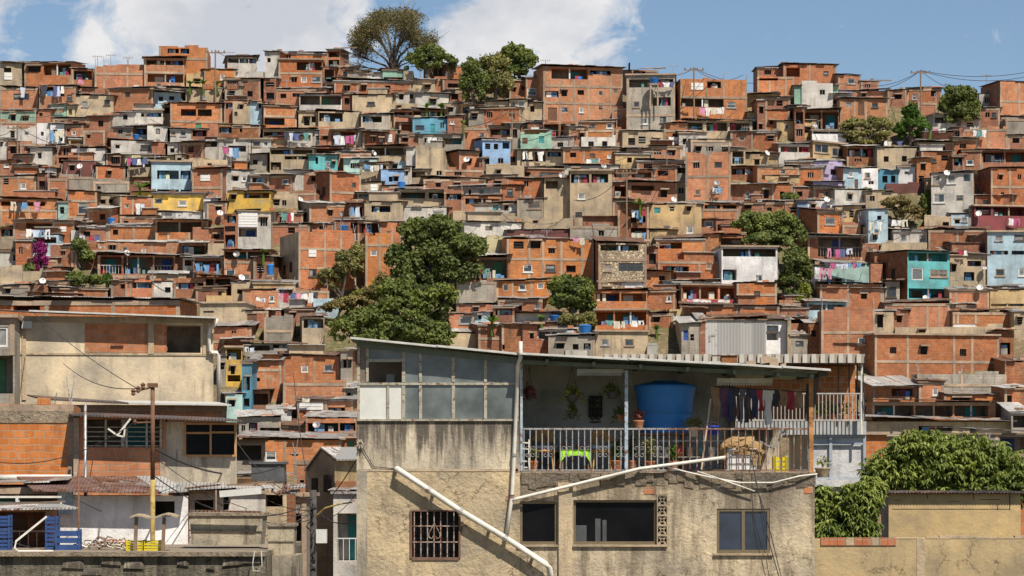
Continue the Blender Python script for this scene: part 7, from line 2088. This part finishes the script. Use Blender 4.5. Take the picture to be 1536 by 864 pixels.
for (desc, s, ph), lst in buckets.items():
    lst.sort(key=lambda q: q[0])
    for i, (d, root) in enumerate(lst):
        pre = '' if len(lst) == 1 else WORDS.get(i+1, 'farthest')+' '
        tag(root, pre+desc+' '+s+' the '+ph, 'house', 'houses stacked on the hillside')
bk = {}
KN = dict(tank=('blue water tank','water tank','water tanks on the roofs'), clothes=('clothesline with washing','clothesline','clotheslines on the hill'), dish=('white satellite dish','satellite dish','satellite dishes on the houses'),
          aerial=('thin rooftop aerial','aerial','rooftop aerials'), pole=('utility pole','utility pole','utility poles on the hill'), wire=('overhead wire','wire','overhead wires on the hill'))
for o, kind, c in ITEMS:
    d, p, ph = nearest_land(c); bk.setdefault((kind, sector(c[0]-p[0], c[1]-p[1]), ph), []).append((d, o))
for (kind, s, ph), lst in bk.items():
    lst.sort(key=lambda q: q[0]); nm, ct, gr = KN[kind]
    for i, (d, o) in enumerate(lst):
        pre = '' if len(lst) == 1 else WORDS.get(i+1, 'farthest')+' '
        tag(o, pre+nm+' '+s+' the '+ph, ct, gr)
for o_ in bpy.data.objects:
    l_ = o_.get('label')
    if l_ and len(l_.split()) > 16: o_['label'] = l_.replace(' house with', ' with', 1)
# houses that show least are dropped from the picture's hidden side or gathered as one mass
bricks = [(VIS[i], h) for i, h in enumerate(HS)]
gone = [h for v_, h in bricks if v_ == 0]
for h in gone:
    for ch in list(h['root'].children): bpy.data.objects.remove(ch)
    bpy.data.objects.remove(h['root']); h['root'] = None
left = sorted([(v_, i) for i, (v_, h) in enumerate(bricks) if h['root'] is not None], reverse=True)
print('visible houses', len(left), 'cut at', left[300][0] if len(left) > 300 else None)
mass = [HS[i] for v_, i in left[300:]]
if mass:
    vs, fs, ms, mats = [], [], [], []
    for h in mass:
        R_ = h['root']; Mx = Matrix.LocRotScale(R_.location, R_.rotation_euler, None)
        for ch in list(R_.children):
            me = ch.data; n = len(vs); idx = []
            for m_ in me.materials:
                if m_ not in mats: mats.append(m_)
                idx.append(mats.index(m_))
            vs += [tuple(Mx @ v_.co) for v_ in me.vertices]
            for pl in me.polygons: fs.append(tuple(n+q for q in pl.vertices)); ms.append(idx[pl.material_index] if idx else 0)
            bpy.data.objects.remove(ch)
        bpy.data.objects.remove(R_)
    me = bpy.data.meshes.new('hillside_houses'); me.from_pydata(vs, [], fs)
    for m_ in mats: me.materials.append(m_)
    me.polygons.foreach_set('material_index', ms); me.update()
    o = bpy.data.objects.new('hillside_houses', me); COL.objects.link(o)
    tag(o, 'small houses and house ends wedged between the larger ones on the hillside', None, None, 'stuff')
# ------------------------------------------------------------------ camera, sun, sky
cam = bpy.data.cameras.new('camera'); co = bpy.data.objects.new('camera', cam); COL.objects.link(co)
co.location = (0,0,CZ); co.rotation_euler = (math.radians(90),0,0)
cam.sensor_width = 36.0; cam.lens = 36.0*F/1536.0; cam.shift_y = (CY-432.0)/1536.0
cam.clip_start = 0.5; cam.clip_end = 20000
SC.camera = co
SUNDIR = Vector((0.34,-0.62,1.0)).normalized()     # towards the sun
sl = bpy.data.lights.new('sun','SUN'); sl.energy = 4.6; sl.angle = math.radians(0.5); sl.color = (1.0,0.94,0.84)
so = bpy.data.objects.new('sun', sl); COL.objects.link(so); so.rotation_euler = SUNDIR.to_track_quat('Z','Y').to_euler(); so.location = (30,-40,90)
w = bpy.data.worlds.new('World'); SC.world = w; w.use_nodes = True
nt = w.node_tree; k = NB(nt); bg = nt.nodes['Background']
sky = k.n('ShaderNodeTexSky'); sky.sky_type = 'NISHITA'; sky.sun_disc = False
sky.sun_elevation = math.asin(SUNDIR.z); sky.sun_rotation = math.atan2(SUNDIR.x, SUNDIR.y); sky.air_density = 1.0; sky.dust_density = 0.6; sky.ozone_density = 2.5; sky.altitude = 900
tc = k.n('ShaderNodeTexCoord')
def dirv(px, py): return Vector(((px-CX)/F, 1.0, (CY-py)/F)).normalized()
mpn = k.n('ShaderNodeMapping'); mpn.inputs['Scale'].default_value = (1,1,1.5); k.l(tc.outputs['Generated'], mpn.inputs[0])
acc = None
# cumulus banks: direction centre, angular radius (rad), weight
for (px, py, r, wgt) in [(240,10,0.036,1.0),(330,40,0.034,1.0),(430,20,0.034,1.0),(150,60,0.018,.7),(480,70,0.020,.8),(390,90,0.03,.9),(540,0,0.016,.6),(730,60,0.019,1.0),(790,20,0.026,1.0),(850,50,0.024,1.0),(880,0,0.02,.8),(690,95,0.014,.8),(-150,0,0.05,.8)]:
    d = dirv(px, py)
    vm = k.n('ShaderNodeVectorMath', operation='DISTANCE'); k.l(tc.outputs['Generated'], vm.inputs[0]); vm.inputs[1].default_value = d
    v = k.math('MULTIPLY', k.mapr(vm.outputs['Value'], r*1.25, r*0.1, 0, 1), wgt)
    acc = v if acc is None else k.math('MAXIMUM', acc, v)
n1 = k.noise(mpn.outputs[0], 42, 9, 0.62, 0.5)
n2 = k.noise(mpn.outputs[0], 16, 7, 0.6)
# elsewhere in the sky, scattered cloud from plain noise
val = k.math('ADD', k.math('MULTIPLY', acc, 0.85), k.math('MULTIPLY', k.math('SUBTRACT', n1, 0.5), 1.5))
cm = k.mapr(val, 0.20, 0.52, 0, 0.95)
cc = k.mix(k.mapr(n2, 0.38, 0.62), (6.3,6.5,7.0), (9.2,9.0,8.9))
skyc = k.mix(1.0, sky.outputs[0], (SKYT), 'MULTIPLY') if False else sky.outputs[0]
mixed = k.mix(cm, skyc, cc)
k.l(mixed, bg.inputs[0]); bg.inputs[1].default_value = 0.068
SC.render.engine = 'CYCLES'
SC.cycles.max_bounces = 5; SC.cycles.diffuse_bounces = 3; SC.cycles.glossy_bounces = 2; SC.cycles.transmission_bounces = 3; SC.cycles.transparent_max_bounces = 4
SC.cycles.use_denoising = True
SC.view_settings.view_transform = 'Standard'; SC.view_settings.look = 'None'; SC.view_settings.exposure = 0.5; SC.view_settings.gamma = 1.0
